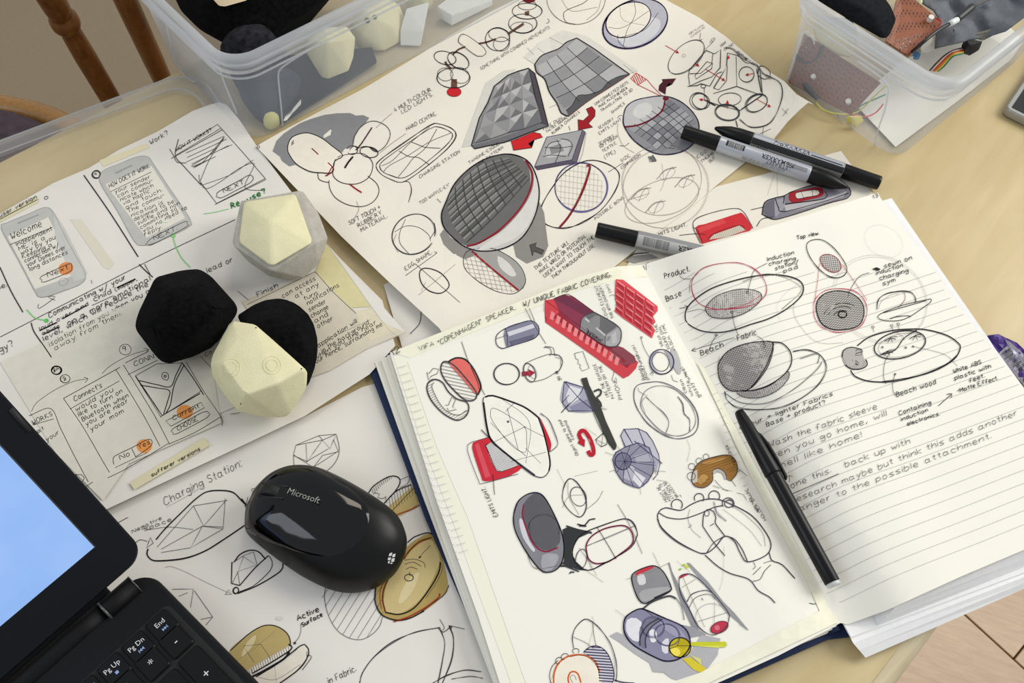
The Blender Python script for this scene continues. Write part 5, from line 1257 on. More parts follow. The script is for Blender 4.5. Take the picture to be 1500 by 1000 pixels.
k.l('1218 742 1100 880 1040 900 1150 830 1215 750 1140 860 1085 985', .9, 'd')
go(k, 'E'); k.l('1088 100 1175 215 1440 80', 1.1, 'k', False); k.l('1080 60 1085 100 1120 135 1200 95 1290 30 1370 -5 1375 20 1330 110 1345 140 1430 145', .9, 'd'); k.l('1165 222 1445 85', .8)
k.l('1178 158 1300 90 1350 62 1373 72 1362 100 1280 145 1195 186', 1.1, 'k', True, True); k.t('NEXT', 1215, 158, 1325, 108, 22, 1)
k.l('1100 115 1250 60 1340 0 1375 -20', .8, 'd')
k.done('storyboard_panel_sketch', par)
k = K_('E', s)
k.l('455 62 600 270 750 505', 1.8, 'k'); k.l('0 560 60 690 125 805', 1.8, 'k'); k.l('0 940 400 735 830 515 1275 303', 1.1, 'k'); k.l('170 862 185 910 240 990 280 1050', 1.8, 'k'); k.l('755 545 800 590 830 615', 1.7); k.l('785 545 815 600', 1.2)
k.l('210 760 212 785 300 722 260 722 300 740', .9); k.l('495 630 500 650', .9)
k.t('Communicating w/ your', 268, 835, 682, 625, 26, 1.2); k.t('loud over and', 218, 905, 480, 768, 20, 1.1); k.l('215 905 310 860', 2.2); k.l('340 840 470 768', 2.0); k.t('child', 512, 748, 605, 702, 26, 1.2); k.l('500 768 615 715', 1); k.t('(supper,', 625, 690, 745, 632, 20, 1.1); k.l('635 672 735 625', 2.4)
k.t('abide', 232, 930, 325, 888, 20, 1.1); k.l('235 925 320 885', 2); k.t('on a more emotional', 370, 878, 818, 632, 26, 1.2); k.t('level, which will reduce the', 240, 962, 805, 662, 26, 1.2); k.t('isolation from you when you a', 272, 992, 815, 698, 26, 1.2); k.t('away from them.', 300, 1012, 662, 820, 26, 1.2)
go(k, 'I').t('logy?', -30, 118, 72, 62, 36, 1.2); go(k, 'E').t('me.', -20, 690, 38, 665, 24, 1.1); k.t('*', 240, 195, 262, 190, 22, 1)
go(k, 'A').t('Work?', 818, 785, 912, 730, 24, 1)
go(k, 'E').t('lead or', 1125, 590, 1262, 530, 26, 1.1)
k.done('handwritten_notes', par)
tapep(par, '0 290 190 178 215 190 205 212 0 320', s, None, .0002, 3.7025, 0, 240, label='yellowed tape strip'); tapep(par, '380 300 440 300 620 540 590 575 560 560', s, mat('faint_tape', 'ddd6c4', .5, .3), .0001, 3.7025, 0, 240)
tapep(par, '540 870 790 780 815 800 560 905', s, mat('faded_tape', 'e2d9b6', .5, .3), .0002, 3.7025, 0, 0)
k = K_('E', s); k.lift = .0006; k.t('user version', 0, 292, 200, 188, 20, 1.1); k.l('0 302 205 195', 1); k.done('tape_note', par)
k = K_('E', s)
k.t('Re', 1258, 242, 1300, 225, 30, 2.0, '2a7a3a'); k.t('use?', 1345, 205, 1440, 158, 26, 2.0, '2a7a3a'); k.l('1105 272 1170 262 1240 245', 1.2, '7fd07c'); k.l('935 375 950 440 985 510 1032 562', 1.6, '7fd07c'); k.fe(940, 385, 12, 18, 0, '7ed67a'); k.l('145 790 190 835 250 850', 1.7, '7fd07c'); k.fe(252, 850, 13, 11, 0, '5cc45c'); k.l('880 320 910 318', 1, '7fd07c')
k.done('green_pen_notes', par, 'green pen marks')
# tracing film with notes, lower right of the sheet
k = K_('F', s)
k.f('-60 745 340 590 560 800 830 915 640 990 420 1120 200 1200 100 1000', 'd6cfbe', False); k.f('340 588 400 432 520 600 640 775 530 782', 'd9d1a4'); k.f('560 800 640 778 700 850 780 905 640 960 590 900', 'ded6c0')
k.l('-30 765 340 585 430 690 560 812', .9, 'k', False); k.l('-80 690 -20 740', .8); k.l('400 432 640 770 740 900 800 940', .6, 'a8a08a')
for tx, a_, b_, c_, d_ in (('Finish', 28, 722, 138, 668), ('can access', 165, 728, 342, 630), ('at any', 235, 730, 360, 662), ('turn', 282, 742, 352, 710), ('notifications', 300, 768, 470, 665), ('sender', 308, 802, 398, 755), ('change', 322, 836, 412, 785), ('and', 340, 864, 410, 825), ('other', 355, 892, 437, 848), ('. application will', 340, 1010, 568, 862), ('in the background', 380, 1025, 632, 868), ('when you are near', 345, 1062, 672, 868), ('your hence, surrounding me', 330, 1092, 705, 878)): k.t(tx, a_, b_, c_, d_, 24, 1.15)
go(k, 'J').l('-10 240 200 130 420 20 640 -80', .8, 'n')
k.done('tracing_film_notes', par, 'yellowish tracing film with black handwriting')
k = K_('I', s)
k.f('0 150 760 -200 1140 90 1200 480 700 700 560 900 300 640', 'dedad0')

k.e(307, 195, 27, 24, 0, 1.6, 'k', 3, .6); k.t('8A', 292, 205, 322, 190, 22, 1.4); k.e(355, 240, 26, 23, 0, 1.1, 'k', 2, .4); k.t('8', 347, 252, 360, 245, 22, 1.1); k.l('172 418 200 370 300 300 400 255 478 240', 1, 'd'); k.l('455 232 478 240 462 262', 1, 'd')
k.e(680, 82, 32, 29, 0, 1.1, 'k'); k.t('9', 672, 95, 688, 86, 26, 1.3); k.l('555 212 600 170 700 115 808 82', 1, 'd'); k.l('780 75 808 82 790 100', 1)
k.l('345 347 500 262 652 178', 1.3, 'k', False); k.l('380 405 648 252', 1.1); k.l('345 347 450 500 560 690 595 748', 1.2); k.l('628 190 660 240 780 440 868 605', 1.2); k.l('585 778 700 720 912 592', 1.2); k.l('625 722 800 640', 1)
k.t("Connect's", 405, 362, 555, 285, 26, 1.3)
for tx, a_, b_, c_, d_ in (('would you', 415, 418, 615, 308), ('like to turn on', 430, 445, 665, 315), ('Bluetooth when', 450, 472, 698, 340), ('you are near', 470, 497, 695, 368), ('your mom', 495, 525, 672, 422)): k.t(tx, a_, b_, c_, d_, 24, 1.25)
k.fe(783, 605, 42, 38, 0, 'e59a58'); k.l('618 705 615 670 640 650 720 612 800 570 824 576 822 600 780 635 735 665', 1.3); k.l('715 618 738 665', 1.3); k.t('No', 655, 680, 705, 655, 24, 1.3); k.t('Yes', 752, 622, 815, 592, 24, 1.3)
k.l('680 155 805 92', 1.2); k.l('670 165 760 310 850 460 920 595', 1.2); k.l('695 218 855 140', 1.1); k.t('CONN', 730, 172, 835, 128, 24, 1.2)
k.l('735 225 880 440 1085 320', 1.8, 'k', False); k.l('735 225 850 160 985 155', 1.2, 'k', False); k.l('985 150 1050 240 1105 328', 1.6); k.l('870 448 1095 305', 1.1); k.l('740 235 875 450', 1)
k.l('755 250 850 272 925 283 955 220 985 160', 1.6, 'k'); k.l('762 275 850 290 920 305 910 360 888 432', 1.6, 'k'); k.l('1000 165 960 240 940 295 925 380 900 428', 1.6, 'k')
k.l('878 225 885 208 905 208 915 225 908 248 882 238', 1.4, 'k', True, True); k.e(896, 227, 6, 6, 0, 1.6)
k.fe(1003, 420, 44, 38, 0, 'e59a58'); k.l('900 470 1090 368 1108 398 928 498', 1.3, 'k', False, True); k.t('Current', 940, 465, 1082, 398, 22, 1.25); k.l('938 512 1100 422 1130 425 1125 450 955 540 940 530', 1.3, 'k', True, True); k.t('CHOOSE', 965, 522, 1075, 465, 22, 1.2)
k.l('915 595 1060 530 1200 445', 1.2); k.l('1010 150 1100 300 1200 450 1205 495', 1.1); k.l('1090 120 1145 180', 1); k.t('Co', 1115, 120, 1150, 100, 20, 1.1)
k.l('160 440 275 402 330 510 400 650 480 800', 1.2, 'k'); k.l('180 490 292 458', 1.1); k.t('WORKS', 180, 490, 285, 440, 24, 1.2); k.t('at', 205, 535, 240, 515, 20, 1.1); k.t('your', 255, 580, 322, 538, 22, 1.1); k.l('410 762 440 760 458 780 440 808', 1.2); k.l('460 828 505 800', 1.2); k.l('1250 432 1300 425', 1)
k.done('storyboard_panel_sketch', par, 'storyboard panels with connect and map screens')
tapep(par, '705 805 1105 560 1140 600 730 842', s, M_tape, .0004, 3.7025, 0, 490, label='yellowed tape strip')
k = K_('I', s); k.lift = .0008; k.t('sufferer versions', 825, 772, 1088, 628, 18, 1.2); k.done('tape_note', par)

# ---- the charging sketch sheet
s, par = S_C, sheetC
k = K_('I', s); k.t('Charging Station:', 895, 925, 1312, 715, 42, 1.0, '3a363a'); k.l('905 935 1000 885 1110 818', .6, 'n')
go(k, 'M')
k.l('848 222 900 160 1000 60 1060 5 1118 -34 1190 -44 1262 -34 1305 5 1342 45', 1.9, 'k', rep=2, jit=.3); k.l('805 272 798 300 820 330 870 338 1000 325 1110 285 1210 225 1335 140', 2, 'k', rep=2, jit=.3)
for q in ('852 265 1050 40 1235 10', '1050 40 1105 150 1228 8', '1222 0 1210 165 1098 150 1035 267 1210 165', '875 293 1035 267', '875 275 1098 150', '1100 150 1210 155'): k.l(q, .9, 'd', False)
k.l('720 262 755 225 800 232', 1); k.l('795 268 832 242 815 210 808 235', 1.3, 'k', False, True); k.t('Negative', 720, 188, 878, 112, 18, .9); k.t('space', 785, 175, 930, 122, 20, .9); k.l('800 170 920 155 1050 168', .8, 'd'); k.l('625 140 695 102', 1.1)
k.l('895 375 925 368 1000 395 1120 455 1255 518', .7, 'n'); k.l('1222 520 1258 520 1240 495 1222 520', .8, 'd', False)
k.l('935 492 1050 490 1035 590', .9, 'd', False); k.l('1055 500 1155 642 1118 686', 1, 'd', False); k.l('1090 655 1155 642', .9, 'd'); k.l('970 530 1020 510', .8, 'd')
k.l('1270 345 1300 305 1350 282 1400 288 1440 330', 2, 'k'); k.l('1258 345 1255 460 1300 472', 1.8, 'k', False); k.l('1300 472 1380 380 1455 310', 1.7); k.l('1455 310 1475 340 1465 390 1380 470 1300 505 1278 515', 1.3); k.l('1555 330 1535 350 1520 395 1400 470 1290 515', 2.0)
for q in ('1320 315 1292 395 1390 362 1320 315', '1375 290 1395 365', '1260 350 1320 310 1375 290', '1290 395 1300 470', '1260 460 1292 395'): k.l(q, .8, 'd', False)
k.e(1280, 500, 14, 18, 20, 1.6, 'k', 2, .4)
go(k, 'I').l('1310 890 1345 930 1365 900', 2, 'k'); k.l('1345 880 1330 940', 1); k.t('a', 1368, 855, 1390, 845, 24, 1); k.l('1325 930 1380 905', 1)
k.done('charging_station_sketch', par)
k = K_('J', s)
for q in ('222 652 235 600 360 548 455 540 440 572 465 632 330 720 222 652', '235 600 380 572 455 540', '290 595 295 690 380 572 420 620 440 570', '222 655 300 690', '380 572 360 548', '330 720 380 655 465 635', '290 690 410 620'): k.l(q, .9, 'd', False)
k.l('455 545 470 610 465 660 440 705 405 738', 1); k.l('222 655 225 710', .9)
k.done('crystal_sketch', par)
k = K_('N', s)
k.f('-120 900 -120 820 -20 735 60 692 130 694 185 730 205 780 190 800 0 912 -100 980', 'b8a56e', True); k.f('-60 860 -30 780 20 740 0 800', 'd8caa0', True); k.f('0 920 200 800 205 822 0 950', 'e2ddd2'); k.h('-100 985 0 915 195 800 205 822 0 948 -90 1010', 75, 14, .9)
k.l('-120 825 -20 735 60 690 130 693 188 732 206 780 200 800', 1.7, 'k'); k.l('0 948 100 890 205 822 210 800 195 790', 2.2); k.l('0 965 60 935 170 870 200 830', 3.4); k.l('-90 880 0 820 120 720', .5, 'n'); k.l('10 890 -50 800 45 790 100 870', .7, 'd', False)
k.f('20 968 180 880 260 800 290 800 305 840 250 920 140 1005 0 1010', 'e4ded2', True); k.l('20 968 150 885 262 798 290 800 305 838 262 915 150 1000 60 1050', 2.1, 'k'); k.l('300 850 320 860 270 930', 1.2); k.l('295 830 290 880 240 935', 1.2); k.l('120 910 130 1000', .6, 'n'); k.l('30 970 130 980 260 900', .7, 'd')
k.t('Active', 245, 662, 360, 612, 28, 1.5); k.t('Surface', 272, 696, 380, 638, 22, 1.5); k.l('262 680 262 720 250 755 228 782', .9, 'd'); k.e(229, 784, 5, 5, 0, 1.6)
k.done('padded_slab_sketch', par)
k = K_('N', s)
k.l('395 480 390 540 410 630 455 710 520 755 590 765 650 735 690 690 705 640', 1, 'd'); k.h('395 480 700 470 690 690 650 735 590 760 520 752 455 705 410 630', -58, 40, .7, 'd', True); k.done('hatched_bowl_sketch', par)
k = K_('N', s)
k.f('668 505 700 430 830 270 900 215 960 190 990 210 1010 260 1060 470 1020 540 900 630 800 665 740 655 690 610', 'b09a5e', True); k.f('720 610 715 520 750 420 840 300 950 222 1000 260 1015 330 990 410 930 520 860 590 790 625', 'cbb985', True); k.f('790 560 830 460 900 400 880 480 820 560', 'd9cba0', True)
k.l('840 240 880 208 950 186 985 200', 1.8, 'k'); k.l('668 485 665 560 700 630 780 660 850 650 930 610', 2.2, 'k'); k.l('1018 345 1010 400 960 490 880 590 800 628 720 618', 2.4, 'k'); k.l('720 615 705 540 720 470 760 400', 2.6, '6e3a1c'); k.l('700 600 690 530 705 470 740 420', 1.6, 'a0502c'); k.l('820 330 850 285 900 240 970 212', 3, '8c4a26'); k.l('840 300 900 235 960 215', 1.4, '5a2c14'); k.l('765 668 850 640 940 590 1010 535 1012 515', 2.6, '9c3c20'); k.l('1065 470 1040 520 990 560 880 640', 1.4, 'k'); k.l('1012 345 1030 380 1000 450 940 540', .8, 'd')
k.e(848, 430, 24, 18, 0, 1.3, 'd', 2, .3); k.l('850 400 855 418', 1.4, 'd'); k.l('832 385 860 372 895 385', 1.1, 'd'); k.l('825 358 870 345 915 368', 1.1, 'd'); k.l('825 335 880 330 930 350 936 375', 1.1, 'd'); k.l('965 255 930 290 905 320', 1, 'd'); k.f('905 312 918 318 898 328', 'k')
k.f('730 60 790 0 900 -80 905 5 880 42 800 95 770 80', 'c2ad74', True); k.l('780 90 860 60 905 35', 2.6, 'a0542c'); k.l('760 65 830 -10 900 -80', 1.2)
k.l('630 -30 660 -70 740 -118 790 -115 800 -85 775 -40 720 20 705 40', 1.8, 'k'); k.h('640 -40 670 -70 740 -118 760 -110 700 -70 660 -20', 70, 12, .8); k.h('720 15 780 -40 880 -80 890 -30 800 40 760 60', 80, 16, .8, 'd'); k.l('715 25 780 -40 860 -75', 1.7); k.l('660 -30 690 -25 680 -5 710 0 725 -12 720 8', .9, 'd'); k.l('800 -100 850 -120 840 -80 800 -60', .8, 'd')
k.done('tan_pad_sketch', par)
k = K_('N', s)
k.l('580 1005 600 940 660 860 760 780 880 728 1015 700', 1.1, 'd', rep=3, jit=1); k.l('1015 700 1040 780 1030 880 1005 1010', 1.1, 'd', rep=2, jit=1); k.l('1065 690 1090 760 1080 870 1030 1005', 1.1, 'd', rep=3, jit=1); k.l('1015 655 1040 700 1030 715', 1); k.l('1005 700 1035 725 1080 690 1075 710', 1.4); k.l('1070 690 1150 708', 1); k.l('970 1005 1050 960 1150 930 1240 940', 1, 'd', rep=3, jit=.8); k.l('1080 980 1180 965 1250 975', .8, 'd', rep=2, jit=.8)
k.t('in Fabric.', 415, 1005, 562, 935, 34, 1.1); k.fe(145, 650, 20, 10, 0, 'd6d2c8'); k.done('pencil_curves_sketch', par)

# ---- left notebook page: tape, ruled margin ticks, drawings
s, par = S_L, left
tapep(left, '572 516 640 489 700 466 780 434 850 405 905 390 940 389 948 405 905 410 850 424 780 452 700 484 600 524', s, M_cream, .00012, 1, 0, 0, label='cream tape strip')
tapep(left, '576 522 600 526 640 640 690 755 775 990 800 1070 772 1072 745 990 660 755 615 640', s, mat('pale_cream_tape', 'f1efdb', .6, .3), .00008, 1, 0, 0, label='cream tape strip')
tapep(left, '1020 530 1032 540 1110 690 1185 835 1216 895 1228 912 1210 918 1180 850 1100 700', s, M_cream, .0009, 1, 0, 0, label='cream tape strip')
tapep(left, '1226 912 1060 990 900 1065 890 1050 1060 968 1206 892', s, M_cream, .0009, 1, 0, 0, label='cream tape strip')
k = K_('J', s); k.lift = .0012
for i in range(26):
    t = i/25; x0, y0 = 785+t*330, 180+t*1000
    k.l([(x0, y0+6), (x0+52, y0-10)], .7, 'a5a8b4', False); k.l([(x0-14, y0+26), (x0-8, y0+44), (x0+6, y0+40)], .6, '8f93a8')
for i in range(15):
    t = i/14; x0, y0 = 1540+t*340, 600-0+t*640
    go(k, 'K'); k.l([(1120+t*190, 330+t*580), (1150+t*190, 318+t*580)], .5, 'b8b4aa', False); go(k, 'J')
k.t('12', 760, 120, 800, 95, 32, 1.3, rough=0); k.done('page_number_and_ruling', par)
par = pasted; LF = .0008
def KL(c): k_ = K_(c, S_L); k_.lift = LF; return k_
k = KL('J'); k.t('VIFA', 905, 92, 985, 60, 24, 1); go(k, 'F').t('"COPENHAGEN"', 1012, 985, 1242, 868, 26, 1); k.t('SPEAKER.', 1272, 858, 1425, 793, 26, 1.05); go(k, 'G').t('W/ UNIQUE FABRIC COVERING.', 100, 776, 575, 612, 26, 1.15); k.done('title_writing', par)
k = KL('J')
k.f('1062 152 1100 130 1150 140 1192 185 1226 250 1236 285 1218 328 1185 300 1130 235', 'e2706a', True); k.h('1020 190 1030 155 1050 148 1090 170 1150 232 1200 300 1216 335 1190 360 1130 345 1075 290 1035 240', 12, 18, 1, '6a6868', True)
k.l('1020 195 1028 158 1050 148 1095 172 1150 232 1200 295 1216 330 1200 358 1150 355 1080 292 1038 240', 2.4, '4a4848', True, True); k.l('1062 150 1100 130 1150 136 1192 180 1226 245 1238 290 1220 330', 3, '33302f'); k.l('1180 170 1215 250 1230 300', 1.4, '8c2a28')
k.h('945 290 960 255 985 248 970 280 1010 370 1060 425 1120 440 1160 410 1172 400 1160 440 1120 465 1080 455 1020 415 965 350', -30, 13, .8, '7a7876', True)
k.l('945 290 960 255 992 245 1030 262 1062 312 1110 352 1160 368 1173 400 1160 440 1120 466 1080 458 1020 418 965 352', 2.3, '4a4848', True, True); k.l('985 262 972 285 1010 368 1060 422 1120 438 1160 412', 1.2, '5a5856')
k.l('945 205 955 250 968 228 1000 215 1010 190 980 185 955 215', 1.2, '5a5856', False); k.l('1055 400 1065 418 1105 408 1085 395 1100 355 1080 342 1062 385 1045 385', 1.2, '5a5856', False); k.l('1135 40 1180 170 1260 332', .9, 'n', rep=2, jit=.8)
k.done('red_disc_pair_sketch', par)
k = KL('J')
k.f('1190 612 1215 580 1285 560 1312 580 1262 600 1270 625 1310 722 1345 746 1440 712 1462 722 1400 765 1265 798 1238 765', 'cb2f3e', True); k.f('1205 600 1225 590 1290 770 1262 780', 'd85462'); k.f('1265 605 1290 588 1440 700 1350 745 1318 722', 'd0cfd2'); k.h('1265 605 1290 588 1440 700 1350 745 1318 722', 30, 9, .5, '9a9a9e')
k.l('1290 556 1215 578 1180 590 1165 630 1225 792 1250 808 1400 768 1440 758', 1.1, '4a4654'); k.l('1262 602 1280 640 1312 722 1345 746 1440 712', 1.1, '4a2430')
go(k, 'K').f('183 450 212 500 246 580 248 615 236 640 215 590', 'c8283a', True); k.l('190 430 235 465 265 530 286 592 270 618 240 640', 1, '6a6670', rep=2, jit=.5)
go(k, 'J'); lens = '1250 362 1262 342 1285 334 1330 340 1400 368 1480 402 1552 455 1580 540 1598 620 1612 690 1606 742 1575 775 1530 768 1480 735 1400 670 1300 585 1272 510'
k.f(lens, 'f3f1ea', True); k.l(lens, 1.6, '56545c', True, True); k.l('1262 342 1300 334 1400 366 1480 400 1552 455', 3, '4c4a50'); k.l('1252 370 1272 510 1300 580 1400 668 1530 766', 3.4, '4c4a50')
k.l('1290 420 1300 402 1350 420 1470 500 1485 560 1478 640 1400 600 1300 470 1290 420', 1.1, '6a6870'); k.l('1550 455 1585 560 1612 690 1606 742', 2.6, '3e3c42')
for q in ('1290 480 1400 590 1480 660', '1380 400 1440 620', '1300 590 1480 500', '1340 345 1500 480 1480 700', '1370 420 1420 370', '1480 620 1560 700', '1470 500 1590 560', '1400 690 1590 640'): k.l(q, .7, '8a8890', rep=2, jit=.6)
k.e(1385, 475, 5, 4, 0, 1.6); k.l('1240 518 1300 580', 1.6, '5a585e'); k.l('1302 760 1312 870', 1.2); k.t('EMITS LIGHT.', 1330, 985, 1262, 828, 22, 1.0)
k.done('pointed_lens_sketch', par)
k = KL('K')
k.f('0 -30 120 -70 165 -60 182 -25 160 20 30 62 5 66', '85859c', True); k.f('10 -10 150 -55 160 -35 20 12', 'd2d2de'); k.f('20 40 160 0 150 25 30 60', '66667e')
k.l('0 -30 120 -70 165 -60 184 -25 160 22 30 64 -20 78 -48 55 -50 15 -30 -12 0 -30', 1.3, 'p', True, False, 2, .3); k.l('0 -30 10 0 12 64', 1.2, 'p'); k.l('-48 25 12 5', .8, 'p'); k.l('108 -140 150 -60 220 52', 1.1, '5a585e'); k.l('130 -140 160 -70', 1, 'd')
k.done('capsule_sketch', par)
k = KL('K')
k.e(8, 215, 68, 58, 0, 1.2, '56545c', 3, .8); k.e(132, 208, 30, 52, -20, 1.2, '56545c', 2, .4); k.e(148, 205, 20, 38, -20, .8, '7a7880'); k.l('105 160 160 135 240 108 280 115', 1.1, '56545c'); k.l('158 258 220 240 285 200', 1.1, '56545c'); k.l('250 110 290 115 310 150 290 200 270 210', 1.4, '56545c', rep=2, jit=.4); k.l('270 125 300 135 300 170', 1, 'n')
k.l('208 72 240 75 250 100 240 118', 1.2, '56545c'); k.l('215 66 260 75 268 118', 1.1, '56545c'); k.f('90 205 125 202 122 190 160 208 132 232 126 222 92 228', 'a8283c'); k.l('90 205 125 202 122 190 160 208 132 232 126 222 92 228', .8, 'R', False, True); k.t('go in', 302, 250, 285, 200, 20, .8)
k.l('375 105 420 93 455 185 418 200 404 180 408 168 394 158 396 140 382 132 375 105', 1, 'd', False); k.done('can_and_hook_sketch', par)
# red band with device
k = KL('G')
k.f('215 742 262 735 480 900 640 1010 720 1078 690 1105 708 1112 672 1150 640 1166 500 1060 218 862 232 845 215 825 230 808 214 790 232 772', 'cf4650', False); k.f('300 800 420 880 690 1075 660 1110 400 935 260 835', '9c2c3a'); k.f('560 970 640 1000 700 1045 712 1080 640 1095 560 1040', '8c4a56')
for i in range(12):
    t = i/11; x, y = 250+t*350, 800+t*245
    k.f([(x, y), (x+20, y+14), (x+8, y+52), (x-10, y+42)], 'e88a8e'); k.nf -= 1
for i in range(5):
    x, y = 300+i*32, 775+i*26; k.f([(x, y), (x+18, y+14), (x+10, y+36), (x-6, y+26)], 'e58086'); k.nf -= 1
k.nf += 3
k.l('215 742 480 940 640 1060', .7, '8a2a34'); k.f('262 735 322 712 362 722 482 808 432 828 410 850 405 905 300 812', '8a3a52', False); k.f('262 735 322 712 482 808 430 826', '70344c')
k.f('482 808 560 850 608 882 628 912 624 965 602 992 570 996 530 985 404 900 412 850 432 826', '8a8a8e'); k.f('432 828 482 809 560 850 605 882 580 900 542 926', '6c6c70'); k.f('434 836 545 932 542 940 430 846', 'c4c4c8'); k.f('548 932 610 892 626 915 622 965 602 990 570 994 545 985', 'aaaaae'); k.f('575 930 600 912 606 970 580 980', 'bdbdc0')
k.l('482 808 560 850 608 882 628 912 624 965 602 992 570 996 530 985 404 900', 1.5, '3c3a42'); k.l('262 735 322 712 362 722 482 808', 1.3, '4a2436'); k.l('482 808 432 826 412 850 405 900', 1.2, '3c3a42'); k.l('600 885 545 930 540 985', 1, '5a585e'); k.t('JAWBONE', 528, 960, 440, 896, 22, 1.1, slant=-.2)
k.done('red_band_device_sketch', par)
k = KL('G')
c4 = [(602, 630), (812, 770), (796, 945), (592, 800)]
k.f('600 628 640 632 826 775 826 800 800 830 815 860 796 880 812 905 795 948 640 840 590 800 612 770 595 740 612 715 594 690 615 670', 'd9505a')
for j in range(5):
    for i in range(4):
        q = [bil(c4, (i+a_)/4, (j+b_)/5) for a_, b_ in ((.06, .3), (.8, .35), (.86, .95), (.12, .8))]; k.f([tuple(p) for p in q], 'ab2c3b'); k.nf -= 1
        q = [bil(c4, (i+a_)/4, (j+b_)/5) for a_, b_ in ((.1, .05), (.95, .1), (.9, .3), (.1, .25))]; k.f([tuple(p) for p in q], 'ee9092'); k.nf -= 1
k.nf += 3
for i in range(1, 4): k.l([tuple(bil(c4, i/4, t/5)) for t in range(6)], .9, '8a2632', False)
for j in range(1, 5): k.l([tuple(bil(c4, t/4, j/5+.03*(t % 2))) for t in range(5)], .8, '8a2632', False)
k.t('LOAD ELEMENT', 558, 838, 498, 662, 15, .7); k.t('THIS WITH CHARGER?', 590, 838, 520, 662, 15, .7); k.t('(on)', 575, 700, 555, 655, 14, .7); k.l('598 720 580 712 565 720', .7); k.done('red_brick_weave_sketch', par)
k = KL('G')
k.t('WRAP THE', 858, 990, 820, 870, 15, .7); k.t('SOUND DIAL', 895, 1005, 840, 880, 15, .7); k.t('+ LOCAL TYPE', 925, 1015, 860, 870, 14, .7)
go(k, 'K').t('LIKE THE TENTACLE', 562, 338, 488, 160, 15, .7); k.t('PATTERN ON THE', 592, 346, 518, 168, 15, .7); k.t('PHONE', 636, 352, 598, 235, 20, .75); k.l('578 245 586 222 590 200', .8); k.t('Bends', 762, 245, 735, 170, 20, .8); k.t('phone/wrist', 780, 245, 722, 110, 16, .7); k.t('visual', 735, 150, 700, 60, 16, .7)
k.l('735 20 750 70 780 125', .8); k.e(738, 18, 5, 5, 0, .9); k.l('900 222 910 250 935 258', .8); k.t('clean', 985, 318, 960, 245, 18, .75); k.t('white +', 1020, 335, 985, 210, 18, .75); k.t('glossy wheel.', 1060, 340, 962, 175, 18, .75); k.l('785 220 800 200 798 225', .8)
k.t('Object spins to your', 398, 655, 298, 460, 16, .75); k.t('command', 375, 570, 332, 468, 16, .75); k.t('MIGHT BE', 880, 905, 832, 822, 14, .65); k.t('POSSIBLE TO', 900, 900, 845, 810, 14, .65); k.t('ATTACH TO', 915, 890, 868, 800, 14, .65); k.t('BRACELET', 938, 880, 880, 800, 14, .65)
k.l('945 870 955 882', .8); k.t('LEATHER COVER', 1272, 742, 1205, 600, 14, .65); k.l('1270 735 1312 768', .7, 'd'); k.t('HOLDER SHAPE -', 1415, 1005, 1300, 815, 15, .7); k.t('MUDDY PAPER', 1375, 960, 1330, 885, 12, .6)
k.l('1175 840 1230 850', .6, 'n'); k.l('1225 790 1250 825', .8, 'd'); k.l('1255 860 1290 870 1308 900', .7, 'd'); k.l('985 570 1000 620 985 690', .5, 'n'); k.done('handwritten_notes', par)
k = KL('K')
k.fe(925, 145, 22, 75, -15, 'b9b9bc'); k.f('780 130 800 95 840 80 800 130 800 180 830 210 800 205 782 170', 'a8a8b8', True); k.f('860 85 895 105 912 160 905 200 895 170 885 120', 'a8a8b8', True); k.e(848, 150, 66, 68, -15, 1.2, '3a3850', 3, .5); k.e(842, 150, 46, 54, -25, 1.1, '3a3850', 2, .4); k.done('ring_clip_sketch', par)
k = KL('K')
k.f('320 258 350 262 425 288 452 322 482 415 345 418 308 372 300 340', 'a9a9bf', True); k.f('350 280 415 300 400 350 345 390 330 330', 'dcdce4'); k.f('350 395 450 350 475 410 360 415', '8c8ca6')
for q in ('320 258 425 288 452 322 482 415 345 418 308 372 320 258', '320 258 400 350 482 415', '425 288 400 330 330 400', '305 425 350 370', '308 372 345 330'): k.l(q, 1.1, '4a4864', False, rep=2, jit=.5)
k.f('412 240 442 234 455 275 482 330 500 360 520 400 545 470 604 600 600 622 588 630 556 590 500 460 468 395', '42423f'); k.l('480 312 505 300 520 310 512 332 495 345 515 372 520 395', 3.2, '42423f'); k.l('520 398 550 408', 2, 'c8c6c0'); k.l('410 245 500 480 590 625', 1.2, '33332f')
k.l('490 570 530 538 552 560 550 600 522 610 495 590 490 570', .9, 'd', False, rep=2, jit=.5); k.l('490 570 550 600', .7, 'd'); k.l('530 538 522 610', .7, 'd'); k.l('430 505 495 550', .5, 'n'); k.done('crystal_and_bar_sketch', par)
k = KL('K')
k.l('412 572 400 545 412 524 432 528 458 565 476 615 478 648 462 655 448 632', 7, 'bb2334'); k.f('392 590 408 560 432 572 430 612', 'bb2334'); k.l('420 535 450 565 470 612', 1, 'f0c8c8'); k.done('spin_arrow_sketch', par, 'red curved arrow')
k = KL('K')
k.f('626 548 642 515 720 512 765 535 800 580 832 650 830 700 800 680 760 610 690 595 650 612', 'c2c2cf'); k.f('582 682 600 640 650 612 720 590 780 615 805 690 800 750 770 800 725 836 640 805 600 745', '9291a6', True); k.f('660 690 700 720 690 800 640 780', 'b8b8c8'); k.f('700 660 770 640 790 690 710 700', 'adadbd'); k.f('700 740 760 780 730 830 690 790', 'dddde6'); k.f('760 610 830 690 815 760 800 700', 'abaabc')
k.fe(638, 690, 42, 46, 0, '7a7990'); k.e(638, 690, 44, 46, 0, 1.1, 'p', 2, .4)
for a_ in range(0, 360, 32): k.l([(645, 690), (705+108*math.cos(math.radians(a_)), 712+116*math.sin(math.radians(a_)))], .9, 'p', False)
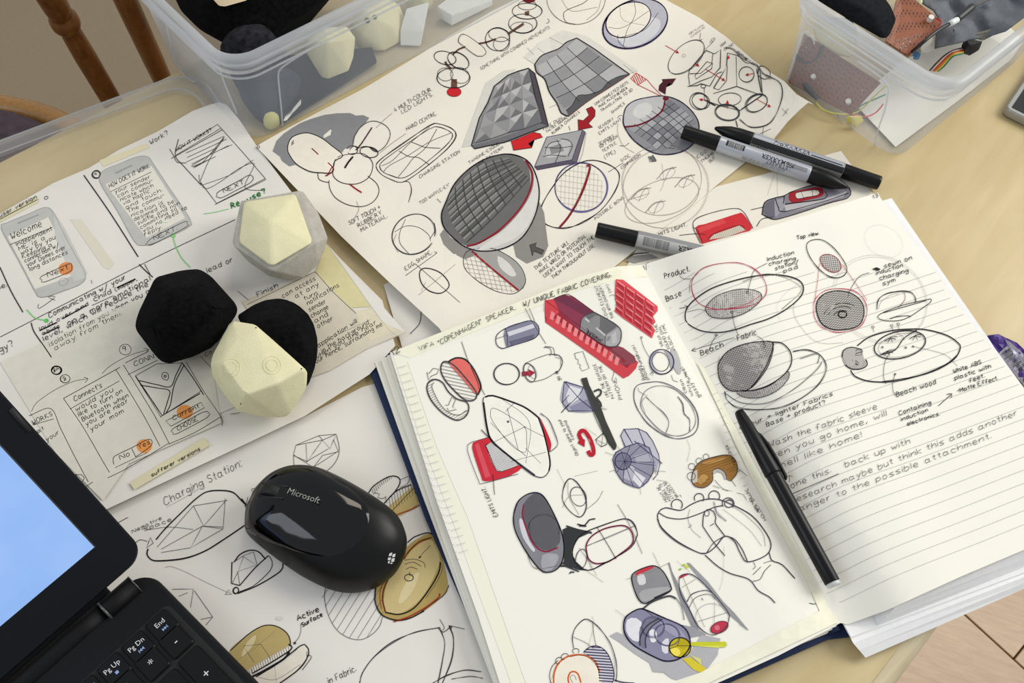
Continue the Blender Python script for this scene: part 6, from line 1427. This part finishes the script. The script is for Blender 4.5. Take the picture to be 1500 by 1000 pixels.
for q in ('582 682 600 640 650 612 720 590 780 615 805 690 800 750 770 800 725 836 640 805 600 745 582 682', '626 548 642 515 720 512 765 535 800 580 832 650 838 700 825 760 800 790', '626 548 650 612', '642 515 690 595', '720 512 760 610', '700 580 850 700'): k.l(q, 1.2, '4a4668', False, rep=2, jit=.5)
for q in ('540 640 600 660', '565 745 600 735', '820 790 880 800', '730 835 735 870', '800 740 870 745', '600 600 640 650'): k.l(q, .7, 'n')
k.done('umbrella_crystal_sketch', par)
k = KL('K')
k.l('698 320 715 280 770 260 850 262 950 310 1025 400 1048 480 1020 540 940 568 860 545 770 480 710 390', 1, '6a6870', True, True, 3, .8); k.l('735 380 760 310 830 282 920 300 1000 380 1030 460 1010 520 940 552 850 530 760 440', .9, '7a7880', True, True, 2, .7)
k.l('765 340 800 375 860 430 885 480 870 535', 1, '6a6870', rep=2, jit=.6); k.l('935 340 960 380 970 430 1000 460 1000 530', 1, '6a6870', rep=3, jit=.9); k.l('720 290 725 310 760 330', .9, '7a7880'); k.l('770 330 740 370 760 430', .8, 'n'); k.done('twisted_loop_sketch', par)
k = KL('K')
k.l('310 880 320 820 350 782 385 800 430 870 438 940 410 990 360 970 320 920', 1.1, '5a5860', True, True, 3, .6); k.e(395, 880, 42, 55, -25, 1, '6a6870', 2, .5); k.l('340 800 345 880 400 980', .8, 'n'); k.l('375 770 500 740', .5, 'n'); k.l('440 950 500 900 530 850', .5, 'n', rep=2, jit=.6); k.l('280 730 330 830', .5, 'n'); k.l('310 940 345 880 420 870', .7, 'n'); k.l('610 925 655 995', .5, 'n'); k.done('oval_sketch', par)
k = KL('K')
k.f('1010 800 1018 745 1058 692 1150 662 1212 655 1250 690 1256 750 1222 796 1202 782 1190 745 1155 728 1122 742 1124 792 1082 830 1030 825', '9a7038', True); k.f('1020 745 1040 735 1042 800 1020 808 1008 790', 'c8c2b8'); k.f('1120 742 1155 726 1190 745 1205 782 1190 790 1175 755 1150 745 1130 760', 'b8b2ac'); k.f('1060 700 1150 675 1200 672 1120 700', 'b88c50', True); k.f('1040 790 1070 760 1100 775 1060 815', 'bb9458', True)
k.l('1010 800 1018 745 1058 692 1150 662 1212 655 1250 690 1256 750 1222 796', 1.3, '3c3430', rep=2, jit=.4); k.l('1202 790 1190 750 1155 728 1122 742 1124 792 1082 830 1030 825 1008 795', 1.4, '3c3450'); k.h('1060 700 1150 665 1210 660 1245 700 1240 750 1200 740 1150 720 1110 740 1110 790 1060 815', -20, 14, .6, '6a4820', True)
for cx, cy, r_ in ((1010, 718, 18), (1050, 688, 17), (1088, 665, 16), (1008, 770, 22)): k.e(cx, cy, r_, r_, 0, 1.1, '5a5458')
k.l('1125 820 1160 835', .8); k.l('1135 790 1175 835 1210 850', .9, 'd'); k.done('brown_leather_grip_sketch', par)
k = KL('O')
k.l('826 112 832 75 868 52 950 66 1000 38 1060 12 1130 4 1200 22 1330 90 1408 180 1440 252 1412 310 1312 345 1275 300 1240 232 1190 206 1140 262 1090 298 1040 292 930 232 850 162', 1.7, '3c3644', True, True); k.l('835 80 880 105 960 112 1050 85 1130 50 1180 40', 1.5, '3c3644'); k.l('826 112 850 165 930 235 1040 294 1095 298', 1, '5a5460', rep=2, jit=.8)
k.l('1200 205 1245 225 1285 280 1312 342', 1.6, '3c3644'); k.l('1090 298 1130 240 1190 206', 1.1, '5a5460', rep=2, jit=.8); k.l('1070 152 1075 90 1095 62 1128 72 1142 110 1138 135 1190 205', 1.6, '3c3644'); k.l('1070 152 1130 240 1190 312', 1.5, '3c3644'); k.e(1092, 82, 14, 16, 0, 1.2, '3c3644'); k.l('1110 150 1130 138', 1.2)
for cx, cy, r_ in ((930, 36, 30), (1050, 0, 26), (1132, -10, 30), (1208, 30, 32)): k.e(cx, cy, r_, r_, 0, 1.5, '3c3644', a0=150, a1=400)
k.e(1212, 30, 24, 20, 0, 1, '5a5460', 3, .5); k.l('1240 50 1300 90 1390 180 1410 260', .7, '6a6470'); k.l('1000 60 990 110 1010 170 1060 215', .7, '6a6470'); k.l('1180 60 1260 120 1330 180 1390 260', .6, '7a7480'); k.l('990 160 1010 150 1000 140', .7); k.l('1130 20 1150 80 1200 120', .7, '6a6470', rep=3, jit=1.5)
k.l('1082 308 1150 368 1220 408 1320 440 1370 500 1430 535 1462 568', 1.7, '3c3644'); k.l('1430 295 1446 338 1500 360 1570 435', 1.6, '3c3644'); k.l('1345 345 1355 372 1340 385', 1, 'd'); k.l('1400 352 1430 342 1445 340', .9, 'd'); k.l('1342 415 1385 372', 1); k.l('1340 450 1380 440 1405 395 1440 360', 1.1); k.l('1185 262 1180 420 1160 500', .5, 'b0aca4')
go(k, 'Q').l('315 568 335 573 370 570', 1.2); k.l('345 645 385 628', .9); k.done('hand_holding_pebble_sketch', par)
k = KL('O')
body_ = '45 120 52 65 75 10 130 -25 190 -22 240 40 300 170 318 260 308 340 280 385 235 402 190 388 120 300 60 190'
k.f(body_, '85858e', True); k.f('100 30 150 -22 190 -22 240 40 290 160 296 240 240 285 170 262 125 190 96 100', '5f5f66', True); k.f('75 120 95 120 130 230 160 275 150 290 95 210', 'd0d0da', True); k.f('200 310 260 300 290 320 250 390 200 385', 'a6a6b0', True)
k.l(body_, 1.6, '3a3a4c', True, True, 2, .5); k.l('100 35 94 95 122 185 165 262 220 290 285 268', 2.6, '8c2240'); k.l('130 130 140 220 170 250', .8, '3a3a42'); k.e(210, 170, 85, 80, 0, .7, '3c3c46', 2, .8, 180, 380); k.l('110 270 160 380 320 360', .8, 'n', rep=2, jit=.8)
k.done('grey_capsule_sketch', par)
k = KL('O')
k.f('310 170 340 155 400 168 470 182 400 215 368 255 360 300 385 345 430 385 450 390 330 372 295 372 318 340 318 260', '36383a'); 
for q in ('330 150 400 172 470 190', '390 140 430 148 455 118 488 112', '330 370 400 398', '350 410 355 400 375 402', '320 340 380 380 440 388', '400 150 440 152'): k.l(q, 2.2, '36383a')
k.l('365 300 378 240 425 188 520 150 640 112 690 130 715 185 710 215 680 268 600 320 520 362 465 388 420 386 380 350', 1.4, '4a4854', True, True, 3, .7); k.l('440 250 470 205 540 165 630 148 672 165 692 205 686 250 620 305 555 345 490 354 452 330 440 285', 2.4, '96385a', True, True); k.l('440 250 470 205 540 165 630 148 672 165 692 205 686 250 620 305 555 345 490 354 452 330 440 285', .9, '4a1c30', True, True)
k.e(412, 330, 30, 55, 10, 1, '5a5860', 2, .5); k.l('400 270 450 340 470 390', .8, '6a6870'); k.l('500 160 550 240 600 330', .9, '5a5860', rep=2, jit=.5); k.l('440 260 560 210 700 150', .8, '6a6870', rep=2, jit=.6); k.l('610 35 680 160 742 300', .6, 'n', rep=2, jit=.6); k.l('430 385 480 420 530 455', .6, 'n'); k.l('460 350 495 420', .6, 'n'); k.done('ringed_pebble_sketch', par)
k = KL('O')
k.f('685 432 700 402 760 375 812 368 858 400 898 478 892 505 820 540 758 572 725 552 698 492', '8e8e94', True); k.f('715 420 750 412 762 460 725 470', 'd8d8dc', True); k.f('740 500 880 480 885 505 760 560 730 540', 'a9a9ae', True); k.f('703 408 752 376 806 368 800 380 708 420', 'c83848'); k.l('685 432 700 402 760 375 812 368 858 400 898 478 892 505 820 540 758 572 725 552 698 492', 1.5, '2e2c36', True, True, 2, .3); k.f('800 540 890 500 898 485 892 510 830 545', '2e2c32')
k.l('745 600 790 565 850 540 895 530 925 545', 3, '46464a'); k.l('925 540 955 590 970 660', 1.6, '8a8a8e'); k.l('655 440 780 400 890 350', .7, 'n'); k.l('800 295 850 400', .7, 'n'); k.l('755 605 800 640', 1, 'd'); k.done('grey_dome_sketch', par)
k = KL('O')
k.f('565 745 605 725 700 770 850 840 1000 850 1060 740 1165 760 1150 850 1090 930 1000 960 930 985 900 975 860 945 800 940 782 892 700 840 620 780', 'b4b4bb'); k.f('930 680 1020 700 1090 740 980 760', '9c9ca6')
cap = '640 692 655 642 720 602 762 606 850 645 960 695 998 755 994 815 945 868 880 884 820 868 700 800 652 745'
k.f(cap, '8a8aa4', True); k.f('660 660 710 650 755 700 735 770 690 770 655 720', 'e2e2ec', True); k.f('730 700 790 655 845 652 800 690 765 740 758 812 730 790', '77778a', True); k.f('780 720 815 715 822 770 790 780', 'e6e6f0', True); k.f('850 780 885 760 880 840 850 830', 'dadae6', True); k.f('840 670 930 700 980 760 940 760 860 710', '9e9eb8', True)
k.l(cap, 1.8, '3a3658', True, True, 2, .4); k.l('832 652 770 690 732 750 730 800', 1.8, '34324a'); k.l('850 655 790 700 760 760 762 812', 1.6, '34324a'); k.e(800, 700, 60, 55, 0, .7, '5a5880', 3, 1.2); k.e(880, 740, 70, 55, 20, .7, '5a5880', 3, 1.2)
k.fe(946, 810, 58, 54, 0, 'c9b81e'); k.fe(920, 835, 28, 24, 0, 'f2e060'); k.fe(965, 790, 28, 26, 0, 'b8a81a'); k.e(946, 810, 58, 54, 0, 1.6, '4c4434', 2, .3); k.l('946 756 930 800 890 815', 1, '4c4434'); k.l('930 800 1000 800', 1, '4c4434')
k.f('1002 780 1195 778 1200 798 1190 808 1004 800', 'c8cc30'); k.f('1010 800 1190 800 1150 812', 'd8dc60'); k.f('960 872 1000 862 1090 925 1060 945 1020 930', 'd8c83a'); k.f('1000 850 1060 870 1062 905', 'd8d48a'); k.l('595 605 650 645', .6, 'n'); k.done('torch_capsule_sketch', par)
k = KL('O')
k.f('882 350 890 348 905 400 945 480 975 545 1000 600 1050 712 1022 720 985 640 950 560 915 460', '8f8f96'); k.f('982 350 1000 352 1100 455 1180 560 1240 620 1316 712 1300 700 1262 672 1200 620 1100 495 1040 420', '9a9aa0'); k.l('1270 680 1316 714', 1.6, '8f8f96')
k.l('940 440 955 418 1000 410 1050 440 1120 510 1205 610 1212 650 1200 695 1150 735 1105 738 1045 695 995 600 950 520', 1.2, '46445a', True, True, 2, .6); k.f('942 436 948 420 985 408 996 412 950 434', 'b8283c'); k.fe(1160, 700, 50, 30, -22, 'c0384e'); k.e(1160, 700, 50, 30, -22, 1.2, '4a2030'); k.fe(1148, 702, 14, 14, 0, 'd87080')
k.l('985 560 1010 520 1080 500 1120 510', 1.3, '46445a', rep=2, jit=.6); k.l('995 595 1030 540 1100 520 1140 550', 1.1, '46445a'); k.e(1110, 640, 80, 68, -15, .7, '7a7888', 1, 0, 160, 330); k.l('955 485 1030 440', .8, 'n'); k.l('960 420 1010 540 1080 700', .6, 'n', rep=2, jit=.5); k.l('1135 560 1130 700', .7, 'n'); k.l('1045 668 1200 620', .8, '6a6870'); k.l('930 340 1000 400', .5, 'n')
k.l('1065 540 1072 555', .8); k.l('1060 545 1068 548', .8)
k.fe(948, 385, 8, 5, 0, '8ac850'); k.fe(968, 362, 8, 6, 0, 'b0d040'); k.fe(985, 372, 8, 10, 0, 'd8d830'); k.done('slim_capsule_sketch', par)
k = KL('O')
k.l('370 812 364 755 380 700 430 655 470 668 520 715 570 790 600 880 605 950 598 995', 1.2, '4a4660', rep=2, jit=.4); k.l('430 655 500 690 560 780 592 880 590 960', .7, '8a8890'); k.l('472 670 480 740 492 800', .9); k.l('368 752 430 780 480 815', .8); k.l('470 640 480 690 440 840', .5, 'n')
k.f('424 835 455 808 495 800 540 825 572 880 590 960 575 1000 515 1010 500 920 470 870', 'cfcdda', True); k.h('424 835 455 808 495 800 540 825 572 880 590 960 575 1000 515 1010 500 920 470 870', 4, 15, 2.0, '3c3658', True); k.l('424 835 455 808 495 800 540 825 572 880 590 960 580 1000', 1.5, '3c3658')
k.f('262 965 280 905 330 862 390 846 450 856 495 895 512 960 512 1010 262 1010', 'f0eadc', True); k.l('262 1010 264 955 285 900 330 862 390 848 450 858 490 890 510 940', 2.8, 'd2622e'); k.l('345 1005 340 975 352 945 375 940 395 955 410 1000', 2.8, 'd2622e'); k.l('250 1010 240 960 255 910 285 880', 1.2); k.l('365 1000 350 970 372 958 385 985', 1, '4a4660'); k.l('350 860 410 850 460 870 500 920 514 980', 1, '4a4660')
k.e(382, 828, 18, 14, 0, 1.2, a0=120, a1=400); k.e(322, 858, 20, 16, -30, 1.2, a0=120, a1=400); k.e(290, 880, 20, 16, -50, 1.2, a0=120, a1=400); k.l('590 985 640 998 700 1002', 2, '3c3658'); k.done('orange_ring_sketch', par)

# ---- right notebook page: ruling, drawings and notes
s, par = S_R, right
k = K_('X', s); k.lift = .0004
La, Lb = on(1100, 383, s), on(1312, 320, s); Za, Zb = on(1227, 888, s), on(1500, 772, s)
ld = (Lb-La); ld.z = 0; L_1 = ld.length; ld.normalize(); ln = Vector((ld.y, -ld.x, 0)); ld2 = Zb-Za; ld2.z = 0; ld2.normalize()
tot = (Za-La).dot(ln); nl = round(tot/.0082)
def to_px(w_): v = w_-CP; q = v.dot(_d); return Vector((750+F*v.dot(CR)/q, 500-F*v.dot(CU)/q))
lefts = V2('948 398 1000 500 1060 608 1120 716 1190 843 1229 905'); rights = V2('1286 290 1312 318 1421 470 1489 556 1580 690 1600 720')
def isect(p, d_, poly):
    best = None
    for i in range(len(poly)-1):
        a_, b_ = poly[i], poly[i+1]; e_ = b_-a_; den = d_.x*e_.y-d_.y*e_.x
        if abs(den) < 1e-9: continue
        u = ((a_.x-p.x)*d_.y-(a_.y-p.y)*d_.x)/-den if False else ((a_-p).x*d_.y-(a_-p).y*d_.x)/den
        u = -(-u)
        q = a_+e_*u
        if -.02 <= u <= 1.02: return q
    return None
for i in range(-1, nl+1):
    t = i/nl; bs = Vector((La.x, La.y, 0))+ln*(tot*t); dd = (ld*(1-t)+ld2*t).normalized()
    pts = []
    # walk along the line in the page until it leaves the page outline
    for j in range(-60, 120):
        w_ = bs+dd*(j*.004); w_.z = s(w_.x, w_.y); pts.append(to_px(w_))
    def inside(p):
        def side(poly):
            for a_, b_ in zip(poly, poly[1:]):
                if a_.y <= p.y <= b_.y: return p.x-(a_.x+(b_.x-a_.x)*(p.y-a_.y)/(b_.y-a_.y))
            return None
        l_, r_ = side(lefts), side(rights)
        if l_ is None: l_ = 1 if p.y < 900 else -1
        if r_ is None: r_ = -1 if p.y > 290 else 1
        return l_ > 4 and r_ < 2 and p.x < 1545
    q = [p for p in pts if inside(p)]
    if len(q) > 2: k._rib(q, .62, lin('a7a6ac'))
k.done('ruled_lines', par)
def KR(c): k_ = K_(c, S_R); k_.lift = .00055; return k_
k = KR('G'); k.t('1/2', 755, 575, 785, 555, 22, .8); go(k, 'H').t('13', 662, 192, 690, 180, 20, 1.0, 'd'); k.t('-', 0, 0, 4, 0, 4, .1); k.done('page_number', par)
k = KR('G')
k.l('1008 650 1030 605 1080 565 1170 540 1270 540 1350 570 1402 625 1418 685 1395 735 1330 770 1240 786 1140 790 1060 765 1020 715', 1.1, 'b83a50', True, True, 2, .5); k.l('1000 700 1005 640 1050 590', .6, 'n', rep=2, jit=1)
k.l('975 830 985 785 1030 735 1130 672 1300 620 1443 602 1560 618 1612 655 1606 715 1530 785 1430 840 1330 872 1240 902 1150 916 1060 906 990 868', 1.9, 'k', True, True); k.l('985 805 1050 790 1090 800', .7, 'd'); k.l('1290 640 1400 600 1500 610 1590 660 1600 700 1500 790', .7, 'n', rep=2, jit=.8)
el = '1088 800 1090 772 1150 716 1260 682 1345 686 1388 708 1380 748 1300 810 1200 838 1120 832'
k.f(el, 'c9c5c2', True); k.h(el, 88, 11, .6, 'd', True); k.h(el, -6, 11, .6, 'd', True); k.l(el, 1.4, 'k', True, True); k.l('1095 792 1180 790 1300 765 1385 715', 1.1, 'b83a50')
k.e(1312, 700, 8, 6, 0, 1.2); k.e(1228, 806, 8, 5, 0, 1.2); k.l('1312 698 1330 640 1350 580 1420 540', .9); k.l('1230 812 1240 870 1262 930', .9)
k.t('Product.', 865, 625, 1000, 585, 30, 1.3); k.l('945 608 965 625 1005 625', .9); k.t('Base', 875, 748, 955, 715, 30, 1.3); k.l('920 765 945 785 988 775', 1.1); k.l('972 768 988 775 978 790', 1.1)
k.l('1145 930 1120 970 1105 1010', .9); k.e(1143, 930, 8, 5, 0, 1); k.t('Fabric', 1260, 960, 1362, 925, 28, 1.3); k.l('1365 935 1395 955 1400 985', .9)
go(k, 'K').t('Beach', 1062, 115, 1182, 68, 28, 1.3); k.l('1240 18 1100 60 1010 88', .9); k.l('1030 72 1010 88 1035 92', 1)
go(k, 'H').t('Induction', 90, 530, 232, 492, 22, 1.1); k.t('charging', 98, 553, 242, 522, 20, 1.1); k.t('station/', 132, 578, 258, 540, 20, 1.1); k.t('pad', 178, 592, 252, 568, 20, 1.1)
k.done('base_and_product_sketch', par)
k = KR('H')
k.t('Top view.', 248, 412, 368, 385, 20, 1.3)
k.l('300 455 310 425 350 410 400 420 460 470 510 540 518 590 485 616 430 615 370 575 320 510', 1.2, 'k', True, True, 2, .4); hc = '375 520 385 498 420 492 462 510 486 545 484 575 455 590 420 580 390 555'
k.f(hc, 'c9c5c2', True); k.h(hc, 80, 11, .6, 'd', True); k.h(hc, -5, 11, .6, 'd', True); k.l(hc, 1.4, 'a83448', True, True); k.l('370 542 360 640 345 740', .9, 'c04a5c'); k.l('492 545 560 640 628 742', .9, 'c04a5c')
hc = '355 800 360 745 400 705 470 690 545 705 598 750 612 810 590 870 540 895 450 900 385 870'
k.f(hc, 'b9b5b2', True); k.h(hc, -45, 10, .7, '3c383c', True); k.h(hc, 8, 12, .6, '3c383c', True); k.l(hc, 1.8, 'k', True, True); k.l('340 800 345 740 395 692 470 678 560 692 615 745 628 810 600 875 545 905 460 914 380 885 348 840', .9, 'c04a5c', True, True, 2, .5)
k.e(495, 820, 22, 18, 0, 1.5, 'k', 3, .6)
for r_ in (45, 75, 100): k.e(490, 830, r_, r_*.72, -10, 1.4, 'k', 1, 0, 205, 320)
k.l('640 592 590 610 545 670 522 728', .9); k.f('655 572 680 562 702 572 690 582', '2a262a'); k.t('sewn on', 722, 568, 872, 520, 24, 1.15); k.t('induction', 680, 605, 822, 560, 22, 1.15); k.t('charging', 698, 632, 852, 588, 22, 1.15); k.t('sym', 715, 660, 782, 638, 22, 1.15)
k.done('induction_charging_sketch', par)
k = KR('H')
k.l('685 832 720 805 830 765 950 738 975 735 972 752 920 790 850 835 790 852 720 850', 1.3, 'k', True, True); k.l('720 808 950 742', 1.3); k.l('682 790 690 740 735 705 810 692 870 700 892 735 890 755', .9, 'd', rep=3, jit=.7); k.l('830 698 835 735 800 780', 1, '8a3a48'); k.l('690 790 705 750 760 710 800 705', .6, 'n'); k.l('755 842 790 830 850 825 865 832', 1, 'k', rep=2, jit=.4)
for r_ in (240, 250): k.e(700, 735, r_+15, r_-20, 30, .5, 'b4b0ac', 1, .5)
k.e(720, 420, 110, 80, 30, .4, 'd4d0ca'); k.l('240 750 230 800 260 870 330 950 400 975 500 970', .6, 'a8a4a2'); k.l('270 640 180 710 140 780 160 850', .4, 'c8c4c0'); k.done('saucer_and_dome_sketch', par)
k = KR('L')
k.l('575 62 640 15 750 -18 850 -28 950 -25 1060 5 1120 45 1134 75 1100 135 1000 195 850 240 760 256 690 258 620 250 560 225 540 195', 1.9, 'k'); k.l('700 258 900 225 1050 165 1120 110', 1.4, 'k'); k.e(805, 55, 142, 72, -12, 1.1, 'k', 2, .6); k.e(815, 58, 128, 62, -12, .6, 'd'); k.l('700 112 780 85 830 20 900 -25', 1.5, 'k'); k.l('770 -20 820 10 830 30', .8, '8a5a68')
for cx, cy in ((755, 20), (890, 8), (740, 92)): k.l([(cx-30, cy+15), (cx, cy), (cx+30, cy+8)], 1.2); k.l([(cx, cy), (cx-15, cy+25)], 1); k.l([(cx, cy), (cx+12, cy+22)], 1); k.l([(cx-32, cy+18), (cx+8, cy-6), (cx+38, cy-8)], 1)
for cx, cy in ((712, 70), (838, 72), (878, 66)): k.e(cx, cy, 5, 4, 0, 1.2)
k.l('880 66 980 88 1060 115 1118 172', .6, 'd'); k.l('760 88 725 150 718 230 730 268', .9); k.l('780 218 768 260 770 310 785 332', .9); k.e(780, 216, 4, 4, 0, 1.4)
for cx, cy in ((660, -40), (762, -48), (797, -56)): k.e(cx, cy, 8, 6, 0, .9); k.l([(cx, cy+6), (cx+6, cy+28)], .8)
k.f('494 125 500 88 540 70 600 82 602 98 560 108 545 130 560 160 600 150 622 136 630 165 600 186 545 185 510 165', 'b4b0ae', True); k.h('494 125 500 88 540 70 600 82 602 98 560 108 545 130 560 160 600 150 622 136 630 165 600 186 545 185 510 165', 60, 10, .5, 'd', True); k.l('494 125 500 88 540 70 600 82', 1.6); k.l('602 96 560 108 545 130 560 160 590 165', 1.4); k.l('510 165 545 188 600 186 630 165 622 136', 1.6); k.l('590 165 565 140 575 170', 1.1); k.l('540 100 590 80 600 110 545 115', 1)
k.t('Beach wood', 790, 338, 1002, 268, 26, 1.25); k.t('White ABS', 1098, 212, 1248, 160, 22, 1.3); k.t('plastic with', 1105, 248, 1300, 182, 22, 1.3); k.t('feet.', 1185, 262, 1266, 232, 22, 1.3); k.t('-Matte Effect.', 1120, 318, 1338, 245, 22, 1.3); k.t('Containing', 802, 438, 975, 378, 22, 1.25); k.t('induction', 815, 470, 958, 418, 20, 1.25); k.t('electronics.', 848, 495, 1022, 438, 20, 1.25); k.l('1015 388 1088 322', 1.2); k.l('1060 325 1088 322 1082 345', 1.2)
k.done('beech_plate_sketch', par)
k = KR('K')
eg = '1155 215 1160 150 1210 90 1290 55 1380 40 1448 42 1448 80 1410 180 1330 290 1280 306 1220 305 1175 270'
k.f(eg, 'b6b2b0', True); k.h(eg, -62, 11, .7, '343034', True); k.h(eg, 15, 11, .7, '343034', True); k.l(eg, 1.6, 'k', True, True); k.l('1448 45 1452 85 1420 180 1350 275 1310 302', 1.5)
k.l('1448 42 1500 48 1545 95 1550 160 1510 220 1430 275 1345 303 1280 308', 1.8); bs_ = '1258 310 1345 306 1440 275 1520 210 1538 205 1535 240 1480 300 1400 338 1320 345 1270 330'
k.f(bs_, 'c0bcba', True); k.h(bs_, -10, 8, .6, '343034', True); k.h(bs_, 70, 12, .5, '343034', True); k.l(bs_, 1.2, 'k', True, True)
k.l('1192 310 1200 350 1250 395 1350 410 1480 400 1600 350 1700 270 1740 180 1710 115 1640 85 1560 92', .9, 'd', rep=3, jit=1); k.l('1195 320 1280 370 1420 372 1560 300 1680 200 1720 150', .7, 'd', rep=2, jit=.8); k.l('1600 130 1700 105 1690 160', .7, 'd', rep=2, jit=1); k.l('1160 120 1150 180 1165 250', .6, 'n'); k.l('1395 30 1410 60 1400 75', 1)
k.done('hatched_egg_sketch', par)
k = KR('L')
k.t('colour + lighter Fabrics', -60, 515, 442, 330, 22, 1.2); k.t('Base + product?', 85, 500, 402, 378, 24, 1.2)
c_ = '4e484e'
k.t('Wash the fabric sleeve', 100, 612, 682, 402, 30, 1.05, c_); k.t('when you go home, will', 70, 690, 735, 440, 30, 1.05, c_); k.t('smell like home!', 110, 745, 600, 555, 30, 1.05, c_); k.l('208 800 205 765 190 780', 1, c_); k.l('205 765 225 770', 1, c_)
k.t('done this.', 185, 848, 432, 748, 30, 1.05, c_); k.l('205 872 475 755', 1.2, c_); k.t('back up with', 512, 720, 862, 590, 30, 1.05, c_); k.t('research maybe but think this adds another', 225, 915, 1442, 438, 30, 1.0, c_); k.t('danger to the possible attachment.', 225, 975, 1302, 562, 30, 1.0, c_)
k.done('handwritten_notes', par)
